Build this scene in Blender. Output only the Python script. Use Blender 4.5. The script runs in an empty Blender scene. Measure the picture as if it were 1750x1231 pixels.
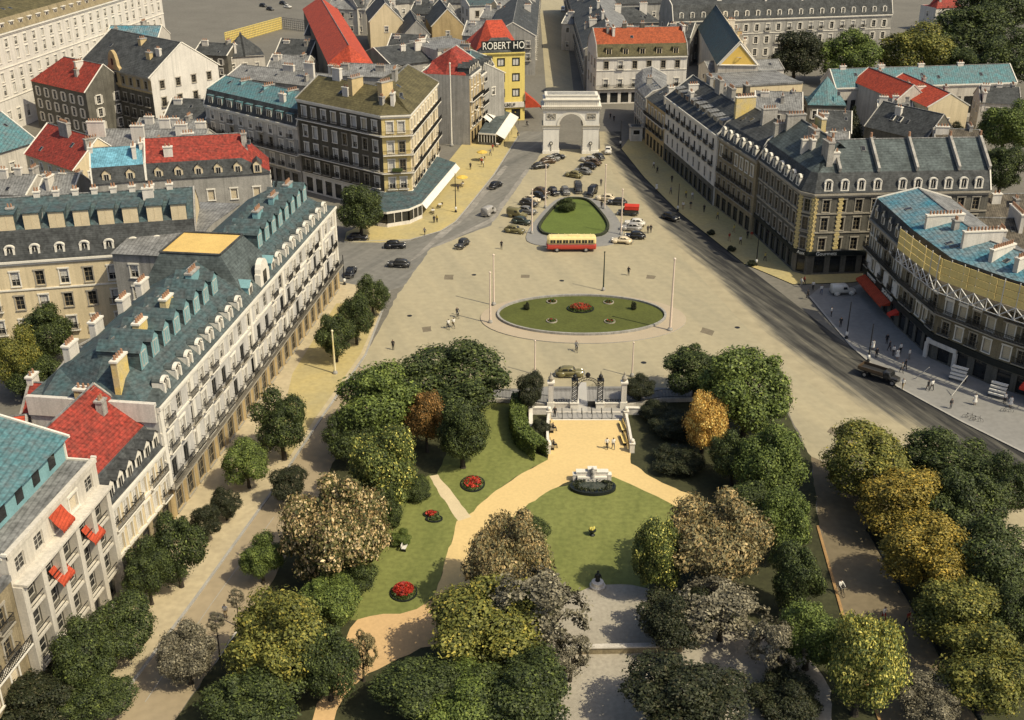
import bpy, bmesh, math, random
from mathutils import Vector, Matrix, Euler
R = math.radians
# ---------------------------------------------------------------- camera
SC = bpy.context.scene
COL = SC.collection
FPX, CX, CY, TH, HC = 1929.0, 875.0, 615.5, R(25.7), 73.0
cam = bpy.data.cameras.new('camera')
cam.sensor_width = 36.0
cam.lens = 36.0 * FPX / 1750.0
cam.clip_start = 1.0
cam.clip_end = 6000
camo = bpy.data.objects.new('camera', cam)
COL.objects.link(camo)
camo.location = (0, 0, HC)
camo.rotation_euler = (R(90) - TH, 0, 0)
SC.camera = camo
# ---------------------------------------------------------------- light
SUNDIR = Vector((0.80, -0.50, 0)).normalized()
SUN_EL = R(50)
w = bpy.data.worlds.new('World')
SC.world = w
w.use_nodes = True
nt = w.node_tree
bg = nt.nodes['Background']
sky = nt.nodes.new('ShaderNodeTexSky')
sky.sky_type = 'NISHITA'
sky.sun_disc = False
sky.sun_elevation = SUN_EL
sky.sun_rotation = math.atan2(SUNDIR.x, SUNDIR.y)
sky.air_density = 1.0
sky.dust_density = 3.0
nt.links.new(sky.outputs['Color'], bg.inputs['Color'])
bg.inputs['Strength'].default_value = 0.115
sl = bpy.data.lights.new('sun', 'SUN')
sl.energy = 4.2
sl.angle = R(0.6)
sl.color = (1.0, 0.91, 0.69)
so = bpy.data.objects.new('sun', sl)
COL.objects.link(so)
sd = Vector((SUNDIR.x * math.cos(SUN_EL), SUNDIR.y * math.cos(SUN_EL), math.sin(SUN_EL)))
so.rotation_euler = sd.to_track_quat('Z', 'Y').to_euler()
SC.view_settings.view_transform = 'Standard'
SC.view_settings.look = 'None'
SC.view_settings.exposure = 0.22
SC.view_settings.gamma = 1.0

# ---------------------------------------------------------------- helpers
CT, ST = math.cos(TH), math.sin(TH)
def P(x, y, z=0.0):
    """where the sight line through a traced point of the photograph meets the level z"""
    u, v = (x - CX) / FPX, (y - CY) / FPX
    d = (u, CT - v * ST, -ST - v * CT)
    t = (z - HC) / d[2]
    return Vector((d[0] * t, d[1] * t))
def depth_at(X, Y, Z):
    return Y * CT - (Z - HC) * ST
def V3(p, z=0.0):
    return Vector((p[0], p[1], z))
rnd = random.Random(7)

def tag(o, label=None, cat=None, group=None, kind=None):
    if label: o['label'] = label
    if cat: o['category'] = cat
    if group: o['group'] = group
    if kind: o['kind'] = kind
    return o
def link(name, me, parent=None, loc=(0, 0, 0), rz=0.0, sc=None):
    o = bpy.data.objects.new(name, me)
    COL.objects.link(o)
    o.location = loc
    o.rotation_euler = (0, 0, rz)
    if sc is not None: o.scale = sc
    if parent is not None: o.parent = parent
    return o
def empty(name, loc=(0, 0, 0), rz=0.0):
    o = link(name, None, None, loc, rz)
    o.empty_display_size = 0.5
    return o
def copy_tree(o, parent=None):
    c = o.copy()
    COL.objects.link(c)
    c.parent = parent
    for ch in list(o.children):
        copy_tree(ch, c)
    return c

class MB:
    """collects faces with a material per face and links them as one mesh object"""
    def __init__(s):
        s.v = []; s.f = []; s.m = []; s.mats = []
    def mi(s, mat):
        if mat not in s.mats: s.mats.append(mat)
        return s.mats.index(mat)
    def face(s, pts, mat):
        b = len(s.v)
        s.v.extend([tuple(p) for p in pts])
        s.f.append(tuple(range(b, b + len(pts))))
        s.m.append(s.mi(mat))
    def box(s, c, sz, mat, rz=0.0, taper=1.0):
        hx, hy, hz = sz[0] / 2, sz[1] / 2, sz[2] / 2
        cr, sr = math.cos(rz), math.sin(rz)
        q = []
        for z, k in ((-hz, 1.0), (hz, taper)):
            for x, y in ((-hx, -hy), (hx, -hy), (hx, hy), (-hx, hy)):
                x, y = x * k, y * k
                q.append((c[0] + x * cr - y * sr, c[1] + x * sr + y * cr, c[2] + z))
        for a in ((0, 3, 2, 1), (4, 5, 6, 7), (0, 1, 5, 4), (1, 2, 6, 5), (2, 3, 7, 6), (3, 0, 4, 7)):
            s.face([q[i] for i in a], mat)
    def tube(s, a, b, r0, r1, mat, n=6, cap=True):
        a, b = Vector(a), Vector(b)
        d = (b - a).normalized()
        u = d.orthogonal().normalized(); vv = d.cross(u)
        ra, rb = [], []
        for i in range(n):
            t = 2 * math.pi * i / n
            e = u * math.cos(t) + vv * math.sin(t)
            ra.append(a + e * r0); rb.append(b + e * r1)
        for i in range(n):
            j = (i + 1) % n
            s.face([ra[i], ra[j], rb[j], rb[i]], mat)
        if cap:
            s.face(rb, mat); s.face(ra[::-1], mat)
    def ball(s, c, r, mat, nu=8, nv=5, sq=(1, 1, 1), half=False):
        c = Vector(c)
        v0 = 0 if half else -math.pi / 2
        for j in range(nv):
            p0 = v0 + (math.pi / 2 - v0) * j / nv; p1 = v0 + (math.pi / 2 - v0) * (j + 1) / nv
            for i in range(nu):
                a0, a1 = 2 * math.pi * i / nu, 2 * math.pi * (i + 1) / nu
                def q(a, p): return c + Vector((math.cos(a) * math.cos(p) * r * sq[0], math.sin(a) * math.cos(p) * r * sq[1], math.sin(p) * r * sq[2]))
                s.face([q(a0, p0), q(a1, p0), q(a1, p1), q(a0, p1)], mat)
    def lathe(s, prof, mat, n=12, c=(0, 0, 0), sy=1.0):
        c = Vector(c)
        for (r0, z0), (r1, z1) in zip(prof[:-1], prof[1:]):
            for i in range(n):
                a0, a1 = 2 * math.pi * i / n, 2 * math.pi * (i + 1) / n
                def q(a, r, z): return c + Vector((math.cos(a) * r, math.sin(a) * r * sy, z))
                s.face([q(a0, r0, z0), q(a1, r0, z0), q(a1, r1, z1), q(a0, r1, z1)], mat)
    def mesh(s, name, merge=False, smooth=False):
        me = bpy.data.meshes.new(name)
        me.from_pydata(s.v, [], s.f)
        for m in s.mats: me.materials.append(m)
        me.polygons.foreach_set('material_index', s.m)
        if merge:
            bm = bmesh.new(); bm.from_mesh(me)
            bmesh.ops.remove_doubles(bm, verts=bm.verts, dist=0.001)
            bm.to_mesh(me); bm.free()
        if smooth:
            me.polygons.foreach_set('use_smooth', [True] * len(me.polygons))
        me.update()
        return me
    def build(s, name, parent=None, loc=(0, 0, 0), rz=0.0, merge=False, smooth=False):
        return link(name, s.mesh(name, merge, smooth), parent, loc, rz)

# ---------------------------------------------------------------- materials
MATS = {}
def mat(name, col, rough=0.85, var=0.18, scale=0.6, col2=None, fine=6.0, spec=0.25, metal=0.0, bump=0.0, stripe=None, streak=0.0, aniso=None):
    if name in MATS: return MATS[name]
    m = bpy.data.materials.new(name)
    m.use_nodes = True
    t = m.node_tree; n = t.nodes; L = t.links
    b = n['Principled BSDF']
    b.inputs['Roughness'].default_value = rough
    b.inputs['Specular IOR Level'].default_value = spec
    b.inputs['Metallic'].default_value = metal
    tc = n.new('ShaderNodeTexCoord')
    geo = n.new('ShaderNodeNewGeometry')
    n1 = n.new('ShaderNodeTexNoise'); n1.inputs['Scale'].default_value = scale; n1.inputs['Detail'].default_value = 6; n1.inputs['Roughness'].default_value = 0.65
    if aniso:           # patches drawn out along a travelled direction
        mpa = n.new('ShaderNodeMapping'); mpa.inputs['Rotation'].default_value = (0, 0, aniso[0]); mpa.inputs['Scale'].default_value = (aniso[1], 1, 1)
        mpa.vector_type = 'TEXTURE'
        L.new(geo.outputs['Position'], mpa.inputs['Vector']); L.new(mpa.outputs[0], n1.inputs['Vector'])
    else:
        L.new(geo.outputs['Position'], n1.inputs['Vector'])
    n2 = n.new('ShaderNodeTexNoise'); n2.inputs['Scale'].default_value = fine; n2.inputs['Detail'].default_value = 3
    L.new(geo.outputs['Position'], n2.inputs['Vector'])
    r1 = n.new('ShaderNodeMapRange'); r1.inputs[1].default_value = 0.3; r1.inputs[2].default_value = 0.7
    L.new(n1.outputs['Fac'], r1.inputs[0])
    mx = n.new('ShaderNodeMix'); mx.data_type = 'RGBA'
    c2 = col2 if col2 else tuple(c * (1 - var * 1.6) for c in col)
    mx.inputs[6].default_value = (*col, 1); mx.inputs[7].default_value = (*c2, 1)
    L.new(r1.outputs[0], mx.inputs[0])
    r2 = n.new('ShaderNodeMapRange'); r2.inputs[1].default_value = 0.3; r2.inputs[2].default_value = 0.7
    r2.inputs[3].default_value = 1 - var; r2.inputs[4].default_value = 1 + var * 0.6
    L.new(n2.outputs['Fac'], r2.inputs[0])
    hv = n.new('ShaderNodeMix'); hv.data_type = 'RGBA'; hv.blend_type = 'MULTIPLY'; hv.inputs[0].default_value = 1
    L.new(mx.outputs[2], hv.inputs[6]); L.new(r2.outputs[0], hv.inputs[7])
    out = hv.outputs[2]
    if streak > 0:      # weather streaks running down walls
        mp = n.new('ShaderNodeMapping'); mp.inputs['Scale'].default_value = (1.6, 1.6, 0.07)
        L.new(geo.outputs['Position'], mp.inputs['Vector'])
        n3 = n.new('ShaderNodeTexNoise'); n3.inputs['Scale'].default_value = 1.0; n3.inputs['Detail'].default_value = 5; n3.inputs['Roughness'].default_value = 0.7
        L.new(mp.outputs[0], n3.inputs['Vector'])
        r3 = n.new('ShaderNodeMapRange'); r3.inputs[1].default_value = 0.45; r3.inputs[2].default_value = 0.72; r3.inputs[3].default_value = 1.0; r3.inputs[4].default_value = 1 - streak
        L.new(n3.outputs['Fac'], r3.inputs[0])
        h3 = n.new('ShaderNodeMix'); h3.data_type = 'RGBA'; h3.blend_type = 'MULTIPLY'; h3.inputs[0].default_value = 1
        L.new(out, h3.inputs[6]); L.new(r3.outputs[0], h3.inputs[7])
        out = h3.outputs[2]
    if stripe:          # seams or tile courses: (axis mapping scale, strength)
        wv = n.new('ShaderNodeTexWave'); wv.inputs['Scale'].default_value = stripe[0]; wv.inputs['Distortion'].default_value = 0.6
        wv.bands_direction = stripe[2] if len(stripe) > 2 else 'X'
        L.new(geo.outputs['Position'], wv.inputs['Vector'])
        r4 = n.new('ShaderNodeMapRange'); r4.inputs[1].default_value = 0.0; r4.inputs[2].default_value = 0.35; r4.inputs[3].default_value = 1 - stripe[1]; r4.inputs[4].default_value = 1.0
        L.new(wv.outputs['Fac'], r4.inputs[0])
        h4 = n.new('ShaderNodeMix'); h4.data_type = 'RGBA'; h4.blend_type = 'MULTIPLY'; h4.inputs[0].default_value = 1
        L.new(out, h4.inputs[6]); L.new(r4.outputs[0], h4.inputs[7])
        out = h4.outputs[2]
    L.new(out, b.inputs['Base Color'])
    if bump > 0:
        bp = n.new('ShaderNodeBump'); bp.inputs['Strength'].default_value = bump; bp.inputs['Distance'].default_value = 0.05
        L.new(n2.outputs['Fac'], bp.inputs['Height']); L.new(bp.outputs[0], b.inputs['Normal'])
    MATS[name] = m
    return m
def leafmat(name, dark, mid, light, rough=0.55):
    if name in MATS: return MATS[name]
    m = bpy.data.materials.new(name); m.use_nodes = True
    t = m.node_tree; n = t.nodes; L = t.links
    b = n['Principled BSDF']; b.inputs['Roughness'].default_value = rough; b.inputs['Specular IOR Level'].default_value = 0.25
    geo = n.new('ShaderNodeNewGeometry')
    tc = n.new('ShaderNodeTexCoord')
    ns = n.new('ShaderNodeTexNoise'); ns.inputs['Scale'].default_value = 2.6; ns.inputs['Detail'].default_value = 3
    L.new(tc.outputs['Object'], ns.inputs['Vector'])
    oi = n.new('ShaderNodeObjectInfo')
    ad = n.new('ShaderNodeMath'); ad.operation = 'MULTIPLY_ADD'; ad.inputs[1].default_value = 0.55
    L.new(geo.outputs['Random Per Island'], ad.inputs[0]); L.new(ns.outputs['Fac'], ad.inputs[2])
    a2 = n.new('ShaderNodeMath'); a2.operation = 'SUBTRACT'; a2.inputs[1].default_value = 0.27
    L.new(ad.outputs[0], a2.inputs[0])
    cr = n.new('ShaderNodeValToRGB')
    e = cr.color_ramp.elements
    e[0].position = 0.2; e[0].color = (*dark, 1); e[1].position = 0.9; e[1].color = (*light, 1)
    k = e.new(0.52); k.color = (*mid, 1)
    L.new(a2.outputs[0], cr.inputs[0])
    L.new(cr.outputs[0], b.inputs['Base Color'])
    tr = n.new('ShaderNodeBsdfTranslucent'); L.new(cr.outputs[0], tr.inputs['Color'])
    ms = n.new('ShaderNodeMixShader'); ms.inputs[0].default_value = 0.13
    L.new(b.outputs[0], ms.inputs[1]); L.new(tr.outputs[0], ms.inputs[2])
    L.new(ms.outputs[0], n['Material Output'].inputs['Surface'])
    MATS[name] = m
    return m

def glassmat(name, col, rough=0.12):
    m = mat(name, col, rough, 0.35, 0.35, fine=0.9, spec=0.55)
    return m
WHITE = mat('white_stone', (0.66, 0.61, 0.53), var=0.12, scale=0.25, streak=0.25)
ARCHST = mat('clean_arch_stone', (0.74, 0.70, 0.62), var=0.08, scale=0.3, streak=0.12)
PALE = mat('pale_stone', (0.55, 0.50, 0.42), var=0.14, scale=0.3, streak=0.35)
CREAM = mat('cream_render', (0.66, 0.54, 0.34), var=0.1, scale=0.2, streak=0.2)
YELLOW = mat('yellow_stone', (0.62, 0.47, 0.17), var=0.14, scale=0.25, col2=(0.5, 0.41, 0.22), streak=0.3)
YPAINT = mat('yellow_paint', (0.72, 0.57, 0.17), var=0.08, scale=0.2, streak=0.15)
OCHRE = mat('ochre_stone', (0.46, 0.34, 0.17), var=0.18, scale=0.3, streak=0.3)
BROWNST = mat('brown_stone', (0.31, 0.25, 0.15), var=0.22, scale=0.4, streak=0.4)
DBROWN = mat('dark_brown_stone', (0.125, 0.108, 0.075), var=0.25, scale=0.4, streak=0.5)  # dark brown; on the cafe block it carries the left wall's shade
GREYST = mat('grey_stone', (0.36, 0.34, 0.30), var=0.18, scale=0.35, streak=0.4)
HOTELST = mat('hotel_stone', (0.55, 0.52, 0.47), var=0.14, scale=0.3, streak=0.35)
BLOCKR = mat('block_render', (0.60, 0.545, 0.45), var=0.12, scale=0.25, streak=0.25)
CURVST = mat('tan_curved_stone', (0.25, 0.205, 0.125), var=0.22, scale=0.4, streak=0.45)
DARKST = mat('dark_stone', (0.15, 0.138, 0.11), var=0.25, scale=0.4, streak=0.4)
SLATE = mat('slate_roof', (0.085, 0.088, 0.085), 0.75, 0.39, 0.52, fine=2.2, stripe=(1.1, 0.25, 'Z'), spec=0.22)
SLATEG = mat('grey_green_slate', (0.105, 0.125, 0.12), 0.75, 0.36, 0.45, fine=2.2, stripe=(1.0, 0.22, 'Z'), spec=0.22)
ZINC = mat('grey_zinc', (0.27, 0.265, 0.25), 0.75, 0.36, 0.45, fine=2.2, stripe=(0.55, 0.3), spec=0.22)
TEAL = mat('teal_zinc', (0.075, 0.20, 0.215), 0.75, 0.39, 0.75, fine=2.2, col2=(0.12, 0.15, 0.15), stripe=(0.5, 0.3), spec=0.22)
TEALD = mat('teal_slate', (0.058, 0.105, 0.11), 0.75, 0.44, 0.60, fine=2.2, col2=(0.075, 0.08, 0.078), stripe=(1.0, 0.2, 'Z'), spec=0.22)
TEALP = mat('pale_teal_front', (0.20, 0.36, 0.37), 0.6, 0.15, 0.6)
TEALB = mat('bright_blue_sheet', (0.035, 0.20, 0.27), 0.75, 0.49, 0.24, fine=2.2, col2=(0.20, 0.21, 0.20), stripe=(0.5, 0.35), spec=0.22)
SKYB = mat('sky_blue_sheet', (0.17, 0.40, 0.50), 0.75, 0.34, 0.60, fine=2.2, stripe=(0.8, 0.25), spec=0.22)
RED = mat('red_tile', (0.34, 0.045, 0.028), 0.75, 0.50, 1.05, fine=2.2, col2=(0.17, 0.04, 0.028), stripe=(1.3, 0.3, 'Z'))
BRICKR = mat('brick_red_tile', (0.36, 0.085, 0.03), 0.75, 0.39, 0.60, fine=2.2, col2=(0.24, 0.06, 0.025), stripe=(1.3, 0.25, 'Z'))
ORED = mat('orange_red_tile', (0.50, 0.075, 0.032), 0.75, 0.39, 0.60, fine=2.2, col2=(0.32, 0.055, 0.03), stripe=(1.3, 0.25, 'Z'))
OLIVE = mat('olive_slate', (0.13, 0.11, 0.05), 0.75, 0.34, 0.45, fine=2.2, stripe=(1.1, 0.2, 'Z'))
BROWNR = mat('brown_tile', (0.15, 0.125, 0.09), 0.75, 0.44, 0.60, fine=2.2, stripe=(0.8, 0.4))
YROOF = mat('yellow_roof_felt', (0.68, 0.46, 0.15), 0.7, 0.15, 0.3)
TRIM = mat('pale_trim', (0.70, 0.65, 0.55), var=0.1, scale=0.5)
TRIMD = mat('weathered_trim', (0.36, 0.32, 0.25), var=0.18, scale=0.5)
IRON = mat('black_iron', (0.022, 0.022, 0.022), 0.5, 0.2, 1.0)
GLASS = glassmat('dark_glass', (0.028, 0.03, 0.03))
BLIND = mat('cream_blind', (0.62, 0.51, 0.33), 0.8, 0.12, 0.5)
BLINDW = mat('white_curtain', (0.58, 0.55, 0.49), 0.8, 0.15, 0.6)
SHUT = mat('white_shutter', (0.50, 0.46, 0.39), 0.7, 0.15, 0.6)
SHUTD = mat('brown_shutter', (0.30, 0.24, 0.15), 0.7, 0.25, 0.6)
POT = mat('clay_pot', (0.36, 0.20, 0.12), 0.8, 0.2, 1.0)
BRICK = mat('chimney_render', (0.42, 0.39, 0.34), 0.9, 0.25, 0.6, streak=0.4)
CHYEL = mat('yellow_chimney', (0.60, 0.44, 0.12), 0.9, 0.2, 0.5, col2=(0.45, 0.38, 0.25))
CHTAN = mat('tan_chimney', (0.55, 0.42, 0.22), 0.9, 0.15, 0.5)
ORANGE = mat('orange_canvas', (0.50, 0.075, 0.032), 0.85, 0.25, 0.8, stripe=(1.4, 0.3))
REDC = mat('red_canvas', (0.55, 0.045, 0.025), 0.8, 0.15, 0.8)
CANVAS = mat('white_canvas', (0.68, 0.64, 0.56), 0.8, 0.1, 0.8)
SIGNB = mat('black_sign', (0.018, 0.022, 0.02), 0.5, 0.2, 1.0)
SIGNW = mat('white_letters', (0.8, 0.76, 0.64), 0.6, 0.05, 1.0)
SIGNK = mat('dark_letters', (0.03, 0.03, 0.028), 0.6, 0.1, 1.0)
WOODY = mat('yellow_boards', (0.88, 0.66, 0.24), 0.75, 0.14, 0.5)
STEEL = mat('pale_steel', (0.60, 0.58, 0.54), 0.5, 0.1, 1.0)
WATER = mat('pool_water', (0.05, 0.06, 0.05), 0.08, 0.2, 0.5, spec=0.6)

# ---------------------------------------------------------------- geometry on polylines
def offs(pts, d):
    """offset an open polyline to its left by d with mitred corners"""
    n = len(pts); out = []
    for i in range(n):
        a = (pts[i] - pts[i - 1]).normalized() if i > 0 else None
        b = (pts[i + 1] - pts[i]).normalized() if i < n - 1 else None
        if a is None: nn = Vector((-b.y, b.x)); k = 1
        elif b is None: nn = Vector((-a.y, a.x)); k = 1
        else:
            na, nb = Vector((-a.y, a.x)), Vector((-b.y, b.x))
            nn = (na + nb).normalized(); k = 1 / max(0.45, nn.dot(na))
        out.append(pts[i] + nn * d * k)
    return out
def sweep(mb, pts, d0, d1, z0, z1, mt, ends=True):
    """a rectangular bar along a polyline, from d0 to d1 metres to its left"""
    A, B = offs(pts, d0), offs(pts, d1)
    for i in range(len(pts) - 1):
        a0, a1, b0, b1 = A[i], A[i + 1], B[i], B[i + 1]
        mb.face([V3(a0, z0), V3(a1, z0), V3(a1, z1), V3(a0, z1)], mt)
        mb.face([V3(a0, z1), V3(a1, z1), V3(b1, z1), V3(b0, z1)], mt)
        mb.face([V3(b0, z1), V3(b1, z1), V3(b1, z0), V3(b0, z0)], mt)
        mb.face([V3(b0, z0), V3(b1, z0), V3(a1, z0), V3(a0, z0)], mt)
    if ends:
        for k in (0, -1):
            mb.face([V3(A[k], z0), V3(A[k], z1), V3(B[k], z1), V3(B[k], z0)], mt)
def along(pts, s):
    """point, direction at distance s along a polyline"""
    for i in range(len(pts) - 1):
        l = (pts[i + 1] - pts[i]).length
        if s <= l or i == len(pts) - 2:
            d = (pts[i + 1] - pts[i]).normalized()
            return pts[i] + d * s, d
        s -= l
def plen(pts): return sum((pts[i + 1] - pts[i]).length for i in range(len(pts) - 1))
def sheet(name, poly, z, mt, px=True, kind='structure', label=None, cat=None):
    mb = MB()
    mb.face([V3(P(*p) if px else p, z) for p in poly], mt)
    o = mb.build(name)
    fix_up(o)
    return tag(o, label, cat, None, kind)
def fix_up(o):
    bm = bmesh.new(); bm.from_mesh(o.data)
    bmesh.ops.triangulate(bm, faces=[f for f in bm.faces if len(f.verts) > 4])
    bmesh.ops.recalc_face_normals(bm, faces=bm.faces)
    for f in bm.faces:
        if abs(f.normal.z) > 0.9 and len(bm.faces) < 400 and f.normal.z < 0: f.normal_flip()
    bm.to_mesh(o.data); bm.free()
def slab(name, poly, z, mt, edge, px=True, z0=-0.05):
    mb = MB()
    q = [P(*p) if px else Vector(p) for p in poly]
    if sum(a.x * b.y - b.x * a.y for a, b in zip(q, q[1:] + q[:1])) < 0: q.reverse()
    mb.face([V3(p, z) for p in q], mt)
    for a, b in zip(q, q[1:] + q[:1]):
        mb.face([V3(a, z0), V3(b, z0), V3(b, z), V3(a, z)], edge)
    o = mb.build(name)
    bm = bmesh.new(); bm.from_mesh(o.data)
    bmesh.ops.triangulate(bm, faces=[f for f in bm.faces if len(f.verts) > 4])
    bm.to_mesh(o.data); bm.free()
    # pale kerb stones along the edge
    return tag(o, kind='structure')
def rough(poly, step=1.6, amp=.22, px=True):
    """worn, slightly irregular edges for laid surfaces"""
    q = [P(*p) if px else Vector(p) for p in poly]; out = []
    rr = random.Random(len(poly) * 17)
    for a, b in zip(q, q[1:] + q[:1]):
        n = max(1, min(60, int((b - a).length / step)))
        for i in range(n):
            p = a.lerp(b, i / n)
            out.append((p.x + rr.uniform(-amp, amp), p.y + rr.uniform(-amp, amp)))
    return out
def smooth_poly(pts, it=2, closed=True):
    for _ in range(it):
        q = []
        n = len(pts)
        for i in range(n if closed else n - 1):
            a, b = pts[i], pts[(i + 1) % n]
            q += [(a[0] * .75 + b[0] * .25, a[1] * .75 + b[1] * .25), (a[0] * .25 + b[0] * .75, a[1] * .25 + b[1] * .75)]
        if not closed: q = [pts[0]] + q + [pts[-1]]
        pts = q
    return pts
def ellipse(c, rx, ry, n=64):
    return [(c[0] + rx * math.cos(2 * math.pi * i / n), c[1] + ry * math.sin(2 * math.pi * i / n)) for i in range(n)]
# ---------------------------------------------------------------- windows, dormers, chimneys (meshes made once, shared by copies)
CACHE = {}
def win_mesh(w, h, style):
    key = ('w', round(w, 2), round(h, 2), style)
    if key in CACHE: return CACHE[key]
    mb = MB()
    fr = {'dark': SHUTD, 'brown': SHUTD, 'shop': IRON, 'iron': IRON}.get(style, SHUT)
    g = {'blind': BLIND, 'cream': BLIND, 'curtain': BLINDW, 'framed': BLINDW}.get(style, GLASS)
    y = 0.16
    mb.face([(-w / 2, y + .03, 0), (w / 2, y + .03, 0), (w / 2, y + .03, h), (-w / 2, y + .03, h)], g)
    t = 0.06
    for x in (-w / 2 + t / 2, w / 2 - t / 2): mb.box((x, y, h / 2), (t, .06, h), fr)
    for z in (t / 2, h - t / 2): mb.box((0, y, z), (w - 2 * t, .06, t), fr)
    if style == 'framed':
        for x in (-w / 2 + .14, w / 2 - .14): mb.box((x, y - .05, h / 2), (.28, .12, h), SIGNB)
        for z in (.14, h - .14): mb.box((0, y - .05, z), (w - .56, .12, .28), SIGNB)
        mb.box((0, y, h / 2), (.08, .06, h - .6), SIGNB)
    if style == 'shop':
        n = max(1, int(w / 1.3))
        for i in range(1, n): mb.box((-w / 2 + w * i / n, y, h / 2), (.07, .05, h - .16), fr)
        mb.box((0, y - .01, h * .78), (w - .16, .05, .07), fr)
    elif g is GLASS:
        mb.box((0, y, h / 2), (.055, .05, h - .16), fr)
        for k in (1, 2):
            mb.box((0, y + .012, h * k / 3), (w - .16, .03, .045), fr)
        if style in ('half', 'full', 'balc'):   # a pale curtain behind part of the glass
            hh = h * .55
            mb.face([(-w / 2 + .08, y + .022, h - hh), (w / 2 - .08, y + .022, h - hh), (w / 2 - .08, y + .022, h - .08), (-w / 2 + .08, y + .022, h - .08)], BLINDW)
    elif style != 'framed':
        for k in range(1, 8):
            mb.box((0, y + .01, h * k / 8), (w - .16, .05, .03), fr)
    if style not in ('shop', 'plain', 'iron', 'framed'):
        s = TRIMD if style in ('dark', 'brown') else TRIM
        for x in (-w / 2 - .09, w / 2 + .09): mb.box((x, -.03, h / 2), (.18, .08, h), s)
        mb.box((0, -.05, h + .12), (w + .5, .16, .24), s)
        mb.box((0, -.07, -.08), (w + .4, .24, .14), s)
    if style in ('shut', 'shutb'):
        sm = SHUT if style == 'shut' else SHUTD
        for sx in (-1, 1):
            mb.box((sx * (w / 2 + .18 + w * .22), -.045, h / 2), (w * .44, .05, h - .04), sm)
            for k in range(1, 6): mb.box((sx * (w / 2 + .18 + w * .22), -.08, h * k / 6), (w * .4, .03, .05), sm)
    if style in ('balc', 'full', 'iron', 'brown'):
        mb.box((0, -.3, -.09), (w + .9, .5, .12), TRIM if style in ('balc', 'full') else TRIMD)
        mb.box((0, -.5, .92), (w + .86, .05, .06), IRON)
        mb.box((0, -.5, .1), (w + .86, .04, .05), IRON)
        n = int((w + .8) / .14)
        for i in range(n + 1):
            x = -(w + .8) / 2 + (w + .8) * i / n
            mb.box((x, -.5, .5), (.035, .035, .84), IRON)
        for sx in (-1, 1):
            mb.box((sx * (w + .8) / 2, -.27, .5), (.03, .45, .03), IRON); mb.box((sx * (w + .8) / 2, -.27, .92), (.04, .45, .05), IRON)
    CACHE[key] = mb.mesh('window')
    return CACHE[key]
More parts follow.
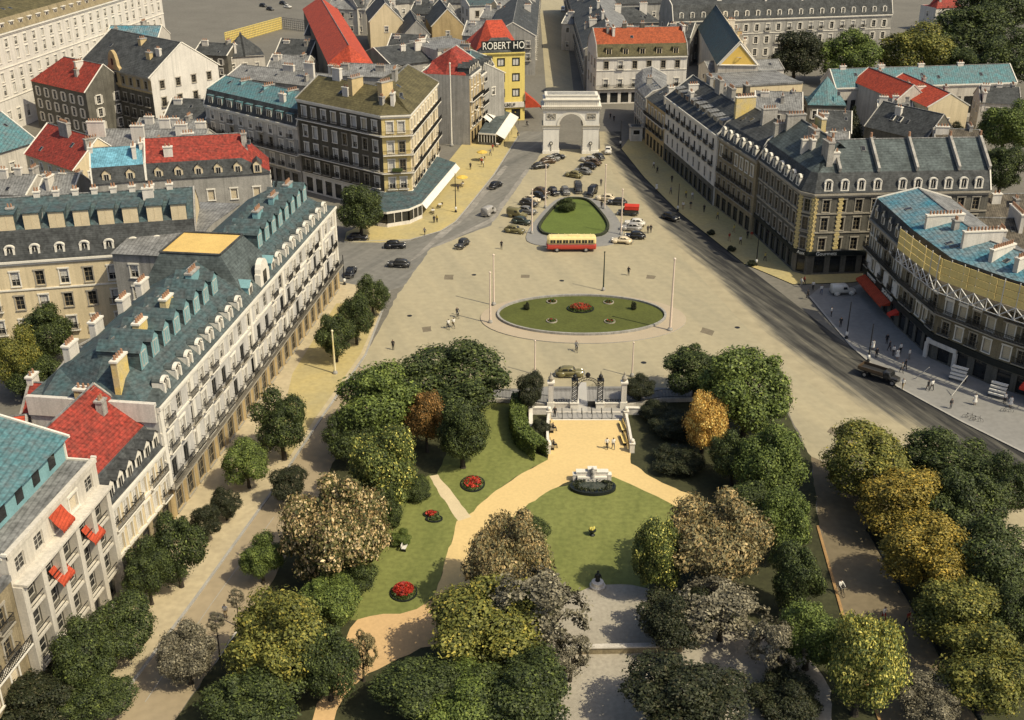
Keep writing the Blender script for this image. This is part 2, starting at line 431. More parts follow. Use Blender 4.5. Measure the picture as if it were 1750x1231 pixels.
def dormer_mesh(kind, rm, fm):
    key = ('d', kind, rm.name, fm.name)
    if key in CACHE: return CACHE[key]
    mb = MB()
    if kind == 'round':        # white stone front with arched head, zinc barrel behind
        w, h, d = 1.0, 1.45, 1.3
        arc = [(math.cos(a) * (w / 2 + .2), h + math.sin(a) * .55) for a in [math.pi * i / 8 for i in range(9)]]
        front = [(w / 2 + .2, 0)] + arc + [(-w / 2 - .2, 0)]
        mb.face([(x, 0, z) for x, z in front], fm)
        for (x0, z0), (x1, z1) in zip(front[:-1], front[1:]):
            mb.face([(x0, 0, z0), (x0, d, z0), (x1, d, z1), (x1, 0, z1)], rm if z0 + z1 > 2.2 * h * .9 else fm)
        for (x0, z0), (x1, z1) in zip(arc[:-1], arc[1:]):
            q = [(x0 * 1.1, -.12, z0 + .12), (x1 * 1.1, -.12, z1 + .12), (x1 * 1.1, .3, z1 + .12), (x0 * 1.1, .3, z0 + .12)]
            mb.face(q, fm); mb.face([(x0 * .96, -.12, z0 - .06), (x1 * .96, -.12, z1 - .06), (x1 * 1.1, -.12, z1 + .12), (x0 * 1.1, -.12, z0 + .12)], fm)
        mb.face([(-w / 2 + .12, -.02, .25), (w / 2 - .12, -.02, .25), (w / 2 - .12, -.02, h), (-w / 2 + .12, -.02, h)], GLASS)
        mb.face([(-w / 2 + .12, -.02, h), (w / 2 - .12, -.02, h), (w / 4, -.02, h + .33), (-w / 4, -.02, h + .33)], GLASS)
        for sx in (-1, 1): mb.box((sx * (w / 2 + .08), -.1, h / 2), (.3, .2, h), fm)
        mb.box((0, -.06, h / 2 + .1), (.08, .06, h), fm); mb.box((0, -.12, .12), (w + .5, .28, .22), fm)
    elif kind in ('big', 'gable'):
        w, h, d = (1.9, 2.3, 5.0) if kind == 'big' else (1.5, 1.7, 3.0)
        r = .9 if kind == 'big' else .75
        for sx in (-1, 1):
            mb.face([(sx * w / 2, 0, 0), (sx * w / 2, d, 0), (sx * w / 2, d, h), (sx * w / 2, 0, h)], rm)
            mb.face([(sx * (w / 2 + .2), -.2, h - .12), (sx * (w / 2 + .2), d, h - .12), (0, d, h + r), (0, -.2, h + r)], rm)
        mb.face([(-w / 2, 0, 0), (w / 2, 0, 0), (w / 2, 0, h), (0, 0, h + r - .08), (-w / 2, 0, h)], fm)
        mb.box((0, -.03, h * .5), (w * .62, .06, h * .78), SHUT)
        mb.face([(-w * .25, -.07, h * .17), (w * .25, -.07, h * .17), (w * .25, -.07, h * .85), (-w * .25, -.07, h * .85)], GLASS if kind == 'gable' else fm)
        mb.box((0, -.08, h * .5), (.07, .04, h * .7), SHUT)
    elif kind in ('box', 'blindbox'):
        w, h, d = (1.7, 1.9, 3.0) if kind == 'box' else (2.3, 2.5, 3.4)
        mb.box((0, d / 2, h / 2), (w, d, h), rm)
        mb.box((0, d / 2 - .15, h + .08), (w + .3, d + .3, .16), rm)
        mb.box((0, -.05, h / 2), (w - .1, .1, h - .1), fm)
        g = GLASS if kind == 'box' else BLIND
        mb.face([(-w * .36, -.11, .25), (w * .36, -.11, .25), (w * .36, -.11, h - .25), (-w * .36, -.11, h - .25)], g)
        mb.box((0, -.13, h / 2), (.08, .04, h - .5), fm)
    elif kind == 'shed':
        w, h, d = 2.2, 1.6, 3.6
        mb.face([(-w / 2, 0, 0), (w / 2, 0, 0), (w / 2, 0, h), (-w / 2, 0, h)], fm)
        mb.face([(-w / 2 - .15, -.25, h), (w / 2 + .15, -.25, h), (w / 2 + .15, d, h + .55), (-w / 2 - .15, d, h + .55)], rm)
        for sx in (-1, 1): mb.face([(sx * w / 2, 0, 0), (sx * w / 2, d, 0), (sx * w / 2, d, h + .5), (sx * w / 2, 0, h)], rm)
        mb.face([(-w * .36, -.02, .2), (w * .36, -.02, .2), (w * .36, -.02, h - .2), (-w * .36, -.02, h - .2)], GLASS)
        mb.box((0, -.04, h / 2), (.08, .04, h - .4), fm)
    CACHE[key] = mb.mesh('dormer')
    return CACHE[key]
def chim_mesh(w, d, h, mt):
    key = ('c', w, d, h, mt.name)
    if key in CACHE: return CACHE[key]
    mb = MB()
    mb.box((0, 0, h / 2 - 1.5), (w, d, h + 3.0), mt)
    mb.box((0, 0, h + .1), (w + .22, d + .22, .22), TRIM if mt in (CHYEL, WHITE) else BRICK)
    n = max(2, int(max(w, d) / .55))
    for i in range(n):
        t = (i + .5) / n - .5
        x, y = (t * w * .9, 0) if w >= d else (0, t * d * .9)
        mb.tube((x, y, h + .2), (x, y, h + .75), .16, .12, POT, 6)
    CACHE[key] = mb.mesh('chimney')
    return CACHE[key]

def wall_panel(mb, A, B, z0, z1, holes, mt):
    L = (B - A).length
    d = (B - A) / L
    nrm = Vector((d.y, -d.x))
    us = sorted({0.0, L} | {round(h[k], 3) for h in holes for k in (0, 1)})
    vs = sorted({z0, z1} | {round(h[k], 3) for h in holes for k in (2, 3)})
    hs = {}
    for h in holes:
        hs.setdefault((round(h[2], 3), round(h[3], 3)), []).append((h[0], h[1]))
    def pt(u, v, y=0.0):
        p = A + d * u - nrm * y
        return (p.x, p.y, v)
    for j in range(len(vs) - 1):
        v0, v1 = vs[j], vs[j + 1]
        vm = (v0 + v1) / 2
        spans = []
        for (a, b), l in hs.items():
            if a < vm < b: spans += l
        spans.sort()
        u = 0.0
        for a, b in spans + [(L, L)]:
            if a - u > 0.002: mb.face([pt(u, v0), pt(a, v0), pt(a, v1), pt(u, v1)], mt)
            u = max(u, b)
    y = 0.2
    for u0, u1, v0, v1 in holes:
        mb.face([pt(u0, v0), pt(u0, v0, y), pt(u0, v1, y), pt(u0, v1)], mt)
        mb.face([pt(u1, v0, y), pt(u1, v0), pt(u1, v1), pt(u1, v1, y)], mt)
        mb.face([pt(u0, v0), pt(u1, v0), pt(u1, v0, y), pt(u0, v0, y)], mt)
        mb.face([pt(u0, v1, y), pt(u1, v1, y), pt(u1, v1), pt(u0, v1)], mt)

def building(name, label, o, depth, H, wall, roofs, prof, hip=(0, 0), floors=(), sp=3.0, segs=None, marg=0.7, zb=0.0,
             cornice=None, courses=(), balc=(), dorm=(), chim=(), inner=None, walls2=None, gf=None, base=None, endmat=None, cat='building', ends=None, group=None, backwin=False, clutter=True):
    """A building along a polyline of facade points (left to right as seen from outside), `depth` metres deep.
    prof: roof section [(t, dz)] from facade (t=0) to rear (t=1); roofs: a material per section piece."""
    o = [Vector(p) for p in o]
    c = o[0].copy()
    root = empty(name, (c.x, c.y, zb))
    tag(root, label, cat, group)
    o = [p - c for p in o]
    inn = [Vector(p) - c for p in inner] if inner else offs(o, depth)
    H = H - zb
    wm = MB(); wins = []
    N = len(o) - 1
    def facade(A, B, fl, mt, spc):
        L = (B - A).length
        d = (B - A).normalized()
        rz = math.atan2(d.y, d.x)
        holes = []
        for (z, h, w_, st) in fl:
            n = max(1, int((L - 2 * marg) / spc + 0.35)) if L > w_ + .6 else 0
            if st == 'shop': n = max(1, int(L / (w_ + .9))) if L > w_ + .4 else 0
            for i in range(n):
                u = marg + (L - 2 * marg) * (i + .5) / n
                if u - w_ / 2 < .1 or u + w_ / 2 > L - .1: continue
                s = st
                if isinstance(st, (list, tuple)): s = st[rnd.randrange(len(st))]
                holes.append((u - w_ / 2, u + w_ / 2, z, z + h))
                p = A + d * u
                wins.append((w_, h, s, (p.x, p.y, z), rz))
        if base:
            zb_ = base[0]
            wall_panel(wm, A, B, 0, zb_, [h for h in holes if h[3] <= zb_], base[1])
            wall_panel(wm, A, B, zb_, H, [h for h in holes if h[2] >= zb_], mt)
        else:
            wall_panel(wm, A, B, 0, H, holes, mt)
    for i in range(N):
        fl = floors
        if segs is not None and i in segs: fl = segs[i]
        m_i = wall
        if walls2 and i in walls2: m_i = walls2[i]
        facade(o[i], o[i + 1], fl, m_i, sp)
    # rear and end walls
    for i in range(N):
        facade(inn[i + 1], inn[i], (floors if backwin else ()), wall, sp)
    efl = list(ends) if ends else [None, None]
    if clutter and floors:
        upper = [(z, h, min(w_, 1.2), st if st != 'shop' else 'half') for (z, h, w_, st) in floors if st != 'shop']
        efl = [e if e is not None else upper for e in efl]
    for k, (a, b) in enumerate(((inn[0], o[0]), (o[-1], inn[-1]))):
        facade(a, b, efl[k] or (), endmat or wall, sp if (ends and ends[k]) else max(5.0, sp * 1.5))
        if not hip[k]:   # gable triangle above the end wall
            m = inn[0] - o[0] if k == 0 else inn[-1] - o[-1]
            base = o[0] if k == 0 else o[-1]
            pts = [V3(base + m * min(max(t, 0), 1), H + max(dz - .03, 0)) for t, dz in prof]
            pts = [V3(base, H)] + pts + [V3(base + m, H)]
            cl = []
            for p in pts:
                if not cl or (p - cl[-1]).length > .01: cl.append(p)
            if len(cl) >= 3 and max(p.z for p in cl) > H + .05: wm.face(cl, endmat or wall)
    wm.build('wall', root)
    # roof
    rm = MB()
    secs = []
    for i in range(N + 1): secs.append((o[i], inn[i], 1.0))
    if hip[0]:
        f = hip[0] / (o[1] - o[0]).length
        secs[0] = (o[0], inn[0], 0.0); secs.insert(1, (o[0].lerp(o[1], f), inn[0].lerp(inn[1], f), 1.0))
    if hip[1]:
        f = hip[1] / (o[-1] - o[-2]).length
        secs[-1] = (o[-1], inn[-1], 0.0); secs.insert(len(secs) - 1, (o[-1].lerp(o[-2], f), inn[-1].lerp(inn[-2], f), 1.0))
    def rp(s, j):
        t, dz = prof[j]
        return V3(s[0] + (s[1] - s[0]) * t, H + (dz if s[2] else min(dz, .03)))
    for a, b in zip(secs[:-1], secs[1:]):
        for j in range(len(prof) - 1):
            q = [rp(a, j), rp(b, j), rp(b, j + 1), rp(a, j + 1)]
            rm.face(q, roofs[min(j, len(roofs) - 1)])
    rf = rm.build('roof', root, merge=True)
    # flush verge boards would be hidden; ridge caps for pitched roofs
    top = max(range(len(prof)), key=lambda j: prof[j][1])
    if 0 < top < len(prof) - 1 and prof[top][1] > 1.5:
        rc = MB()
        ss = [s for s in secs if s[2]]
        for a, b in zip(ss[:-1], ss[1:]):
            rc.tube(rp(a, top) + Vector((0, 0, .04)), rp(b, top) + Vector((0, 0, .04)), .12, .12, ZINC, 5)
        rc.build('ridge_cap', rf)
    # pale verge copings on gable ends, skylights and extra stacks on the roof
    for k in (0, 1):
        if not hip[k] and prof[top][1] > 1.2:
            s_ = secs[0] if k == 0 else secs[-1]
            vm_ = MB()
            for j in range(len(prof) - 1):
                a, b = rp(s_, j), rp(s_, j + 1)
                if (b - a).length > .5: vm_.tube(a + Vector((0, 0, .06)), b + Vector((0, 0, .06)), .17, .17, TRIM if (c.x + c.y) % 2 < 1.3 else BRICK, 4)
            vm_.build('verge_coping', rf)
    if clutter and prof[top][1] > 1.2:
        rr = random.Random(int(c.x * 7 + c.y * 13)); Lo = plen(o)
        jj = max(range(top), key=lambda j: abs(prof[j + 1][0] - prof[j][0])) if top else 0
        for q_ in range(int(Lo / 7)):
            f = rr.uniform(.08, .92); t_ = rr.uniform(.25, .75)
            (t0_, z0_), (t1_, z1_) = prof[jj], prof[jj + 1]
            dpt = (inn[0] - o[0]).length
            p, d = along(o, Lo * f); nn_ = Vector((-d.y, d.x)); ins_ = (t0_ + (t1_ - t0_) * t_) * dpt; zz = H + z0_ + (z1_ - z0_) * t_
            p = p + nn_ * ins_
            if rr.random() < .55:
                sm = MB(); sm.box((0, 0, .02), (.8, 1.1, .14), ZINC); sm.box((0, 0, .06), (.6, .9, .14), GLASS)
                so_ = sm.build('skylight', rf, (p.x, p.y, zz + .03)); so_.rotation_euler = (math.atan2(z1_ - z0_, (t1_ - t0_) * dpt), 0, math.atan2(d.y, d.x))
            else:
                link('chimney', chim_mesh(*rr.choice([(1.6, .7, 1.5, WHITE), (1.0, .8, 1.3, BRICK), (.7, 2.2, 1.7, WHITE), (.7, 1.4, 1.4, BRICK)])), root, (p.x, p.y, zz), math.atan2(d.y, d.x))
    if cornice:
        cm = MB()
        sweep(cm, o, .003, -.22, H - .75, H - .38, cornice)
        sweep(cm, o, .003, -.45, H - .38, H - .06, cornice)
        cm.build('cornice', root)
    for k, z in enumerate(courses):
        cm = MB(); sweep(cm, o, .003, -.16, z - zb, z - zb + .24, cornice or TRIM); cm.build('string_course', root)
    for (z, sg) in balc:
        bm_ = MB()
        pp = o if sg is None else o[sg[0]:sg[1] + 1]
        sweep(bm_, pp, .004, -.85, z - .16, z, cornice or TRIM)
        sweep(bm_, pp, -.78, -.83, z + .92, z + .98, IRON); sweep(bm_, pp, -.78, -.82, z + .1, z + .15, IRON)
        q = offs(pp, -.8); L = plen(q); n = int(L / .22)
        for i in range(n + 1):
            p, d = along(q, L * i / n)
            bm_.box((p.x, p.y, z + .5), (.05, .05, .9), IRON, math.atan2(d.y, d.x))
        bm_.build('balcony', root)
    if gf:  # shop fascia: (z0, z1, material)
        fm = MB(); sweep(fm, o, .004, -.3, gf[0], gf[1], gf[2]); fm.build('shop_fascia', root)
    # windows: nearest hundred on their own, any further ones in one mesh
    cl = V3(c, zb)
    wins.sort(key=lambda q: (cl + Vector(q[3]) - Vector((0, 0, HC))).length)
    for (w_, h, s, p, rz) in wins[:98]:
        link('shop_window' if s == 'shop' else 'window', win_mesh(w_, h, s), root, p, rz)
    if len(wins) > 98:
        me = bpy.data.meshes.new('windows'); bm = bmesh.new(); allm = []
        for (w_, h, s, p, rz) in wins[98:]:
            src = win_mesh(w_, h, s)
            nv, nf = len(bm.verts), len(bm.faces)
            bm.from_mesh(src); bm.verts.ensure_lookup_table(); bm.faces.ensure_lookup_table()
            M = Matrix.Translation(p) @ Matrix.Rotation(rz, 4, 'Z')
            for v in bm.verts[nv:]: v.co = M @ v.co
            idx = []
            for m in src.materials:
                if m not in allm: allm.append(m)
                idx.append(allm.index(m))
            for f in bm.faces[nf:]: f.material_index = idx[f.material_index]
        bm.to_mesh(me); bm.free()
        for m in allm: me.materials.append(m)
        tag(link('windows', me, root), kind='stuff')
    # dormers: (kind, spacing, inset, z above eave, roof material, front material, segments or None, margin)
    for (kd, spc, ins, dz, r_, f_, sg, mg) in dorm:
        q = offs(o, ins)
        for i in range(N):
            if sg is not None and i not in sg: continue
            L = (o[i + 1] - o[i]).length
            d = (o[i + 1] - o[i]).normalized()
            nn = Vector((-d.y, d.x))
            n = max(1, int((L - 2 * mg) / spc + .5)) if L > 2 * mg + 1 else 0
            for k in range(n):
                p = o[i] + d * (mg + (L - 2 * mg) * (k + .5) / n) + nn * ins
                link('dormer', dormer_mesh(kd, r_, f_), root, (p.x, p.y, H + dz), math.atan2(d.y, d.x))
    # chimneys: (fraction along, inset, z above eave, w along, d across, h, material)
    L = plen(o)
    for (f, ins, dz, cw, cd, ch, m_) in chim:
        p, d = along(o, L * f)
        p = p + Vector((-d.y, d.x)) * ins
        link('chimney', chim_mesh(cw, cd, ch, m_), root, (p.x, p.y, H + dz), math.atan2(d.y, d.x))
    root['_o'] = 0
    del root['_o']
    return root
def GABLE(h, ov=.03): return [(-ov, -.15), (.5, h), (1 + ov, -.15)]
def MANS(t, h1, h2, ov=.02): return [(-ov, .03), (t, h1), (.5, h2), (1 - t, h1), (1 + ov, .03)]
def FLAT(h=.9, e=.04): return [(-.012, .05), (-.012, h), (e, h), (e, .25), (1 - e, .25), (1 - e, h), (1.012, h), (1.012, .05)]
def MFLAT(t, h): return [(-.02, .03), (t, h), (1 - t, h + .1), (1.02, .03)]
def lettering(text, parent, loc, rz, size, mt, ext=.04, tilt=90, align='CENTER', font_w=1.0, name='lettering'):
    cu = bpy.data.curves.new('lettering', 'FONT'); cu.body = text; cu.size = size; cu.extrude = ext; cu.align_x = align; cu.align_y = 'CENTER'
    ob = bpy.data.objects.new('lettering_curve', cu); COL.objects.link(ob)
    dg = bpy.context.evaluated_depsgraph_get()
    me = bpy.data.meshes.new_from_object(ob.evaluated_get(dg))
    bpy.data.objects.remove(ob); me.name = name
    me.materials.clear(); me.materials.append(mt)
    o = link(name, me, parent, loc)
    o.rotation_euler = (R(tilt), 0, rz)
    o.scale = (font_w, 1, 1)
    return o
def E(x, y, H): return P(x, y, H)
# ---------------------------------------------------------------- buildings
F4 = [(0.3, 3.0, 1.9, 'shop'), (4.7, 2.3, 1.15, 'full'), (8.2, 2.3, 1.15, 'balc'), (11.6, 2.0, 1.15, ['half', 'full', 'curtain'])]
# the long hotel on the left street
h_o = [E(267, 697, 14.8), E(571, 352, 14.8)]
hotel = building('grand_hotel', 'long white hotel with teal mansard roof, many dormers and a yellow topped pavilion', h_o, 15, 14.8, HOTELST,
    [SLATEG, TEALD, TEALD, SLATEG], MANS(.1, 1.6, 4.7), hip=(5, 3.5), sp=3.4, clutter=False, cornice=TRIM, courses=(4.25, 7.85, 11.3),
    floors=[(0.4, 3.1, 1.9, 'dark'), (4.7, 2.4, 1.4, ['balc', 'iron', 'iron', 'full']), (8.25, 2.3, 1.4, ['balc', 'iron', 'iron', 'full']), (11.7, 2.0, 1.35, ['half', 'full', 'plain'])],
    chim=[(.03, 4.6, 1.5, 2.6, .7, 3.2, CHYEL), (.13, 5.2, 2.5, 2.2, .8, 3.4, CHYEL), (.235, 5.2, 2.6, 2.2, .8, 3.2, CHYEL), (.35, 5.2, 2.6, 2.6, .8, 3.4, TEALP), (.70, 5.2, 2.5, 2.4, .8, 3.5, TEALP), (.80, 5.2, 2.5, 2.4, .8, 3.5, TEALP), (.9, 5.2, 2.5, 2.4, .8, 3.2, TEALP),
          (.1, 13, 1.0, 2.2, .8, 2.6, WHITE), (.2, 13.4, 1.0, 2.2, .8, 2.4, WHITE), (.3, 13.2, 1.0, 2.2, .8, 2.4, WHITE), (.38, 13.3, 1.0, 2.4, .8, 2.4, WHITE)],
    base=(4.2, OCHRE), cat='hotel')
hl = (h_o[1] - h_o[0]).length
hd = (h_o[1] - h_o[0]).normalized(); hn = Vector((-hd.y, hd.x)); hrz = math.atan2(hd.y, hd.x)
def hp(u, ins): return hd * u + hn * ins
for k in range(8):      # dormers of the two wings
    for u0 in (3.5, 43.5):
        u = u0 + k * 3.35
        if u > hl - 2: continue
        p = hp(u, .25); link('dormer', dormer_mesh('round', SLATEG, TRIM), hotel, (p.x, p.y, 14.85), hrz)
for k in range(8):
    for u0 in (5.0, 44.5):
        u = u0 + k * 3.1
        p = hp(u, 3.1); link('dormer', dormer_mesh('big', TEALD, TEALP), hotel, (p.x, p.y, 17.15), hrz)
mb = MB()               # central pavilion
a0, a1 = 30.0, 43.0
bs = [hp(a0, .1), hp(a1, .1), hp(a1, 15.5), hp(a0, 15.5)]
tp = [hp(a0 + 2.2, 4.2), hp(a1 - 2.6, 4.0), hp(a1 - 2.6, 12.6), hp(a0 + 2.2, 12.6)]
for i in range(4):
    j = (i + 1) % 4
    mb.face([V3(bs[i], 14.83), V3(bs[j], 14.83), V3(tp[j], 20.4), V3(tp[i], 20.4)], SLATEG)
mb.face([V3(p, 20.4) for p in tp], YROOF)
pav = mb.build('pavilion_roof', hotel)
mb = MB()
for i in range(4):
    a, b = tp[i], tp[(i + 1) % 4]
    mb.tube(V3(a, 20.5), V3(b, 20.5), .16, .16, SLATE, 5)
mb.build('ridge_cap', pav)
mb = MB()               # stone pediment and windows standing on the cornice before the pavilion
for u, ww, hh in ((36.5, 3.6, 3.6),):
    pr = [(-ww / 2, 0), (ww / 2, 0), (ww / 2, hh * .55)] + [(math.cos(t) * ww / 2 * .86, hh * .55 + math.sin(t) * hh * .5) for t in [math.pi * i / 8 for i in range(9)]] + [(-ww / 2, hh * .55)]
    q0 = [V3(hp(u + x, -.1), 14.8 + z) for x, z in pr]; q1 = [V3(hp(u + x, .7), 14.8 + z) for x, z in pr]
    mb.face(q0, TRIM); mb.face(q1[::-1], TRIM)
    for i in range(len(pr)):
        j = (i + 1) % len(pr); mb.face([q0[i], q0[j], q1[j], q1[i]], TRIM)
    mb.face([V3(hp(u + x, -.13), 14.8 + z) for x, z in ((-.7, .3), (.7, .3), (.7, 2.2), (-.7, 2.2))], GLASS)
mb.build('pediment', hotel)
for u in (31.8, 41.2):
    p = hp(u, .3); link('dormer', dormer_mesh('gable', TEALP, TRIM), hotel, (p.x, p.y, 14.85), hrz)
for u in (.5, 9, 29.6, 43.4, 63, hl - .5):
    p = hp(u, -.12); mb = MB(); mb.box((p.x, p.y, 9.3), (.7, .25, 9.9), TRIM, hrz); mb.build('pilaster', hotel)
mb = MB(); q = [hp(.02, .1), hp(.02, 15)]
sweep(mb, q, -.28, .28, 13, 15.3, WHITE); mb.build('party_wall', hotel)
sweep_ = MB(); sweep(sweep_, [hp(0, 0), hp(hl, 0)], -.003, -.9, 4.3, 4.45, TRIMD); sweep(sweep_, [hp(0, 0), hp(hl, 0)], -.82, -.88, 5.3, 5.36, IRON)
for i in range(int(hl / .3)):
    p = hp(i * .3, -.85); sweep_.box((p.x, p.y, 4.85), (.05, .05, .85), IRON, hrz)
sweep_.build('balcony', hotel)
mb = MB()               # iron cresting on the far end of the ridge
for i in range(14):
    p = hp(hl - 7 + i * .27, 7.4); mb.box((p.x, p.y, 20.1), (.06, .06, .9 if i % 2 else 1.3), IRON, hrz)
p0, p1 = hp(hl - 7.1, 7.4), hp(hl - 3.4, 7.4)
mb.tube(V3(p0, 19.9), V3(p1, 19.9), .06, .06, IRON, 4); mb.build('roof_cresting', hotel)
for u in (61, 64.5, 68):
    p = hp(u, 3.0)

building('hotel_rear_wing', 'cream rear wing with tall dark mansard roof, arched white dormers below and yellow blinds above', [E(-140, 457, 13.5), E(338, 424, 13.5)], 14, 13.5, CREAM,
    [SLATE, TEALD, TEALD, SLATE], [(-.02, .03), (.12, 4.2), (.5, 7.6), (.88, 4.2), (1.02, .03)], sp=3.6, cornice=TRIM, courses=(8.7,),
    floors=[(1.8, 2.2, 1.2, 'full'), (5.6, 2.2, 1.2, ['full', 'dark', 'half']), (9.4, 2.3, 1.2, ['full', 'dark', 'half'])],
    dorm=[('round', 3.6, .3, .2, SLATE, TRIM, None, .5), ('blindbox', 3.6, 1.75, 4.1, TEALD, BLIND, None, .5)],
    chim=[(k, 7, 6.8, .9, .6, 1.4, WHITE) for k in (.42, .49, .56, .63, .7, .77, .84, .91)], cat='hotel wing')
building('hotel_annex', 'dark roofed low annex with white chimneys behind the long white hotel', [h_o[0] + hd * 6 + hn * 15.5, h_o[0] + hd * 6 + hn * 21], 24, 8, GREYST, [SLATE, SLATE], GABLE(2.6), sp=3.5,
    inner=[h_o[0] + hd * 38 + hn * 15.5, h_o[0] + hd * 38 + hn * 21], chim=[(.3, 14, 2, 2.4, .8, 2.2, WHITE), (.2, 20, 1, 2.4, .8, 2.2, WHITE)], cat='annex')
building('hotel_rear_block', 'grey zinc roofed block with white roof cabin behind the long hotel', [h_o[0] + hd * 44.5 + hn * 26, h_o[0] + hd * 44.5 + hn * 15.1], 25, 15.2, GREYST, [ZINC, ZINC, ZINC], [(-.02, .05), (.5, .9), (1.02, .05)], sp=3.6, clutter=False,
    inner=[h_o[0] + hd * 69 + hn * 26, h_o[0] + hd * 69 + hn * 15.1], floors=[(4, 2, 1.2, 'half'), (8, 2, 1.2, 'half'), (11.5, 2, 1.2, 'half')], chim=[(.35, 17, .6, 3.4, 3.0, 1.0, WHITE)], cat='hotel block')
# lower left: red roofed house and the modern block
FB34 = [(0.3, 2.6, 1.6, 'shop'), (3.6, 2.1, 1.1, ['full', 'curtain']), (6.7, 2.1, 1.1, ['balc', 'full', 'curtain'])]
b34 = building('red_roofed_house', 'house with scarlet hipped tile roof and white dormers between hotel and modern block', [E(184, 868, 9.8), E(279, 760, 9.8)], 13, 9.8, CREAM, [SLATE, RED, RED, RED],
    [(-.02, .03), (.12, 2.7), (.55, 7.0), (1.02, 1.5)], hip=(0, 0), sp=2.15, marg=.4, floors=FB34, cornice=TRIM, courses=(3.2, 6.3), dorm=[('gable', 2.2, .15, .15, SLATE, TRIM, None, .3)],
    chim=[(.1, 9, 4.5, .8, 1.6, 1.8, BRICK), (.95, 8, 4, .9, 2.0, 2.6, CHYEL)], cat='house', base=(3.1, BROWNST))
building('small_red_roofed_house', 'low house with dull red roof and white gable ends behind the scarlet roof', [E(36, 708, 11), E(122, 712, 11)], 6, 11, PALE, [RED, RED], GABLE(2.6), floors=[(1.5, 1.6, 1, 'half'), (5, 1.6, 1, 'half')], chim=[(.97, 3.5, 2, .7, 1.6, 2.2, WHITE), (.03, 3.5, 1.6, .7, 1.6, 1.6, WHITE)], cat='house')
building('red_roofed_outhouse', 'bright red tiled roof at the left edge behind the modern block', [E(-70, 792, 10), E(48, 776, 10)], 8, 10, PALE, [ORED, ORED], GABLE(2.8), floors=[(3, 1.6, 1, 'half')], cat='house')
md = (h_o[0] - h_o[1]).normalized()
mN = E(163, 790, 15.5)
mo = [mN + md * 16.6, mN]
modern = building('modern_apartment_block', 'cream modern apartment block with tall pilasters, orange awnings and a pale teal penthouse', mo, 15, 15.5, BLOCKR,
    [BLOCKR, BLOCKR, BLOCKR, ZINC, TEALP, TEALP, TEAL, TEAL, ZINC], [(-.01, .04), (-.01, .5), (.025, .5), (.025, .1), (.2, .1), (.2, 2.5), (.15, 2.7), (.62, 4.6), (.95, 3.4), (1.02, 0)], sp=3.25, marg=.2, clutter=False,
    floors=[(0.4, 2.4, 2.0, 'shop'), (3.6, 2.4, 2.5, 'plain'), (6.75, 2.4, 2.5, 'plain'), (9.9, 2.4, 2.5, 'plain'), (13.3, 1.6, 1.5, ['plain', 'cream', 'plain'])], base=(12.7, DARKST), cat='apartment block')  # dark wall between the pilasters paints the shade of recessed loggias
building('brown_street_house', 'brown street house with cream awnings at the bottom left edge', [mN + md * 40, mN + md * 16.7], 14, 13.5, BROWNST, [ZINC], FLAT(.6), sp=3.0, floors=[(.4, 2.6, 2, 'shop'), (3.8, 2.1, 1.2, ['brown', 'cream']), (7, 2.1, 1.2, ['brown', 'cream']), (10.2, 2.1, 1.2, ['brown', 'cream'])], balc=((6.8, None),), cat='house')  # plain brown stone house beside the modern block
ml = 16.6; mrz = math.atan2(-md.y, -md.x); mnrm = Vector((md.y, -md.x))
def mp(u, out): return -md * u + Vector((hd.y, -hd.x)) * out
for k in range(6):
    u = .3 + k * (ml - .6) / 5
    p = mp(u, .45); b_ = MB(); b_.box((p.x, p.y, 6.35), (.7, .9, 12.7), BLOCKR, mrz); b_.build('pilaster', modern)
for z in (3.2, 6.35, 9.5, 12.85):
    b_ = MB(); q = [mp(.1, 0), mp(ml - .1, 0)]
    dd = .75 if z < 12 else 1.35
    sweep(b_, q, -.004, -dd, z - .14, z + .1, BLOCKR)
    if z < 12: sweep(b_, q, -.66, -.72, z + .8, z + .88, IRON); sweep(b_, q, -.66, -.7, z + .3, z + .36, IRON)
    b_.build('balcony', modern)
for u, z in ((8.2, 13.0), (12.9, 8.4), (6.5, 8.2)):
    b_ = MB(); q = [mp(u - 1.15, 0), mp(u + 1.15, 0)]
    A, B = offs(q, -.08), offs(q, -1.25)
    M_ = [a_.lerp(b_2, .5) for a_, b_2 in zip(A, B)]
    b_.face([V3(A[0], z + 2.3), V3(A[1], z + 2.3), V3(M_[1], z + 1.45), V3(M_[0], z + 1.45)], ORANGE)
    b_.face([V3(M_[0], z + 1.45), V3(M_[1], z + 1.45), V3(B[1], z + .9), V3(B[0], z + .9)], ORANGE)
    for k_ in range(7):
        e0_, e1_ = B[0].lerp(B[1], k_ / 7), B[0].lerp(B[1], (k_ + 1) / 7); b_.face([V3(e0_, z + .9), V3(e1_, z + .9), V3(e1_, z + .68), V3((e0_ + e1_) / 2, z + .58), V3(e0_, z + .68)], ORANGE)

    b_.build('awning', modern)
for u in (2, 5, 8, 11, 14):
    p = mp(u, -3.1); b_ = MB(); b_.box((p.x, p.y, 16.9), (1.6, .16, 1.9), SHUT, mrz); b_.box((p.x + .05, p.y, 16.9), (1.2, .2, 1.5), GLASS, mrz); b_.build('window', modern)

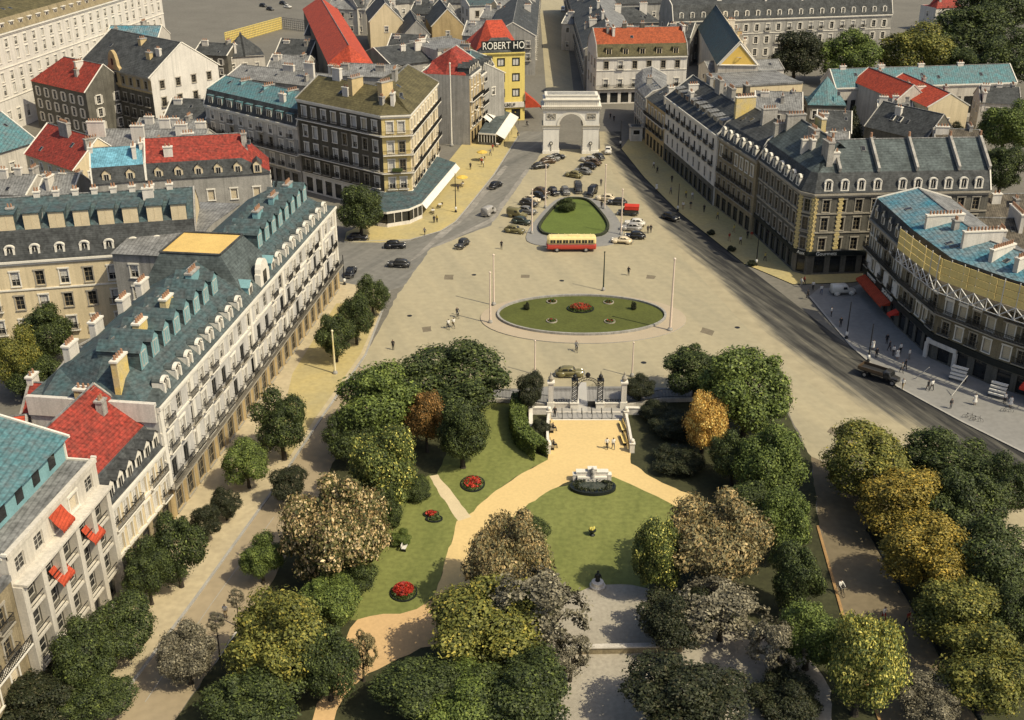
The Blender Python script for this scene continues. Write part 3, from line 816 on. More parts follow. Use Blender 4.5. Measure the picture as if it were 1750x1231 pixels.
# behind the rear wing
building('blue_roofed_house', 'house with sky blue sheet roof left of the long red roof', [E(158, 316, 12.5), E(250, 309, 12.5)], 12, 12.5, GREYST, [SLATE, SKYB, SKYB, SLATE], MANS(.1, 2.8, 5.2), sp=4, floors=[(8, 2, 1.2, 'cream')], dorm=[('gable', 4, .1, .2, SLATE, BLIND, None, .5)], chim=[(.02, 6, 3, .7, 2.5, 2.5, WHITE), (.97, 6, 4, .7, 2.5, 1.8, WHITE)], cat='house')
building('long_red_roofed_house', 'long house with streaky crimson roof over a row of cream mansard windows', [E(251, 309, 12.5), E(462, 296, 12.5)], 12, 12.5, GREYST, [SLATE, RED, RED, SLATE], MANS(.1, 2.9, 6.4), hip=(0, 5), sp=4, floors=[(8, 2, 1.2, 'cream')], ends=(None, [(8, 2, 1.2, 'half'), (4, 2, 1.2, 'half')]), dorm=[('gable', 3.3, .1, .2, SLATE, BLIND, None, .5)], chim=[(.35, 7, 5, 2.2, .8, 1.6, WHITE), (.75, 10, 3, 2.2, .8, 1.6, WHITE)], cat='house')
building('grey_roofed_house', 'grey zinc roofs with clusters of white chimneys behind the blue and red roofs', [E(135, 262, 11), E(345, 262, 11)], 14, 11, PALE, [ZINC, ZINC], GABLE(3.2), sp=3.5, floors=[(6, 1.8, 1, 'half')], chim=[(.1, 5, 2, 3.5, .7, 3.2, WHITE), (.45, 4, 2, 2.6, .8, 2.6, WHITE), (.62, 9, 2, 2.2, .8, 2.8, WHITE), (.8, 5, 2, 2.4, .8, 2.6, WHITE), (.93, 8, 2, 2.0, .8, 2.4, WHITE)], cat='house')
building('cream_gabled_house', 'cream walled house whose dark red roof is cut by a broad chimney slab', [E(43, 262, 10), E(127, 291, 10)], 12, 10, CREAM, [RED, RED], GABLE(5.2), sp=3.6, floors=[(1.5, 1.9, 1, 'half'), (4.6, 1.9, 1, 'shut'), (7.4, 1.6, 1, 'half')], chim=[(.45, 5, 2.2, 3.4, .9, 4.6, BRICK), (.96, 5, 3, .8, 3.0, 2.2, BRICK)], cat='house')
building('teal_roofed_hall', 'pale walled hall with a big plain teal roof at the left edge', [E(-130, 300, 8), E(62, 240, 8)], 18, 8, PALE, [TEAL, ZINC], GABLE(5.5), sp=5, floors=[(3, 2, 1.2, 'half')], cat='hall')
building('red_hipped_house', 'dark fronted house with dull red hipped roof beside the curved gable', [E(53, 137, 12), E(146, 158, 12)], 12, 12, DARKST, [RED, RED], GABLE(5.8), hip=(7, 0), sp=3.4, floors=[(2, 2, 1.1, 'shut'), (5.4, 2, 1.1, 'shut'), (8.6, 2, 1.1, 'shut')], cat='house')
b8 = building('curved_gable_house', 'tall dark house with a curved ornamental gable in the middle of its eaves', [E(138, 106, 16), E(257, 133, 16)], 20, 16, OCHRE, [SLATE, SLATE], GABLE(7), endmat=WHITE, sp=3.2, cornice=TRIMD, courses=(12.4,), floors=[(1.5, 2.1, 1.2, 'brown'), (5, 2.1, 1.2, 'brown'), (8.6, 2.1, 1.2, 'brown'), (12.9, 1.9, 1.2, 'dark')], base=(11.9, DBROWN), chim=[(.55, 8, 5, 1.2, 1.8, 1.6, CHTAN), (.8, 4.5, 3, 1.6, 1.0, 1.6, CHTAN)], cat='house')
mb = MB(); q0 = (E(138, 106, 16), E(257, 133, 16)); dd = (q0[1] - q0[0]).normalized(); L8 = (q0[1] - q0[0]).length
pr = [(-2.6, -3.6), (2.6, -3.6), (2.6, .6), (1.9, 1.2), (1.7, 2.6), (1.2, 3.9), (.5, 4.6), (0, 4.8), (-.5, 4.6), (-1.2, 3.9), (-1.7, 2.6), (-1.9, 1.2), (-2.6, .6)]
nn = Vector((-dd.y, dd.x))
def g8(x, y, z): return V3(dd * (L8 * .5 + x) + nn * y, 16 + z)
mb.face([g8(x, -.35, z) for x, z in pr], OCHRE); mb.face([g8(x, .5, z) for x, z in reversed(pr)], OCHRE)
for a, b in zip(pr, pr[1:] + pr[:1]): mb.face([g8(a[0], -.35, a[1]), g8(a[0], .5, a[1]), g8(b[0], .5, b[1]), g8(b[0], -.35, b[1])], OCHRE)
mb.face([g8(x, -.4, z) for x, z in ((-1.3, -3), (1.3, -3), (1.3, -.6), (.8, .1), (-.8, .1), (-1.3, -.6))], GLASS)
mb.face([g8(x, -.4, z) for x, z in ((-.4, 1.2), (.4, 1.2), (.4, 2.8), (-.4, 2.8))], GLASS)
mb.build('ornamental_gable', b8)
building('blue_roofed_back_building', 'building with a weathered blue roof between curved gable and long white range', [E(178, 72, 14), E(268, 72, 14)], 14, 14, PALE, [TEALB, TEALB], GABLE(3.5), cat='building')
a9, b9 = E(20, 52, 24), E(192, 1, 24); d9 = (b9 - a9).normalized()
building('long_white_range', 'very long tall white range with string courses and flat dormers at the top left', [a9 - d9 * 40, a9 + d9 * 84], 18, 24, WHITE, [BROWNST, OLIVE, OLIVE], [(-.01, .03), (.06, 3.2), (.5, 6), (1.01, .05)], sp=4.2, cornice=TRIM, courses=(8, 15.5), floors=[(2, 3, 1.5, 'half'), (9, 2.6, 1.3, ['half', 'curtain']), (12.4, 2.2, 1.3, ['half', 'curtain']), (17, 2.4, 1.3, ['half', 'curtain']), (20.4, 2, 1.3, ['half', 'curtain'])], dorm=[('box', 4.2, .4, .2, TRIM, TRIM, None, 1)], cat='building')
b10 = building('teal_roofed_apartments', 'grey apartment house with bright teal roof, white framed bay windows and stone cornice', [E(350, 178, 14), E(508, 216, 14)], 13, 14, PALE, [SLATE, TEAL, TEAL, SLATE], MANS(.07, 3.3, 5.4), sp=3.2, cornice=TRIM, courses=(4, 7.5), floors=[(.4, 3, 2, 'shop'), (4.5, 2.2, 1.2, 'full'), (8, 2.2, 1.2, ['full', 'brown']), (11, 1.9, 1.2, ['half', 'full'])], balc=((7.7, None),), dorm=[('box', 3.3, .05, .35, TEAL, TRIM, None, .6)], chim=[(.25, 6, 4, .5, 3, 1.4, TEALP), (.5, 6, 4, .5, 3, 1.4, TEALP), (.75, 6, 4, .5, 3, 1.4, TEALP), (.98, 7, 3, .6, 5, 3.0, WHITE)], base=(11.0, GREYST), cat='apartment house')
# yellow corner building
o11 = [E(507, 168, 20), E(651, 197, 20), E(699, 195, 20), E(747, 141, 20)]
b11 = building('corner_cafe_building', 'cream corner block with yellow angled corner, olive roof, balconies and cafe verandah', o11, 13, 20, CREAM, [OLIVE, OLIVE], [(-.03, .0), (.5, 3.7), (1.02, .0)], hip=(0, 0), sp=2.75, marg=.5, cornice=TRIM, courses=(4.1,),
    walls2={0: DBROWN, 1: YELLOW}, floors=[(0.3, 3.1, 2.0, 'shop'), (4.9, 2.3, 1.2, ['full', 'brown', 'curtain']), (8.6, 2.3, 1.2, ['full', 'dark', 'curtain']), (12.3, 2.3, 1.2, ['half', 'dark', 'curtain']), (16.4, 2.2, 1.25, ['cream', 'curtain', 'half'])],  # shade of the left wall is put into its dark stone colour
    balc=((8.3, None), (12.0, (1, 3)), (15.9, None)), base=(4.0, WHITE),
    chim=[(.22, 4.5, 2.0, 1.2, 3.2, 3.2, CHTAN), (.36, 4.5, 2.0, 1.2, 3.2, 3.4, CHTAN), (.1, 6.3, 4.6, 2.2, .8, 1.2, WHITE), (.75, 6, 4, 2.4, .8, 1.6, BRICK)], cat='corner building')
c0 = Vector(o11[0])
vo = [P(642, 372), P(646, 388), P(662, 390), P(700, 384), P(722, 374), P(780, 303)]
vi = [o11[1] + (o11[0] - o11[1]).normalized() * 4, o11[1], o11[1].lerp(o11[2], .4), o11[1].lerp(o11[2], .8), o11[2], o11[3].lerp(o11[2], .12)]
vo = [p - c0 for p in vo]; vi = [p - c0 for p in vi]
mb = MB()
for i in range(5):
    mb.face([V3(vo[i], 3.3), V3(vo[i + 1], 3.3), V3(vi[i + 1], 4.3), V3(vi[i], 4.3)], TEALD if i > 0 else SLATEG)
    mb.face([V3(vo[i], 2.85), V3(vo[i + 1], 2.85), V3(vo[i + 1], 3.3), V3(vo[i], 3.3)], CANVAS)
    if i < 4:
        mb.face([V3(vo[i], 0), V3(vo[i + 1], 0), V3(vo[i + 1], .9), V3(vo[i], .9)], WHITE)
        L = (vo[i + 1] - vo[i]).length; n = max(1, int(L / 1.2))
        mb.face([V3(vo[i].lerp(vi[i], .02), .9), V3(vo[i + 1].lerp(vi[i + 1], .02), .9), V3(vo[i + 1].lerp(vi[i + 1], .02), 2.85), V3(vo[i].lerp(vi[i], .02), 2.85)], GLASS)
        for k in range(n + 1):
            p = vo[i].lerp(vo[i + 1], k / n); mb.box((p.x, p.y, 1.85), (.14, .14, 1.95), TRIM)
mb.build('verandah', b11)
b_ = MB(); q = [vo[4], vo[5]]; A, B = offs(q, 0.1), offs(q, -.9)
b_.face([V3(A[0], 3.2), V3(A[1], 3.2), V3(B[1], 2.1), V3(B[0], 2.1)], CANVAS); b_.build('awning', b11)
p = (o11[1] + o11[2]) / 2 - c0; b_ = MB(); b_.box((p.x + .1, p.y - .8, 9.0), (2.0, .9, .5), mat('planter_green', (.05, .07, .02)), 0); b_.build('flower_box', b11)
# street side row beyond
p12a, p12b = E(802, 130, 17), E(843, 99, 17); pm = p12a.lerp(p12b, .42)
F12 = [(.3, 2.9, 1.9, 'shop'), (4.6, 2.2, 1.1, ['full', 'brown']), (7.9, 2.2, 1.1, ['full', 'cream', 'brown']), (11, 2.1, 1.1, ['brown', 'cream', 'half']), (14, 1.9, 1.1, ['half', 'full'])]
b12 = building('red_hipped_corner_house', 'narrow ochre house with red hipped roof facing the square beside a grey blank gable', [p12a, pm], 12, 17, OCHRE, [SLATE, RED, RED, RED], MANS(.08, 2, 5.2), endmat=GREYST, clutter=False, hip=(6, 0), sp=2.4, floors=F12, cornice=TRIM, courses=(4,), balc=((10.8, None),), dorm=[('gable', 2.6, .1, .1, SLATE, TRIM, None, .3)], cat='house')
b_ = MB(); A = offs([p12a - p12a, pm - p12a], 0)
b12b = building('teal_roofed_shop_house', 'ochre street house with teal roof, mansard dormers and white shop awnings', [pm + (p12b - p12a).normalized() * .02, p12b], 12, 15.2, OCHRE, [SLATE, TEALD, TEALD, SLATE], MANS(.08, 1.8, 3.6), clutter=False, sp=2.4, endmat=GREYST, floors=[(.3, 2.9, 1.9, 'shop'), (4.6, 2.2, 1.1, ['full', 'brown']), (7.6, 2.1, 1.1, ['full', 'cream', 'brown']), (10.4, 2, 1.1, ['brown', 'cream', 'half']), (12.9, 1.7, 1.1, ['half', 'full'])], cornice=TRIM, courses=(4,), balc=((7.3, None), (10.1, None)), dorm=[('gable', 2.6, .1, .1, SLATE, TRIM, None, .3)], chim=[(.2, 4, 3, .8, 2, 2.4, TEALP), (.6, 6, 3.5, .8, 2.5, 2.4, BRICK)], cat='house')
pd = (p12b - pm)
for f in (.2, .5, .82):
    b_ = MB(); q = [pd * (f - .11), pd * (f + .11)]; A, B = offs(q, -.3), offs(q, -2.0)
    b_.face([V3(A[0], 4.6), V3(A[1], 4.6), V3(B[1], 3.4), V3(B[0], 3.4)], CANVAS); b_.face([V3(B[0], 3.4), V3(B[1], 3.4), V3(B[1], 3.1), V3(B[0], 3.1)], CANVAS); b_.build('awning', b12b)
building('grey_gable_house', 'low grey house with pale gable squeezed between olive roof and red hip', [E(722, 122, 14), E(792, 138, 14)], 14, 14, GREYST, [ZINC, ZINC], GABLE(3.4), sp=4, floors=[(9, 1.8, 1, 'half')], chim=[(.3, 5, 2, .7, 4, 3, BRICK)], cat='house')
# cafe pavilion on the pavement
cp = [P(818, 248), P(847, 250), P(872, 212), P(845, 207)]
mb = MB(); cc = cp[0]
q = [p - cc for p in cp]
for i in range(4):
    a, b = q[i], q[(i + 1) % 4]
    mb.face([V3(a, 0), V3(b, 0), V3(b, .8), V3(a, .8)], DARKST)
    mb.face([V3(a.lerp((q[0] + q[2]) / 2, .02), .8), V3(b.lerp((q[0] + q[2]) / 2, .02), .8), V3(b.lerp((q[0] + q[2]) / 2, .02), 2.9), V3(a.lerp((q[0] + q[2]) / 2, .02), 2.9)], GLASS)
    for k in range(6):
        p = a.lerp(b, k / 6); mb.box((p.x, p.y, 1.85), (.14, .14, 2.1), TRIM)
root = tag(empty('cafe_pavilion', V3(cc)), 'low dark roofed cafe pavilion with long white awning on the left pavement', 'pavilion')
mb.build('wall', root)
mb = MB()
mb.face([V3(q[0], 2.95), V3(q[1], 2.95), V3(q[2], 2.95), V3(q[3], 2.95)], SLATEG)
mb.face([V3(q[0], 3.0), V3(q[1], 3.0), V3(q[2], 3.0), V3(q[3], 3.6)], SLATEG)
for a, b in ((0, 1), (1, 2)): sweep(mb, [q[a], q[b]], 0, -.15, 2.7, 3.05, TRIM)
mb.build('roof', root)
mb = MB(); A, B = offs([q[1], q[2]], -.16), offs([q[1], q[2]], -2.2)
mb.face([V3(A[0], 3.0), V3(A[1], 3.0), V3(B[1], 1.9), V3(B[0], 1.9)], CANVAS); mb.face([V3(B[0], 1.9), V3(B[1], 1.9), V3(B[1], 1.6), V3(B[0], 1.6)], CANVAS)
for k in range(5):
    p = B[0].lerp(B[1], k / 4); mb.tube(V3(p, 0), V3(p, 1.9), .04, .04, IRON, 5)
mb.build('awning', root)
# the yellow shop building with the big roof letters
o13 = [E(815, 91, 18), E(897, 88, 18)]
rob = building('yellow_corner_shop', 'bright yellow corner shop with dark lettered roof band, red hipped roof and framed square windows', o13, 20, 18, YPAINT, [SLATE, ORED, ORED, SLATE], MANS(.1, 3.4, 6.6), hip=(4.2, 4.2), sp=4.0, marg=.4, cornice=YPAINT,
    floors=[(.3, 2.8, 2.4, 'shop'), (6.3, 2.2, 2.1, 'framed'), (10.3, 2.2, 2.1, 'framed'), (14.3, 2.2, 2.1, 'framed')], ends=(None, [(.3, 2.8, 2.4, 'shop'), (6.3, 2.2, 2.1, 'framed'), (10.3, 2.2, 2.1, 'framed'), (14.3, 2.2, 2.1, 'framed')]), clutter=False, cat='shop')
d13 = (o13[1] - o13[0]).normalized(); n13 = Vector((-d13.y, d13.x)); L13 = (o13[1] - o13[0]).length
b_ = MB(); sweep(b_, [d13 * 1.2, d13 * (L13 - .2)], .0, .12, 18.15, 20.9, SIGNB); sg = b_.build('sign_board', rob)
p = d13 * (L13 * .555) - n13 * .03
lettering('ROBERT HO', sg, (p.x, p.y, 19.6), math.atan2(d13.y, d13.x), 2.6, SIGNW, font_w=.78)
b_ = MB(); sweep(b_, [d13 * .5, d13 * (L13 - .2)], -.1, -.4, 3.6, 5.0, WHITE); sg = b_.build('shop_fascia', rob)
p = d13 * (L13 * .66) - n13 * .46
lettering('ELBEUF', sg, (p.x, p.y, 4.3), math.atan2(d13.y, d13.x), 1.2, SIGNK, font_w=.9)
b_ = MB(); e0 = d13 * L13; q = [e0 - n13 * .6, e0 + n13 * 9]; A, B = offs(q, -.05), offs(q, -4.6)
b_.face([V3(A[0], 7.2), V3(A[1], 7.2), V3(B[1], 3.4), V3(B[0], 3.4)], ORANGE); b_.face([V3(B[0], 3.4), V3(B[1], 3.4), V3(B[1], 2.7), V3(B[0], 2.7)], ORANGE); b_.face([V3(A[0], 7.2), V3(B[0], 3.4), V3(A[0], 3.4)], ORANGE); b_.build('awning', rob)
# right of the far street
building('red_roofed_white_house', 'white house with brick red roof and cream dormers behind the arch', [E(1020, 98, 13), E(1175, 95, 13)], 16, 13, WHITE, [OLIVE, BRICKR, BRICKR, OLIVE], MANS(.1, 3.2, 6.6), sp=4.2, cornice=TRIM, courses=(9.2,), floors=[(.3, 2.8, 2.2, 'shop'), (4.6, 2.2, 1.2, ['full', 'dark']), (9.7, 2.1, 1.2, ['full', 'dark'])], balc=((4.4, None),), dorm=[('box', 4.4, .2, .4, OLIVE, BLIND, None, 1)], chim=[(.35, 8, 6.5, 1.2, .8, 1.2, DARKST), (.55, 8, 6.5, 1.2, .8, 1.2, DARKST), (1.0, 8, 4, .8, 4, 3, WHITE)], ends=([(4.6, 2.2, 1.2, 'dark'), (9.7, 2.1, 1.2, 'dark')], None), cat='house')
building('curved_zinc_house', 'grey little house with rounded zinc roof at the start of the right hand row', [E(1088, 128, 10.5), E(1086, 148, 10.5), E(1104, 168, 10.5)], 8, 10.5, GREYST, [ZINC, ZINC, ZINC], [(-.03, .03), (.2, 1.6), (.5, 2.2), (1, .1)], sp=2.4, floors=[(.3, 2.8, 1.6, 'shop'), (4.2, 2, 1.1, 'shut'), (7.4, 2, 1.1, 'shut')], cat='house')
building('small_ochre_house', 'small ochre fronted house left of the tall white house', [E(1106, 167, 11.5), E(1139, 192, 11.5)], 10, 11.5, OCHRE, [SLATE, SLATE], GABLE(2.8), sp=2.6, floors=[(.3, 2.8, 1.8, 'shop'), (4.6, 2.1, 1.1, 'brown'), (8, 2.1, 1.1, 'cream')], balc=((7.7, None),), chim=[(.6, 3, 2, 1, 1.6, 2.2, WHITE)], cat='house')
b16 = building('white_house', 'tall plain white house with grey shed dormers and small iron balconies on the right pavement', [E(1139, 165, 15), E(1227, 231, 15)], 12, 15, WHITE, [SLATE, SLATE], [(-.02, .03), (.5, 4.6), (1.02, .03)], sp=3.9, floors=[(.3, 2.9, 2.1, 'shop'), (4.6, 2.1, 1.1, 'plain'), (8.1, 2.1, 1.1, 'iron'), (11.6, 2.1, 1.1, 'iron')], cornice=TRIM,
    dorm=[('shed', 3.9, 1.5, .8, ZINC, GREYST, None, 1)], chim=[(.5, 6, 4.2, 3, .9, 3.0, BRICK), (.68, 6.4, 4.2, 3, .9, 2.6, BRICK), (.8, 8, 4, 1.6, 1, 4.2, DARKST), (.25, 7, 4, 2.4, .8, 2.0, BRICK)], base=(4.2, DARKST), cat='house')
building('brown_mansard_house', 'brown house with slate mansard and yellow party wall between white house and corner building', [E(1228.5, 232, 14.8), E(1295, 274, 14.8)], 14, 14.8, BROWNST, [SLATE, SLATE, SLATE, SLATE], MANS(.1, 2.6, 5.4), sp=2.5, floors=[(.3, 2.8, 2, 'shop'), (4.5, 2.2, 1.1, 'brown'), (7.8, 2.2, 1.1, 'brown'), (11.2, 2.1, 1.1, ['cream', 'brown'])], cornice=TRIMD, courses=(4, 7.5), dorm=[('round', 2.9, .2, .2, SLATE, TRIM, None, .4)], chim=[(.02, 5, 3, .8, 4.2, 4.6, CHYEL), (.5, 6, 4.6, 1.0, 3, 2.6, BRICK), (.98, 5, 3.2, .8, 4.2, 3.4, BRICK)], cat='house')  # wall in plain brown stone
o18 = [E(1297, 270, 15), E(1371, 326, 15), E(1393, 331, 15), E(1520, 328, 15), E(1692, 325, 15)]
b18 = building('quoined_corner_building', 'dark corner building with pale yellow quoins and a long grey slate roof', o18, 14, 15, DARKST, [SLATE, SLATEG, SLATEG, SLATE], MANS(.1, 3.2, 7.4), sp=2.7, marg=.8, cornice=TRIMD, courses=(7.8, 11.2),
    floors=[(.4, 3.1, 1.9, 'shop'), (4.7, 2.2, 1.15, 'dark'), (8.3, 2.3, 1.15, 'dark'), (11.6, 2.2, 1.15, 'dark')], segs={1: [(.4, 3.1, 1.6, 'shop'), (4.7, 2.2, 1.1, 'dark'), (8.3, 2.3, 1.1, 'dark'), (11.6, 2.2, 1.1, 'dark')]},
    dorm=[('round', 2.9, .15, .25, SLATE, TRIM, (0, 1, 2, 3), .8)], chim=[(.2, 5.5, 4.4, 2.6, 1.1, 3.6, BRICK), (.36, 4.5, 3.6, 2.6, 1.1, 4.4, BRICK), (.02, 6, 4, 1.0, 3.6, 4.2, BRICK), (.1, 9, 5, 3.0, .9, 3.6, CHYEL)], cat='corner building', gf=(3.7, 4.5, SIGNB))
c18 = Vector(o18[0])
for i, f0 in ((1, 0), (1, 1), (2, .02), (2, .36)):
    a, b = o18[i] - c18, o18[i + 1] - c18
    dd = (b - a).normalized(); p = a.lerp(b, f0) if i == 1 else a.lerp(b, f0)
    mb = MB()
    for k in range(26):
        z = 4.7 + k * .4
        ww = .95 if k % 2 else .6
        pp = p - Vector((-dd.y, dd.x)) * .06
        mb.box((pp.x, pp.y, z), (ww, .22, .34), YELLOW, math.atan2(dd.y, dd.x))
    mb.build('quoin_strip', b18)
a, b = o18[2] - c18, o18[4] - c18
dd = (b - a).normalized(); nn = Vector((-dd.y, dd.x))
for f in (.14, .36, .58, .82, .995):
    p = a.lerp(b, f); mb = MB()
    pr = [(1.2, 18.3), (7.0, 22.2), (7.0, 22.9), (6.4, 22.9), (1.0, 19.0)]
    l = [V3(p + nn * d - dd * .22, z) for d, z in pr]; r = [V3(p + nn * d + dd * .22, z) for d, z in pr]
    mb.face(l, BRICK); mb.face(r[::-1], BRICK)
    for i in range(5): mb.face([l[i], r[i], r[(i + 1) % 5], l[(i + 1) % 5]], BRICK)
    mb.tube(V3(p + nn * 6.7, 22.8), V3(p + nn * 6.7, 23.7), .25, .2, POT, 6)
    mb.build('fire_wall', b18)
a = o18[1] - c18; b = o18[2] - c18; e = o18[3] - c18
d2 = (e - b).normalized(); p = b + d2 * 3.2 + Vector((d2.y, -d2.x)) * .33
lettering('Gourmets', b18, (p.x, p.y, 4.1), math.atan2(d2.y, d2.x), .95, SIGNW, font_w=.95)
d1 = (b - a).normalized(); p = (a + b) / 2 + Vector((d1.y, -d1.x)) * .33
lettering('Aux', b18, (p.x, p.y, 4.1), math.atan2(d1.y, d1.x), .9, SIGNW)
# curved building with scaffold on the right
o19 = [P(1472, 492), P(1530, 558), P(1590, 614), P(1690, 658), P(1800, 698), P(1900, 732)]
b19 = building('curved_corner_building', 'tan curved apartment building with shops below, blue sheets on its roof and yellow boarded scaffold', o19, 13, 12.6, CURVST, [SLATE, TEALB, ZINC, SLATE], [(-.01, .03), (.04, 3.4), (.55, 5.0), (1.0, 3.2), (1.02, .03)], sp=2.3, marg=.4, cornice=TRIMD, courses=(7.4,),  # upper wall in tan stone, darker stone at shop level
    floors=[(.3, 2.6, 2.0, 'shop'), (4.6, 2.0, 1.15, ['brown', 'cream']), (7.9, 2.0, 1.15, ['brown', 'cream', 'curtain', 'dark']), (10.3, 1.6, 1.15, ['brown', 'curtain'])], balc=((7.6, None),),
    dorm=[('gable', 3.0, .0, .4, SLATE, TRIM, (0,), .4)], chim=[(.3, 5, 3.6, .6, 6, 2.2, WHITE), (.47, 6, 4, .6, 6, 2.4, WHITE), (.6, 5, 3.8, .6, 5, 1.8, WHITE), (.75, 7, 4, .6, 6, 2.2, WHITE)], gf=(3.2, 4.1, SIGNB), base=(3.2, DARKST), cat='apartment building')
c19 = Vector(o19[0]); q19 = [p - c19 for p in o19]
mb = MB(); sc = offs([q19[0].lerp(q19[1], .98)] + q19[1:], -1.5)
for z0, z1 in ((13.1, 14.1), (14.2, 15.2), (15.3, 16.3)):
    L = plen(sc); n = int(L / 4.2)
    for i in range(n):
        for s_ in (0,):
            a, d = along(sc, L * i / n); b, _ = along(sc, L * (i + 1) / n - .12)
            sweep(mb, [a, b], 0, -.06, z0, z1, WOODY)
boards = mb.build('hoarding', b19)
mb = MB(); L = plen(sc); n = int(L / 2.1)
for i in range(n + 1):
    a, d = along(sc, L * i / n)
    mb.tube(V3(a, 11.2), V3(a, 16.6), .07, .07, STEEL, 5)
    if i < n:
        b, _ = along(sc, L * (i + 1) / n)
        mb.tube(V3(a, 11.3), V3(b, 13.0), .08, .08, STEEL, 4); mb.tube(V3(a, 13.0), V3(b, 11.3), .08, .08, STEEL, 4)
        mb.tube(V3(a, 11.2), V3(b, 11.2), .07, .07, STEEL, 4)
        nn = Vector((-d.y, d.x)); mb.tube(V3(a, 13.1), V3(a + nn * 1.4, 13.1), .05, .05, STEEL, 4); mb.tube(V3(a, 11.2), V3(a + nn * 1.4, 11.2), .05, .05, STEEL, 4)
mb.build('scaffold', b19)
d = (q19[1] - q19[0]).normalized(); nn = Vector((d.y, -d.x)); L1 = (q19[1] - q19[0]).length
p = q19[0] + d * L1 * .74 + nn * .36; lettering('SIGRAND', b19, (p.x, p.y, 3.65), math.atan2(d.y, d.x), 1.0, SIGNW, font_w=1.1)
p = q19[0] + d * L1 * .28 + nn * .36; lettering('VETEMENTS', b19, (p.x, p.y, 3.65), math.atan2(d.y, d.x), .75, SIGNW)
def awn(par, q, z1, z0, out, m_, inn=-.35, drop=.35):
    b_ = MB(); A, B = offs(q, inn), offs(q, -out)
    for i in range(len(q) - 1):
        b_.face([V3(A[i], z1), V3(A[i + 1], z1), V3(B[i + 1], z0), V3(B[i], z0)], m_); b_.face([V3(B[i], z0), V3(B[i + 1], z0), V3(B[i + 1], z0 - drop), V3(B[i], z0 - drop)], m_)
    for k in (0, -1): b_.face([V3(A[k], z1), V3(B[k], z0), V3(A[k], z0)], m_)
    b_.build('awning', par)
awn(b19, [q19[0].lerp(q19[1], .1), q19[0].lerp(q19[1], .85)], 3.15, 2.5, 1.8, ORANGE)
awn(b19, [q19[0].lerp(q19[1], .99), q19[1].lerp(q19[2], .1)], 3.0, 2.4, 1.7, REDC)
awn(b19, [q19[3].lerp(q19[4], .55), q19[4]], 3.15, 2.4, 2.2, REDC)
# panels between the first floor windows above the sign
for f in (.12, .38, .62, .86):
    p = q19[0].lerp(q19[1], f) + nn * .1; b_ = MB(); b_.box((p.x, p.y, 5.6), (2.0, .16, 2.0), CANVAS, math.atan2(d.y, d.x)); b_.build('poster_panel', b19)
dd = (q19[3] - q19[2]).normalized(); n3 = Vector((dd.y, -dd.x))
b_ = MB(); p = q19[2] + dd * 1.6 + n3 * .2
b_.box((p.x, p.y, 2.9), (5.2, .4, .7), WHITE, math.atan2(dd.y, dd.x))
for s_ in (-2.5, 2.5):
    pp = p + dd * s_; b_.box((pp.x, pp.y, 1.3), (.55, .42, 2.5), WHITE, math.atan2(dd.y, dd.x))
b_.build('shop_front', b19)

# right hand background
building('grey_shed_row', 'brown and grey shed roofs behind the curved building', [E(1585, 388, 9), E(1800, 384, 9)], 13, 9, GREYST, [BROWNR, BROWNR], GABLE(3.6), sp=4, floors=[(4.5, 1.8, 1.1, 'half')], chim=[(.5, 7, 3, .7, 3, 2, WHITE)], cat='sheds')
building('white_gable_shed', 'pale walled house with dark roof at the right edge above the scaffold', [E(1655, 424, 10), E(1830, 428, 10)], 12, 10, PALE, [BROWNR, SLATE], GABLE(3.2), sp=4, floors=[(5, 1.8, 1.1, 'half')], chim=[(.02, 6, 1, .6, 8, 3, WHITE), (.55, 6, 2, .6, 6, 2.6, WHITE)], cat='house')
mk = building('arcaded_market_hall', 'long low hall with patterned turquoise roof and arched openings', [E(1428, 150, 9), E(1738, 140, 9)], 10, 9, PALE, [TEAL, TEAL], GABLE(3.8), sp=5.2, floors=[(1, 4.6, 2.6, 'shop')], cornice=TRIM, chim=[(k, 5, 3.6, 1.6, .6, .8, WHITE) for k in (.07, .28, .5, .72)], cat='market hall')
building('teal_pyramid_house', 'square house with a teal pyramid roof at the near end of the arcaded hall', [E(1380, 178, 9), E(1447, 180, 9)], 9.5, 9, DARKST, [TEAL, TEALD], GABLE(6), hip=(4.7, 4.7), sp=2.6, floors=[(5.4, 2, 1.1, 'shut')], cat='house')
building('beige_flat_building', 'beige flat roofed building with a row of small dark windows', [E(1245, 150, 9), E(1372, 143, 9)], 16, 9, CREAM, [ZINC], FLAT(.5), sp=4.2, floors=[(2, 1.6, 2.0, 'plain'), (6.2, 1.2, 1.8, 'plain')], cat='building')
building('low_white_hall', 'low white hall in front of the yellow pediment', [E(1212, 122, 8), E(1340, 118, 8)], 10, 8, WHITE, [ZINC, ZINC], GABLE(1.8), sp=5, floors=[(5, 1.2, 1.4, 'plain')], cat='hall')
t0 = E(1296, 112, 11); t1 = t0 + Vector((5, 82))
tmp = building('temple_gabled_hall', 'long hall with grey teal roof and bright yellow pediment towards the square', [t0, t1], 11, 11, PALE, [CREAM, TEALD], GABLE(6.5), sp=5, floors=[(5, 2.4, 1.2, 'half')], chim=[(.45, 1, 2, 1.4, 1.4, 1.2, CHTAN)], cat='hall')
mb = MB(); w0 = Vector((0, 0)); td = Vector((5, 82)).normalized(); tn = Vector((-td.y, td.x))
pr = [(0.2, 11.0), (10.8, 11.0), (5.5, 16.8)]
mb.face([V3(tn * a - td * .12, z) for a, z in pr], mat('yellow_pediment', (.75, .5, .12), var=.1))
for (a, z), (a2, z2) in zip(pr, pr[1:] + pr[:1]):
    mb.tube(V3(tn * a - td * .2, z), V3(tn * a2 - td * .2, z2), .22, .22, TRIM, 5)
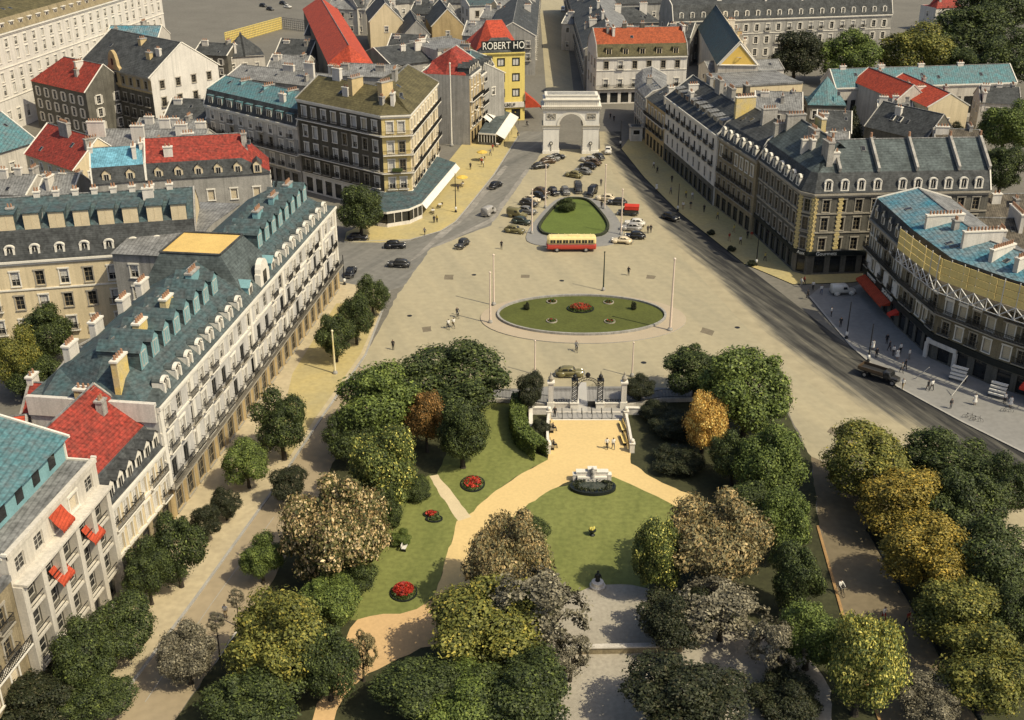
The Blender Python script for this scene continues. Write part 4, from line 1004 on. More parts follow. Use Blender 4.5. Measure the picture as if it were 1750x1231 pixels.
p = tn * 5.5 - td * .2; mb.lathe([(.75, 0), (.5, .1)], TRIMD, 12, (p.x, p.y, 13.2)); mb.build('pediment', tmp)
building('long_dormered_range', 'long grey range with paired white dormers across the top right', [E(1150, 37, 13), E(1525, 24, 13)], 14, 13, GREYST, [SLATE, SLATE, SLATE, SLATE], MANS(.12, 4.8, 7), sp=3.7, cornice=TRIM, courses=(8.2,), floors=[(1, 2.2, 1.2, 'shut'), (5, 2.2, 1.2, ['shut', 'full']), (9, 2.2, 1.2, ['shut', 'full'])], dorm=[('round', 3.7, .3, .6, SLATE, TRIM, None, 1)], cat='building')
u0 = E(1656, 180, 10); building('peach_gabled_house', 'peach gabled house with orange red roof left of a dark tree', [u0, u0 + Vector((-4, 24))], 10.5, 10, CREAM, [ORED, ORED], GABLE(3), sp=4, floors=[(5, 2, 1.1, 'half')], cat='house')
u0 = E(1584, 168, 10); building('orange_roofed_house', 'smaller orange roofed house beside the peach gable', [u0, u0 + Vector((-5, 22))], 8, 10, PALE, [ORED, ORED], GABLE(3.4), sp=4, floors=[(5, 2, 1.1, 'half')], cat='house')
b26 = building('skylit_slate_house', 'slate roofed gabled house with two white skylights in the courtyard', [E(1478, 215, 8), E(1582, 240, 8)], 11, 8, DARKST, [SLATE, SLATE], GABLE(5), sp=4, floors=[(4, 1.8, 1.1, 'half')], cat='house')
dd = (E(1582, 240, 8) - E(1478, 215, 8)).normalized(); nn = Vector((-dd.y, dd.x))
for u in (5.5, 7.5):
    p = dd * u + nn * 2.6; b_ = MB(); b_.box((0, 0, 0), (.9, 1.5, .2), TRIM); b_.box((0, 0, .06), (.7, 1.3, .2), GLASS); o_ = b_.build('skylight', b26, (p.x, p.y, 10.6)); o_.rotation_euler = (math.atan2(5, 5.5), 0, math.atan2(dd.y, dd.x))
building('white_tower_house', 'small white house with dark red roof among the trees at the top right', [E(1600, 14, 9), E(1652, 11, 9)], 9, 9, WHITE, [RED, RED], GABLE(5), hip=(4, 4), sp=3, floors=[(5.5, 1.8, 1, 'half')], cat='house')
# top left and centre background
u0, u1 = E(637, 110, 12), E(566, 0, 12)
ud = (u1 - u0).normalized()
building('long_orange_roof', 'long dark walled building under a vivid orange red hipped roof running away from the square', [u0, u0 + ud * 105], 11.5, 12, DARKST, [ORED, ORED], GABLE(4.5), hip=(5, 5), clutter=False, sp=4, floors=[(4, 2, 1.2, 'half'), (8, 2, 1.2, 'half')], cat='building')
building('dark_pyramid_house', 'small house with a black pyramid roof by the yellow lattice fence', [E(383, 98, 6), E(452, 94, 6)], 13, 6, PALE, [SLATE, SLATE], GABLE(6), hip=(6.5, 6.5), sp=4, floors=[(2, 1.8, 1.1, 'half')], cat='house')
building('low_zinc_sheds', 'low grey zinc sheds behind the teal roofed apartments', [E(388, 130, 8), E(560, 150, 8)], 13, 8, GREYST, [ZINC, ZINC], GABLE(2), sp=4, floors=[(4, 1.6, 1.1, 'half')], chim=[(.75, 4, 1.5, 3, .8, 3.4, WHITE), (.9, 8, 1, 3, .8, 3, WHITE), (.5, 6, 1.5, 3.6, .8, 1.8, WHITE)], cat='sheds')
building('grey_party_wall_house', 'grey house with pale chimneys under the end of the orange roof', [E(575, 128, 11), E(668, 132, 11)], 12, 11, GREYST, [ZINC, ZINC], GABLE(2), sp=4, floors=[(7, 1.8, 1.1, 'half')], chim=[(.1, 3, 0, 2, 1.2, 2.2, BRICK), (.75, 3, 0, 2.4, 1, 2.2, BRICK)], cat='house')
def gabled(nm, lb, x0, x1, y, H, gh, wl, rf, ln=24, lean=-4):
    a, b = E(x0, y, H), E(x1, y, H)
    dd = (b - a)
    return building(nm, lb, [b, b + Vector((lean, ln))], dd.length, H, wl, rf, GABLE(gh), sp=4, floors=[(H - 3.5, 1.8, 1.1, 'half')], cat='house')
gabled('stained_gable_house', 'house with a cream gable stained yellow beside the orange roof', 632, 688, 36, 10, 6, CREAM, [SLATE, SLATE])
gabled('tan_gable_house', 'house with a broad tan gable and grey roof, second from the far street', 738, 792, 44, 9, 5.5, OCHRE, [ZINC, SLATE])
gabled('grey_gable_house', 'dark gabled house between the cream and the tan gables', 690, 735, 60, 8, 4.5, GREYST, [SLATE, SLATE])
building('white_block', 'plain white block with one tall window behind the red hipped yellow shop', [E(802, 10, 11), E(850, 8, 11)], 14, 11, WHITE, [TEALD, ZINC], GABLE(1.5), sp=5, floors=[(3, 2, 1.2, 'dark'), (7, 2, 1.2, 'dark')], cat='building')
pw = building('painted_wall_house', 'beige house behind the yellow shop beside the far street', [E(856, 18, 12), E(914, 14, 12)], 11, 12, CREAM, [ZINC, ZINC], GABLE(2.5), sp=4, floors=[(3, 2, 1.2, 'half'), (7.5, 2, 1.2, 'half')], cat='house')
building('far_street_row', 'row of grey houses along the left of the far street', [E(915, 62, 12), E(923, -30, 12)], 14, 12, GREYST, [SLATE, SLATE], GABLE(4), sp=3.4, floors=[(.3, 2.8, 2, 'shop'), (4.6, 2, 1.1, 'full'), (8.4, 2, 1.1, 'full')], ends=([(4.6, 2, 1.1, 'full'), (8.4, 2, 1.1, 'full')], None), cat='houses')
building('zinc_roofed_row', 'dark fronted row of houses along the shaded right side of the far street', [E(966, -30, 12), E(1000, 84, 12)], 16, 12, GREYST, [SLATE, ZINC], GABLE(4.5), sp=3.4, floors=[(.3, 2.8, 2, 'shop'), (4.6, 2, 1.1, 'full'), (8.4, 2, 1.1, 'full')], chim=[(k, 7, 4, 2.2, .8, 2, WHITE) for k in (.5, .65, .8, .92)], cat='houses')
building('grey_back_house', 'house with grey fan shaped roof behind the brick red roof', [E(1030, 40, 10), E(1130, 38, 10)], 15, 10, PALE, [SLATE, ZINC], GABLE(4), hip=(6, 6), sp=4, floors=[(6, 1.8, 1.1, 'half')], chim=[(.3, 5, 2, 2.2, .8, 3, WHITE), (.75, 6, 2, 2.6, .8, 3.4, WHITE)], cat='house')
building('slate_back_row', 'slate roofed row at the very back between far street and long range', [E(1010, 8, 11), E(1150, 4, 11)], 14, 11, GREYST, [SLATE, SLATE], GABLE(4), sp=4, floors=[(6, 1.8, 1.1, 'half')], chim=[(.2, 6, 3, 2, .8, 2, WHITE), (.6, 6, 3, 2, .8, 2, WHITE)], cat='houses')
building('grey_back_row', 'grey slate roofed row across the top between orange roof and white block', [E(610, 12, 10), E(700, 4, 10), E(800, 4, 10)], 14, 10, PALE, [SLATE, ZINC], GABLE(4.5), sp=4, floors=[(6, 1.8, 1.1, 'half')], chim=[(.1, 6, 3, 2.4, .8, 2.4, WHITE), (.5, 5, 3, 2.4, .8, 2.4, WHITE), (.8, 6, 3, 2.4, .8, 2.2, WHITE)], cat='houses')
building('grey_yard_house', 'low dark house with zinc roof in the yard below the tan gable', [E(668, 112, 8), E(760, 100, 8)], 20, 8, GREYST, [SLATE, ZINC], GABLE(3.5), sp=4, floors=[(4.5, 1.6, 1, 'half')], chim=[(.7, 6, 2, 2.4, .8, 2.4, WHITE), (.9, 10, 2, 2.4, .8, 2.4, WHITE)], cat='house')
building('terrace_roof_house', 'house with a white parapet roof terrace beside the red hipped yellow shop', [E(748, 88, 11), E(822, 78, 11)], 16, 11, PALE, [ZINC], FLAT(.8), sp=4, floors=[(7, 1.6, 1, 'half')], cat='house')

SH = [(330, 388, 92, 7, 'low sooty shed left of the black pyramid roof', SLATE, DARKST), (455, 520, 118, 7, 'low shed with bright zinc roof above the teal roofed apartments', ZINC, PALE), (470, 530, 92, 6, 'dark yard shed below the grey lattice fence', SLATE, GREYST),
 (640, 690, 168, 10, 'narrow grey house behind the olive roof', ZINC, GREYST), (690, 742, 160, 11, 'pale house with grey gable behind the olive roof', SLATE, PALE), (660, 720, 84, 8, 'dark roofed house below the cream stained gable', SLATE, GREYST),
 (225, 330, 232, 9, 'low zinc roofed house before the white side wall', ZINC, PALE), (280, 352, 200, 9, 'dark roofed house left of the teal roofed apartments', SLATE, DARKST), (790, 850, 60, 8, 'flat grey house left of the white block', ZINC, GREYST),
 (1190, 1245, 178, 10, 'grey roofed house behind the tall white house', SLATE, GREYST), (1290, 1372, 186, 8, 'pale house behind the brown mansard house', ZINC, PALE), (1395, 1455, 225, 7, 'dark outbuilding beside the black conifer', SLATE, GREYST), (1600, 1680, 250, 8, 'low brown roofed house behind the long slate roof', BROWNR, PALE),
 (1060, 1120, 66, 9, 'white chimneyed house behind the brick red roof', ZINC, WHITE), (1135, 1180, 62, 9, 'grey house left of the temple gabled hall', SLATE, GREYST), (960, 1008, 40, 9, 'zinc roofed house high up the far street', ZINC, PALE), (560, 625, 14, 9, 'grey house left of the stained cream gable at the top', ZINC, PALE)]
for k, (x0, x1, y, H, lb, rf_, wl_) in enumerate(SH):
    building('back_house', lb, [E(x0, y, H), E(x1, y + 3, H)], 11, H, wl_, [rf_, rf_], GABLE(2.6 + (k % 3) * .6), sp=3.2, floors=[(1.2, 1.7, 1, 'half'), (H - 3.0, 1.7, 1, ['half', 'shut'])], chim=[(.2, 4, 1.5, 2.0, .7, 1.8, WHITE), (.8, 6, 1.5, .7, 2.4, 1.8, BRICK)], cat='house')

SH2 = [(175, 240, 60, 13, 'grey zinc house squeezed behind the curved gable', ZINC, PALE), (560, 600, 175, 9, 'low zinc roofed house right of the teal roofed apartments', ZINC, GREYST), (520, 575, 60, 8, 'small grey house left of the long orange roof', SLATE, PALE), (820, 868, 30, 10, 'narrow white house before the plain white block', ZINC, WHITE), (700, 760, 22, 10, 'dark slate house at the top behind the tan gable', SLATE, GREYST), (1395, 1450, 262, 7, 'zinc lean-to behind the chimneys of the corner building', ZINC, PALE), (1500, 1560, 196, 7, 'small pale house before the orange roofs', ZINC, PALE), (1675, 1745, 175, 8, 'pale house below the right end of the turquoise roof', SLATE, PALE), (60, 120, 340, 8, 'low grey house under the cream gabled house', ZINC, GREYST), (-20, 45, 330, 8, 'grey walled house at the left edge below the teal hall', ZINC, PALE), (420, 470, 22, 9, 'flat roofed lodge beside the yard cars', ZINC, GREYST)]
for k, (x0, x1, y, H, lb, rf_, wl_) in enumerate(SH2[:-1]):
    building('back_house', lb, [E(x0, y, H), E(x1, y + 3, H)], 10, H, wl_, [rf_, rf_], GABLE(2.4 + (k % 3) * .7), sp=3.0, floors=[(1.0, 1.7, 1, 'half'), (H - 3.0, 1.7, 1, ['half', 'shut'])], chim=[(.15, 4, 1.5, 2.0, .7, 2.0, WHITE), (.5, 5, 2, 1.4, .7, 1.6, WHITE), (.85, 6, 1.5, .7, 2.4, 2.0, BRICK)], cat='house')
# ---------------------------------------------------------------- ground, roads, pavements, park
G_BASE = mat('old_asphalt', (0.17, 0.155, 0.125), var=0.15, scale=0.08, fine=1.2)
G_TAN = mat('tan_tarmac', (0.365, 0.31, 0.195), var=0.09, scale=0.22, col2=(0.285, 0.25, 0.165), fine=0.9, aniso=(R(-70), 9))
G_ROADL = mat('grey_tarmac', (0.12, 0.115, 0.10), var=0.15, scale=0.45, fine=0.8, col2=(0.21, 0.195, 0.165), aniso=(R(62), 14))
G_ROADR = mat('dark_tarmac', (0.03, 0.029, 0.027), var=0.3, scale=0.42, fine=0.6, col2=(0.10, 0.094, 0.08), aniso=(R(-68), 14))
G_WORN = mat('worn_tarmac', (0.30, 0.275, 0.235), var=0.2, scale=0.25, fine=1.2, col2=(0.18, 0.165, 0.14))
G_YEL = mat('yellow_pavement', (0.44, 0.345, 0.14), var=0.12, scale=0.14, fine=1.5, col2=(0.34, 0.285, 0.145))
G_CRM = mat('cream_pavement', (0.46, 0.38, 0.24), var=0.12, scale=0.15, fine=1.5)
G_GRY = mat('grey_pavement', (0.235, 0.225, 0.205), var=0.1, scale=0.15, fine=1.5)
G_KERB = mat('kerb_stone', (0.36, 0.34, 0.30), var=0.15, scale=0.5)
G_SAND = mat('yellow_gravel', (0.62, 0.45, 0.20), var=0.07, scale=0.12, fine=2.5)
G_PEACH = mat('peach_gravel', (0.56, 0.37, 0.18), var=0.08, scale=0.12, fine=2.5)
G_PALE = mat('pale_gravel', (0.36, 0.32, 0.25), var=0.15, scale=0.15, fine=2.5)
G_BROWN = mat('brown_road', (0.19, 0.15, 0.09), var=0.14, scale=0.12, fine=1.2)
G_LAWN = mat('mown_lawn', (0.185, 0.195, 0.055), var=0.2, scale=0.35, fine=1.6, col2=(0.13, 0.145, 0.038), bump=.3, aniso=(R(80), 5))
G_LAWND = mat('deep_lawn', (0.092, 0.102, 0.022), var=0.16, scale=0.25, fine=3.0, bump=.3)
G_SOIL = mat('dark_soil', (0.055, 0.056, 0.024), var=0.25, scale=0.3, fine=2.0)  # dark earth of the park ground, verge and flower beds
sheet('ground', [(-1500, -400), (1500, -400), (1500, 2500), (-1500, 2500)], 0.0, G_BASE, px=False)
sheet('square', rough([(927, 255), (1032, 255), (1076, 318), (1132, 388), (1202, 455), (1332, 592), (1482, 692), (1642, 765), (2400, 1150), (2150, 1300), (1560, 860), (1385, 780), (1330, 668), (690, 664), (612, 626), (688, 490), (733, 425), (838, 385)]), 0.004, G_TAN, px=False)
sheet('left_road', rough([(930, 225), (890, 225), (845, 300), (795, 362), (767, 392), (702, 412), (560, 412), (560, 480), (600, 500), (665, 497), (690, 490), (735, 425), (838, 385), (927, 258)]), 0.008, G_ROADL, px=False)
for k, pp in enumerate(([(760, 470), (775, 470), (775, 478), (758, 478)], [(1200, 560), (1222, 566), (1216, 574), (1196, 568)], [(720, 560), (736, 558), (738, 566), (722, 568)], [(1105, 470), (1122, 472), (1118, 477), (1103, 476)], [(890, 470), (906, 470), (905, 475), (889, 475)], [(1300, 640), (1330, 650), (1322, 660), (1296, 650)], [(1420, 730), (1450, 742), (1440, 750), (1412, 738)])):
    sheet('road_patch', rough(pp, .8, .1), 0.0072, mat('tar_patch', (.20, .165, .11), var=.2, scale=.8), px=False)
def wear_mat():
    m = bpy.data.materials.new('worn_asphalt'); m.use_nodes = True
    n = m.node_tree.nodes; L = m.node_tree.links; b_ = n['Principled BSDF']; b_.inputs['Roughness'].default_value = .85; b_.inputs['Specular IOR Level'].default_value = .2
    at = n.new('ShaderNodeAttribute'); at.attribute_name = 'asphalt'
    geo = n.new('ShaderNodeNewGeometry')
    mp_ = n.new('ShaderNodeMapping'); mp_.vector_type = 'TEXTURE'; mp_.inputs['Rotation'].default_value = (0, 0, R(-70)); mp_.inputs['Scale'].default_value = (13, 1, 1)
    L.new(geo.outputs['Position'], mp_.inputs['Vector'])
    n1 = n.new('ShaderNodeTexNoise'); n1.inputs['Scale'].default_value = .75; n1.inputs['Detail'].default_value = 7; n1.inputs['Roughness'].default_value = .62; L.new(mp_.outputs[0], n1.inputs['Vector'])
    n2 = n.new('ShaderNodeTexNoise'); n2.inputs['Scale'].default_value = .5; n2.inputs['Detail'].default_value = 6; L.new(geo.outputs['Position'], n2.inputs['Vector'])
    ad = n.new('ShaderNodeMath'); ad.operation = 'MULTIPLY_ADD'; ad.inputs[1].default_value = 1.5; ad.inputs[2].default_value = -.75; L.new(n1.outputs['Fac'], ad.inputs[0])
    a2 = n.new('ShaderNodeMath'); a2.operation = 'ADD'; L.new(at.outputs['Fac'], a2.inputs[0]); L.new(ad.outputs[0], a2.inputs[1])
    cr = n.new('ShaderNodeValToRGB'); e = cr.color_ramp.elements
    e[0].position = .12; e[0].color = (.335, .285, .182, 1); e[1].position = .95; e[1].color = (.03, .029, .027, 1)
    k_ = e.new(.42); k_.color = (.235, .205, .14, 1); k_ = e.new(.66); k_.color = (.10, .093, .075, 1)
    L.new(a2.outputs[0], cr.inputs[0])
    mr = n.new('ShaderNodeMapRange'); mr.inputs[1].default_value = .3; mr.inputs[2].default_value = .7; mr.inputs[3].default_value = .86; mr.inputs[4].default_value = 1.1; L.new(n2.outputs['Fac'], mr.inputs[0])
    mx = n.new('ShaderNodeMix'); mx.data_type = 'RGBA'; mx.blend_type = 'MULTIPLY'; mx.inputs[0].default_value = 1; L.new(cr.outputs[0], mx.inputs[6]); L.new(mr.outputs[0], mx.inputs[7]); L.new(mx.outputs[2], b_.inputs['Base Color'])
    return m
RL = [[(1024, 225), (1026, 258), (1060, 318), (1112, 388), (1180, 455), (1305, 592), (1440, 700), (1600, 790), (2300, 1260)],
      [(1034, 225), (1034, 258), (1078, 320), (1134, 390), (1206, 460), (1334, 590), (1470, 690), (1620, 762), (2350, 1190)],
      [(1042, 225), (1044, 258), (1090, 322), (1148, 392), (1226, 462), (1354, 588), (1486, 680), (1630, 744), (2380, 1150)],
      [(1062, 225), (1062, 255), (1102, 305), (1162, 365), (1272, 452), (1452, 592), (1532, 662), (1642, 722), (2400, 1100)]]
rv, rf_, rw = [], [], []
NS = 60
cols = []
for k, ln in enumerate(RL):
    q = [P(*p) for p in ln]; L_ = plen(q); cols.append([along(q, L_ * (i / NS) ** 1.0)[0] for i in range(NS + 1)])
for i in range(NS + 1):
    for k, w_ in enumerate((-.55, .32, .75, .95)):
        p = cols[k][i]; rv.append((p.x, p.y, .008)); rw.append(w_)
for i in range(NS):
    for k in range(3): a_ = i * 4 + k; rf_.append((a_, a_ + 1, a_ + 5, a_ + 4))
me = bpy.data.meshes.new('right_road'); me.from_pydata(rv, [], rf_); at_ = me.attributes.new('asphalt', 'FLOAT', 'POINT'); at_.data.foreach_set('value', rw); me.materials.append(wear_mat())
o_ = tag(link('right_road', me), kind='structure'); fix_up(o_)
for k, poly in enumerate(([(735, 424), (752, 420), (845, 378), (905, 290), (898, 290), (836, 375)], [(700, 448), (712, 442), (800, 370), (868, 285), (862, 283), (788, 362)])):
    sheet('gutter', rough(poly, 2.5, .15), 0.012, G_WORN, px=False)
sheet('far_street', [(918, -40), (958, -40), (984, 190), (936, 190)], .004, G_TAN)  # tan covers only the sunlit strip; the light's edge is its outline
sheet('left_boulevard', rough([(612, 626), (690, 664), (600, 720), (540, 860), (455, 1010), (370, 1130), (280, 1260), (140, 1260), (186, 1215), (331, 1022), (466, 835), (546, 715)]), 0.0085, mat('boulevard_tarmac', (0.33, 0.262, 0.165), var=0.1, scale=0.1, fine=1.0), px=False)
sheet('pale_verge', smooth_poly([(445, 1012), (520, 985), (640, 960), (560, 1090), (430, 1260), (290, 1260), (370, 1130)], 2), 0.0125, mat('pale_sand', (0.50, 0.46, 0.38), var=0.1, scale=0.2, fine=2.5))
sheet('right_boulevard', rough([(1385, 780), (1560, 860), (1480, 905), (1570, 1060), (1690, 1260), (1510, 1260), (1440, 1060), (1400, 900)]), 0.0085, G_BROWN, px=False)
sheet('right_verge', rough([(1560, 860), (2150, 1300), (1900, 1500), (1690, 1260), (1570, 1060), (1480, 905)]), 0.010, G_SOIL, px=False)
mb = MB(); q = [P(1480, 905), P(1570, 1060), P(1690, 1260)]; sweep(mb, q, 0, .3, 0, .14, SIGNB)
tag(mb.build('kerb'), kind='structure')
mb = MB(); q = [P(1395, 900), P(1440, 1060), P(1510, 1260)]; sweep(mb, q, 0, .3, 0, .13, mat('rusty_kerb', (.4, .24, .1)))
tag(mb.build('kerb'), kind='structure')
slab('left_pavement', [(888, 232), (845, 300), (795, 362)] + [(780, 380), (755, 396), (702, 411), (650, 416), (588, 415)] + [(592, 398), (640, 376), (760, 285), (800, 235), (850, 195), (878, 210)], .14, G_YEL, G_KERB)
slab('hotel_pavement', [(664, 499), (623, 607), (546, 717), (466, 837), (331, 1024), (186, 1217), (140, 1275), (-60, 1275), (30, 1165), (185, 1010), (275, 880), (565, 480)], .14, G_CRM, G_KERB)
sheet('yellow_pavement', [(655, 520), (616, 607), (540, 715), (490, 790), (470, 770), (500, 640), (575, 520)], .145, G_YEL)
mb = MB(); q = [P(664, 499), P(623, 607), P(546, 717), P(466, 837), P(331, 1024), P(186, 1217), P(140, 1275)]; sweep(mb, q, .02, .3, 0, .155, G_KERB)
tag(mb.build('kerb'), kind='structure')
mb = MB(); q = [P(888, 232), P(845, 300), P(795, 362), P(780, 380), P(755, 396), P(702, 411), P(588, 415)]; sweep(mb, q, .0, -.3, 0, .15, G_KERB)
tag(mb.build('kerb'), kind='structure')
slab('right_pavement', [(1062, 255), (1102, 305), (1162, 365), (1272, 452), (1355, 487), (1452, 484), (1480, 480), (1480, 440), (1370, 440), (1240, 330), (1120, 235), (1085, 225)], .14, G_YEL, SIGNB)
slab('grey_corner_pavement', [(1382, 508), (1452, 592), (1532, 662), (1642, 722), (2400, 1100), (2440, 1000), (1750, 660), (1640, 600), (1540, 520), (1490, 480), (1455, 492), (1400, 494)], .14, G_GRY, SIGNB)
mb = MB(); q = [P(1382, 508), P(1452, 592), P(1532, 662), P(1642, 722), P(2400, 1100)]; sweep(mb, q, -.0, .35, 0, .15, G_KERB)
tag(mb.build('kerb'), kind='structure')
slab('park_pavement', [(700, 668), (870, 668), (935, 662), (1068, 662), (1130, 664), (1330, 670), (1335, 682), (1130, 684), (1070, 690), (930, 690), (860, 686), (700, 684)], .13, G_GRY, G_KERB)
# oval island
ic = Vector((11.3, 167.6))
slab('island_pavement', [(p[0], p[1]) for p in ellipse(ic + Vector((.2, -.3)), 16.6, 9.9)], .14, mat('island_paving', (.40, .325, .225), var=.08, scale=.2), G_KERB, px=False)
slab('island_lawn', ellipse(ic + Vector((0, .7)), 13.4, 7.8), .19, G_LAWND, G_KERB, px=False)
def ring(c, rx, ry, w, z0, z1, mt, n=72):
    mb = MB()
    for i in range(n):
        a0, a1 = 2 * math.pi * i / n, 2 * math.pi * (i + 1) / n
        def q(a, d, z): return (c[0] + (rx + d) * math.cos(a), c[1] + (ry + d) * math.sin(a), z)
        for f in ([q(a0, w, z0), q(a1, w, z0), q(a1, w, z1), q(a0, w, z1)], [q(a0, w, z1), q(a1, w, z1), q(a1, 0, z1), q(a0, 0, z1)], [q(a0, 0, z1), q(a1, 0, z1), q(a1, 0, z0), q(a0, 0, z0)]): mb.face(f, mt)
    return mb
tag(ring(ic + Vector((0, .7)), 13.4, 7.8, .35, .1, .5, GREYST).build('border_kerb'), 'low stone kerb ringing the oval lawn', 'kerb')
# triangular island
slab('triangle_pavement', smooth_poly([(892, 408), (915, 421), (966, 423), (1024, 423), (1060, 416), (1068, 392), (1038, 350), (1008, 338), (958, 336), (930, 358)], 2), .14, G_GRY, G_KERB)
tl = smooth_poly([(922, 396), (924, 384), (947, 356), (966, 342), (1000, 342), (1016, 354), (1040, 384), (1037, 399), (1020, 407), (935, 405)], 2)
slab('triangle_lawn', tl, .19, mat('bright_lawn', (.115, .15, .03), var=.14, scale=.25, fine=3, bump=.3), G_KERB)
mb = MB(); q = [P(*p) for p in tl]; q.append(q[0])
sweep(mb, q, -.15, .3, .1, .62, mat('clipped_box', (.05, .055, .03), var=.3, scale=2, fine=9), ends=False)
tag(mb.build('low_hedge'), 'low dark clipped hedge round the triangular lawn', 'hedge')
# park
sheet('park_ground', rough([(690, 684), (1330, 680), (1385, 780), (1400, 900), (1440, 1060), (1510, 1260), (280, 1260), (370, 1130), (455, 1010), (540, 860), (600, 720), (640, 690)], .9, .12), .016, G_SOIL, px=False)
sheet('park_lawn', rough([(815, 690), (885, 690), (880, 760), (938, 785), (882, 815), (832, 851), (800, 884), (746, 812), (770, 760)], .9, .12), .020, G_LAWN, px=False)
sheet('park_lawn', rough([(735, 812), (790, 890), (770, 930), (755, 980), (745, 1020), (700, 1052), (625, 1060), (560, 1060), (560, 900), (700, 830)], .9, .12), .0215, G_LAWN, px=False)
sheet('park_lawn', rough([(1010, 818), (930, 840), (870, 880), (845, 940), (870, 995), (930, 1012), (1095, 1008), (1150, 975), (1190, 940), (1250, 898), (1160, 862), (1050, 812)], .9, .12), .024, G_LAWN, px=False)
GS = [(942, 716), (1063, 716), (1078, 770), (1079, 792), (1120, 820), (1260, 880), (1250, 905), (1160, 868), (1100, 838), (1050, 815), (985, 818), (932, 843), (887, 874), (850, 915), (850, 1000), (760, 1060), (742, 1020), (755, 980), (770, 930), (782, 892), (800, 882), (832, 851), (882, 815), (936, 786), (938, 770)]
sheet('park_path', rough(GS, .9, .12), .030, G_SAND, px=False)
sheet('park_path', rough(smooth_poly([(600, 1062), (640, 1050), (700, 1048), (744, 1022), (800, 1040), (800, 1110), (740, 1100), (660, 1135), (600, 1170), (560, 1250), (520, 1250), (590, 1110)], 1), .9, .12), .028, G_PEACH, px=False)
sheet('park_path', rough([(733, 815), (748, 812), (806, 884), (782, 892)], .9, .12), .033, mat('pale_path', (.58, .47, .29), var=.08), px=False)
sheet('park_path', rough(smooth_poly([(985, 1002), (1110, 998), (1180, 1050), (1300, 1080), (1420, 1150), (1420, 1270), (940, 1270), (960, 1150), (930, 1080)], 1), .9, .12), .027, G_PALE, px=False)

# ---------------------------------------------------------------- trees
def crown_mesh(seed, n=8500, kind='leaf', leaf=.05):
    rr = random.Random(seed)
    lobes = [(Vector((rr.uniform(-.1, .1), rr.uniform(-.1, .1), -.12)), .52)]
    for i in range(38):
        a = rr.uniform(0, 2 * math.pi); zz = rr.uniform(-.85, .98)
        k = rr.uniform(.44, .77)
        rad = math.sqrt(max(0, 1 - zz * zz)) * k
        lobes.append((Vector((math.cos(a) * rad * 1.06, math.sin(a) * rad * 1.06, zz * k)), rr.uniform(.12, .20) if k > .72 else rr.uniform(.16, .33)))
    if kind == 'conifer':
        lobes = [(Vector((rr.uniform(-.1, .1), rr.uniform(-.1, .1), -.9 + 1.8 * k / 13)), .75 * (1 - k / 14) + .08) for k in range(14)]
    wts = [l[1] ** 2 for l in lobes]
    vs, fs, mi = [], [], []
    tries = 0
    while len(fs) < n and tries < n * 6:
        tries += 1
        c, r = rr.choices(lobes, wts)[0]
        d = Vector((rr.gauss(0, 1), rr.gauss(0, 1), rr.gauss(0, 1) + .25)).normalized()
        p = c + d * r * (rr.uniform(.84, 1.08) if rr.random() < .74 else rr.uniform(1.04, 1.42))
        if any((p - c2).length < r2 * .82 for c2, r2 in lobes if c2 is not c): continue
        if kind == 'sparse' and (math.sin(p.x * 7 + seed) + math.sin(p.y * 8) + math.sin(p.z * 9 + seed)) < -.1: continue
        nr = (d + Vector((rr.gauss(0, .45), rr.gauss(0, .45), rr.gauss(0, .45) + .25))).normalized()
        u = nr.orthogonal().normalized(); u.rotate(Matrix.Rotation(rr.uniform(0, 6.28), 3, nr)); v = nr.cross(u)
        s = leaf * rr.choice((.55, .75, .95, 1.1, 1.3, 1.6)) * rr.uniform(.85, 1.1)
        acc = 0
        if kind == 'candle' and d.z > -.25 and rr.random() < .34:
            u = Vector((rr.gauss(0, .2), rr.gauss(0, .2), 1)).normalized(); v = u.cross(d).normalized() * .8; s *= 1.15; acc = 1
        elif rr.random() < .12: acc = 1
        b = len(vs)
        w = .62
        vs += [p - u * s, p - v * s * w + nr * s * .15, p + u * s, p + v * s * w + nr * s * .15]
        fs.append((b, b + 1, b + 2, b + 3)); mi.append(acc)
    me = bpy.data.meshes.new('crown')
    me.from_pydata([tuple(v) for v in vs], [], fs)
    return me, mi
CROWNS = {}
CB = {'leaf': [crown_mesh(s, 24000, 'leaf', .0265) for s in (1, 2, 3, 4, 5)], 'candle': [crown_mesh(s, 25000, 'candle', .0265) for s in (11, 12)],
      'sparse': [crown_mesh(s, 8500, 'sparse', .031) for s in (21, 22)], 'conifer': [crown_mesh(31, 8000, 'conifer', .06)]}
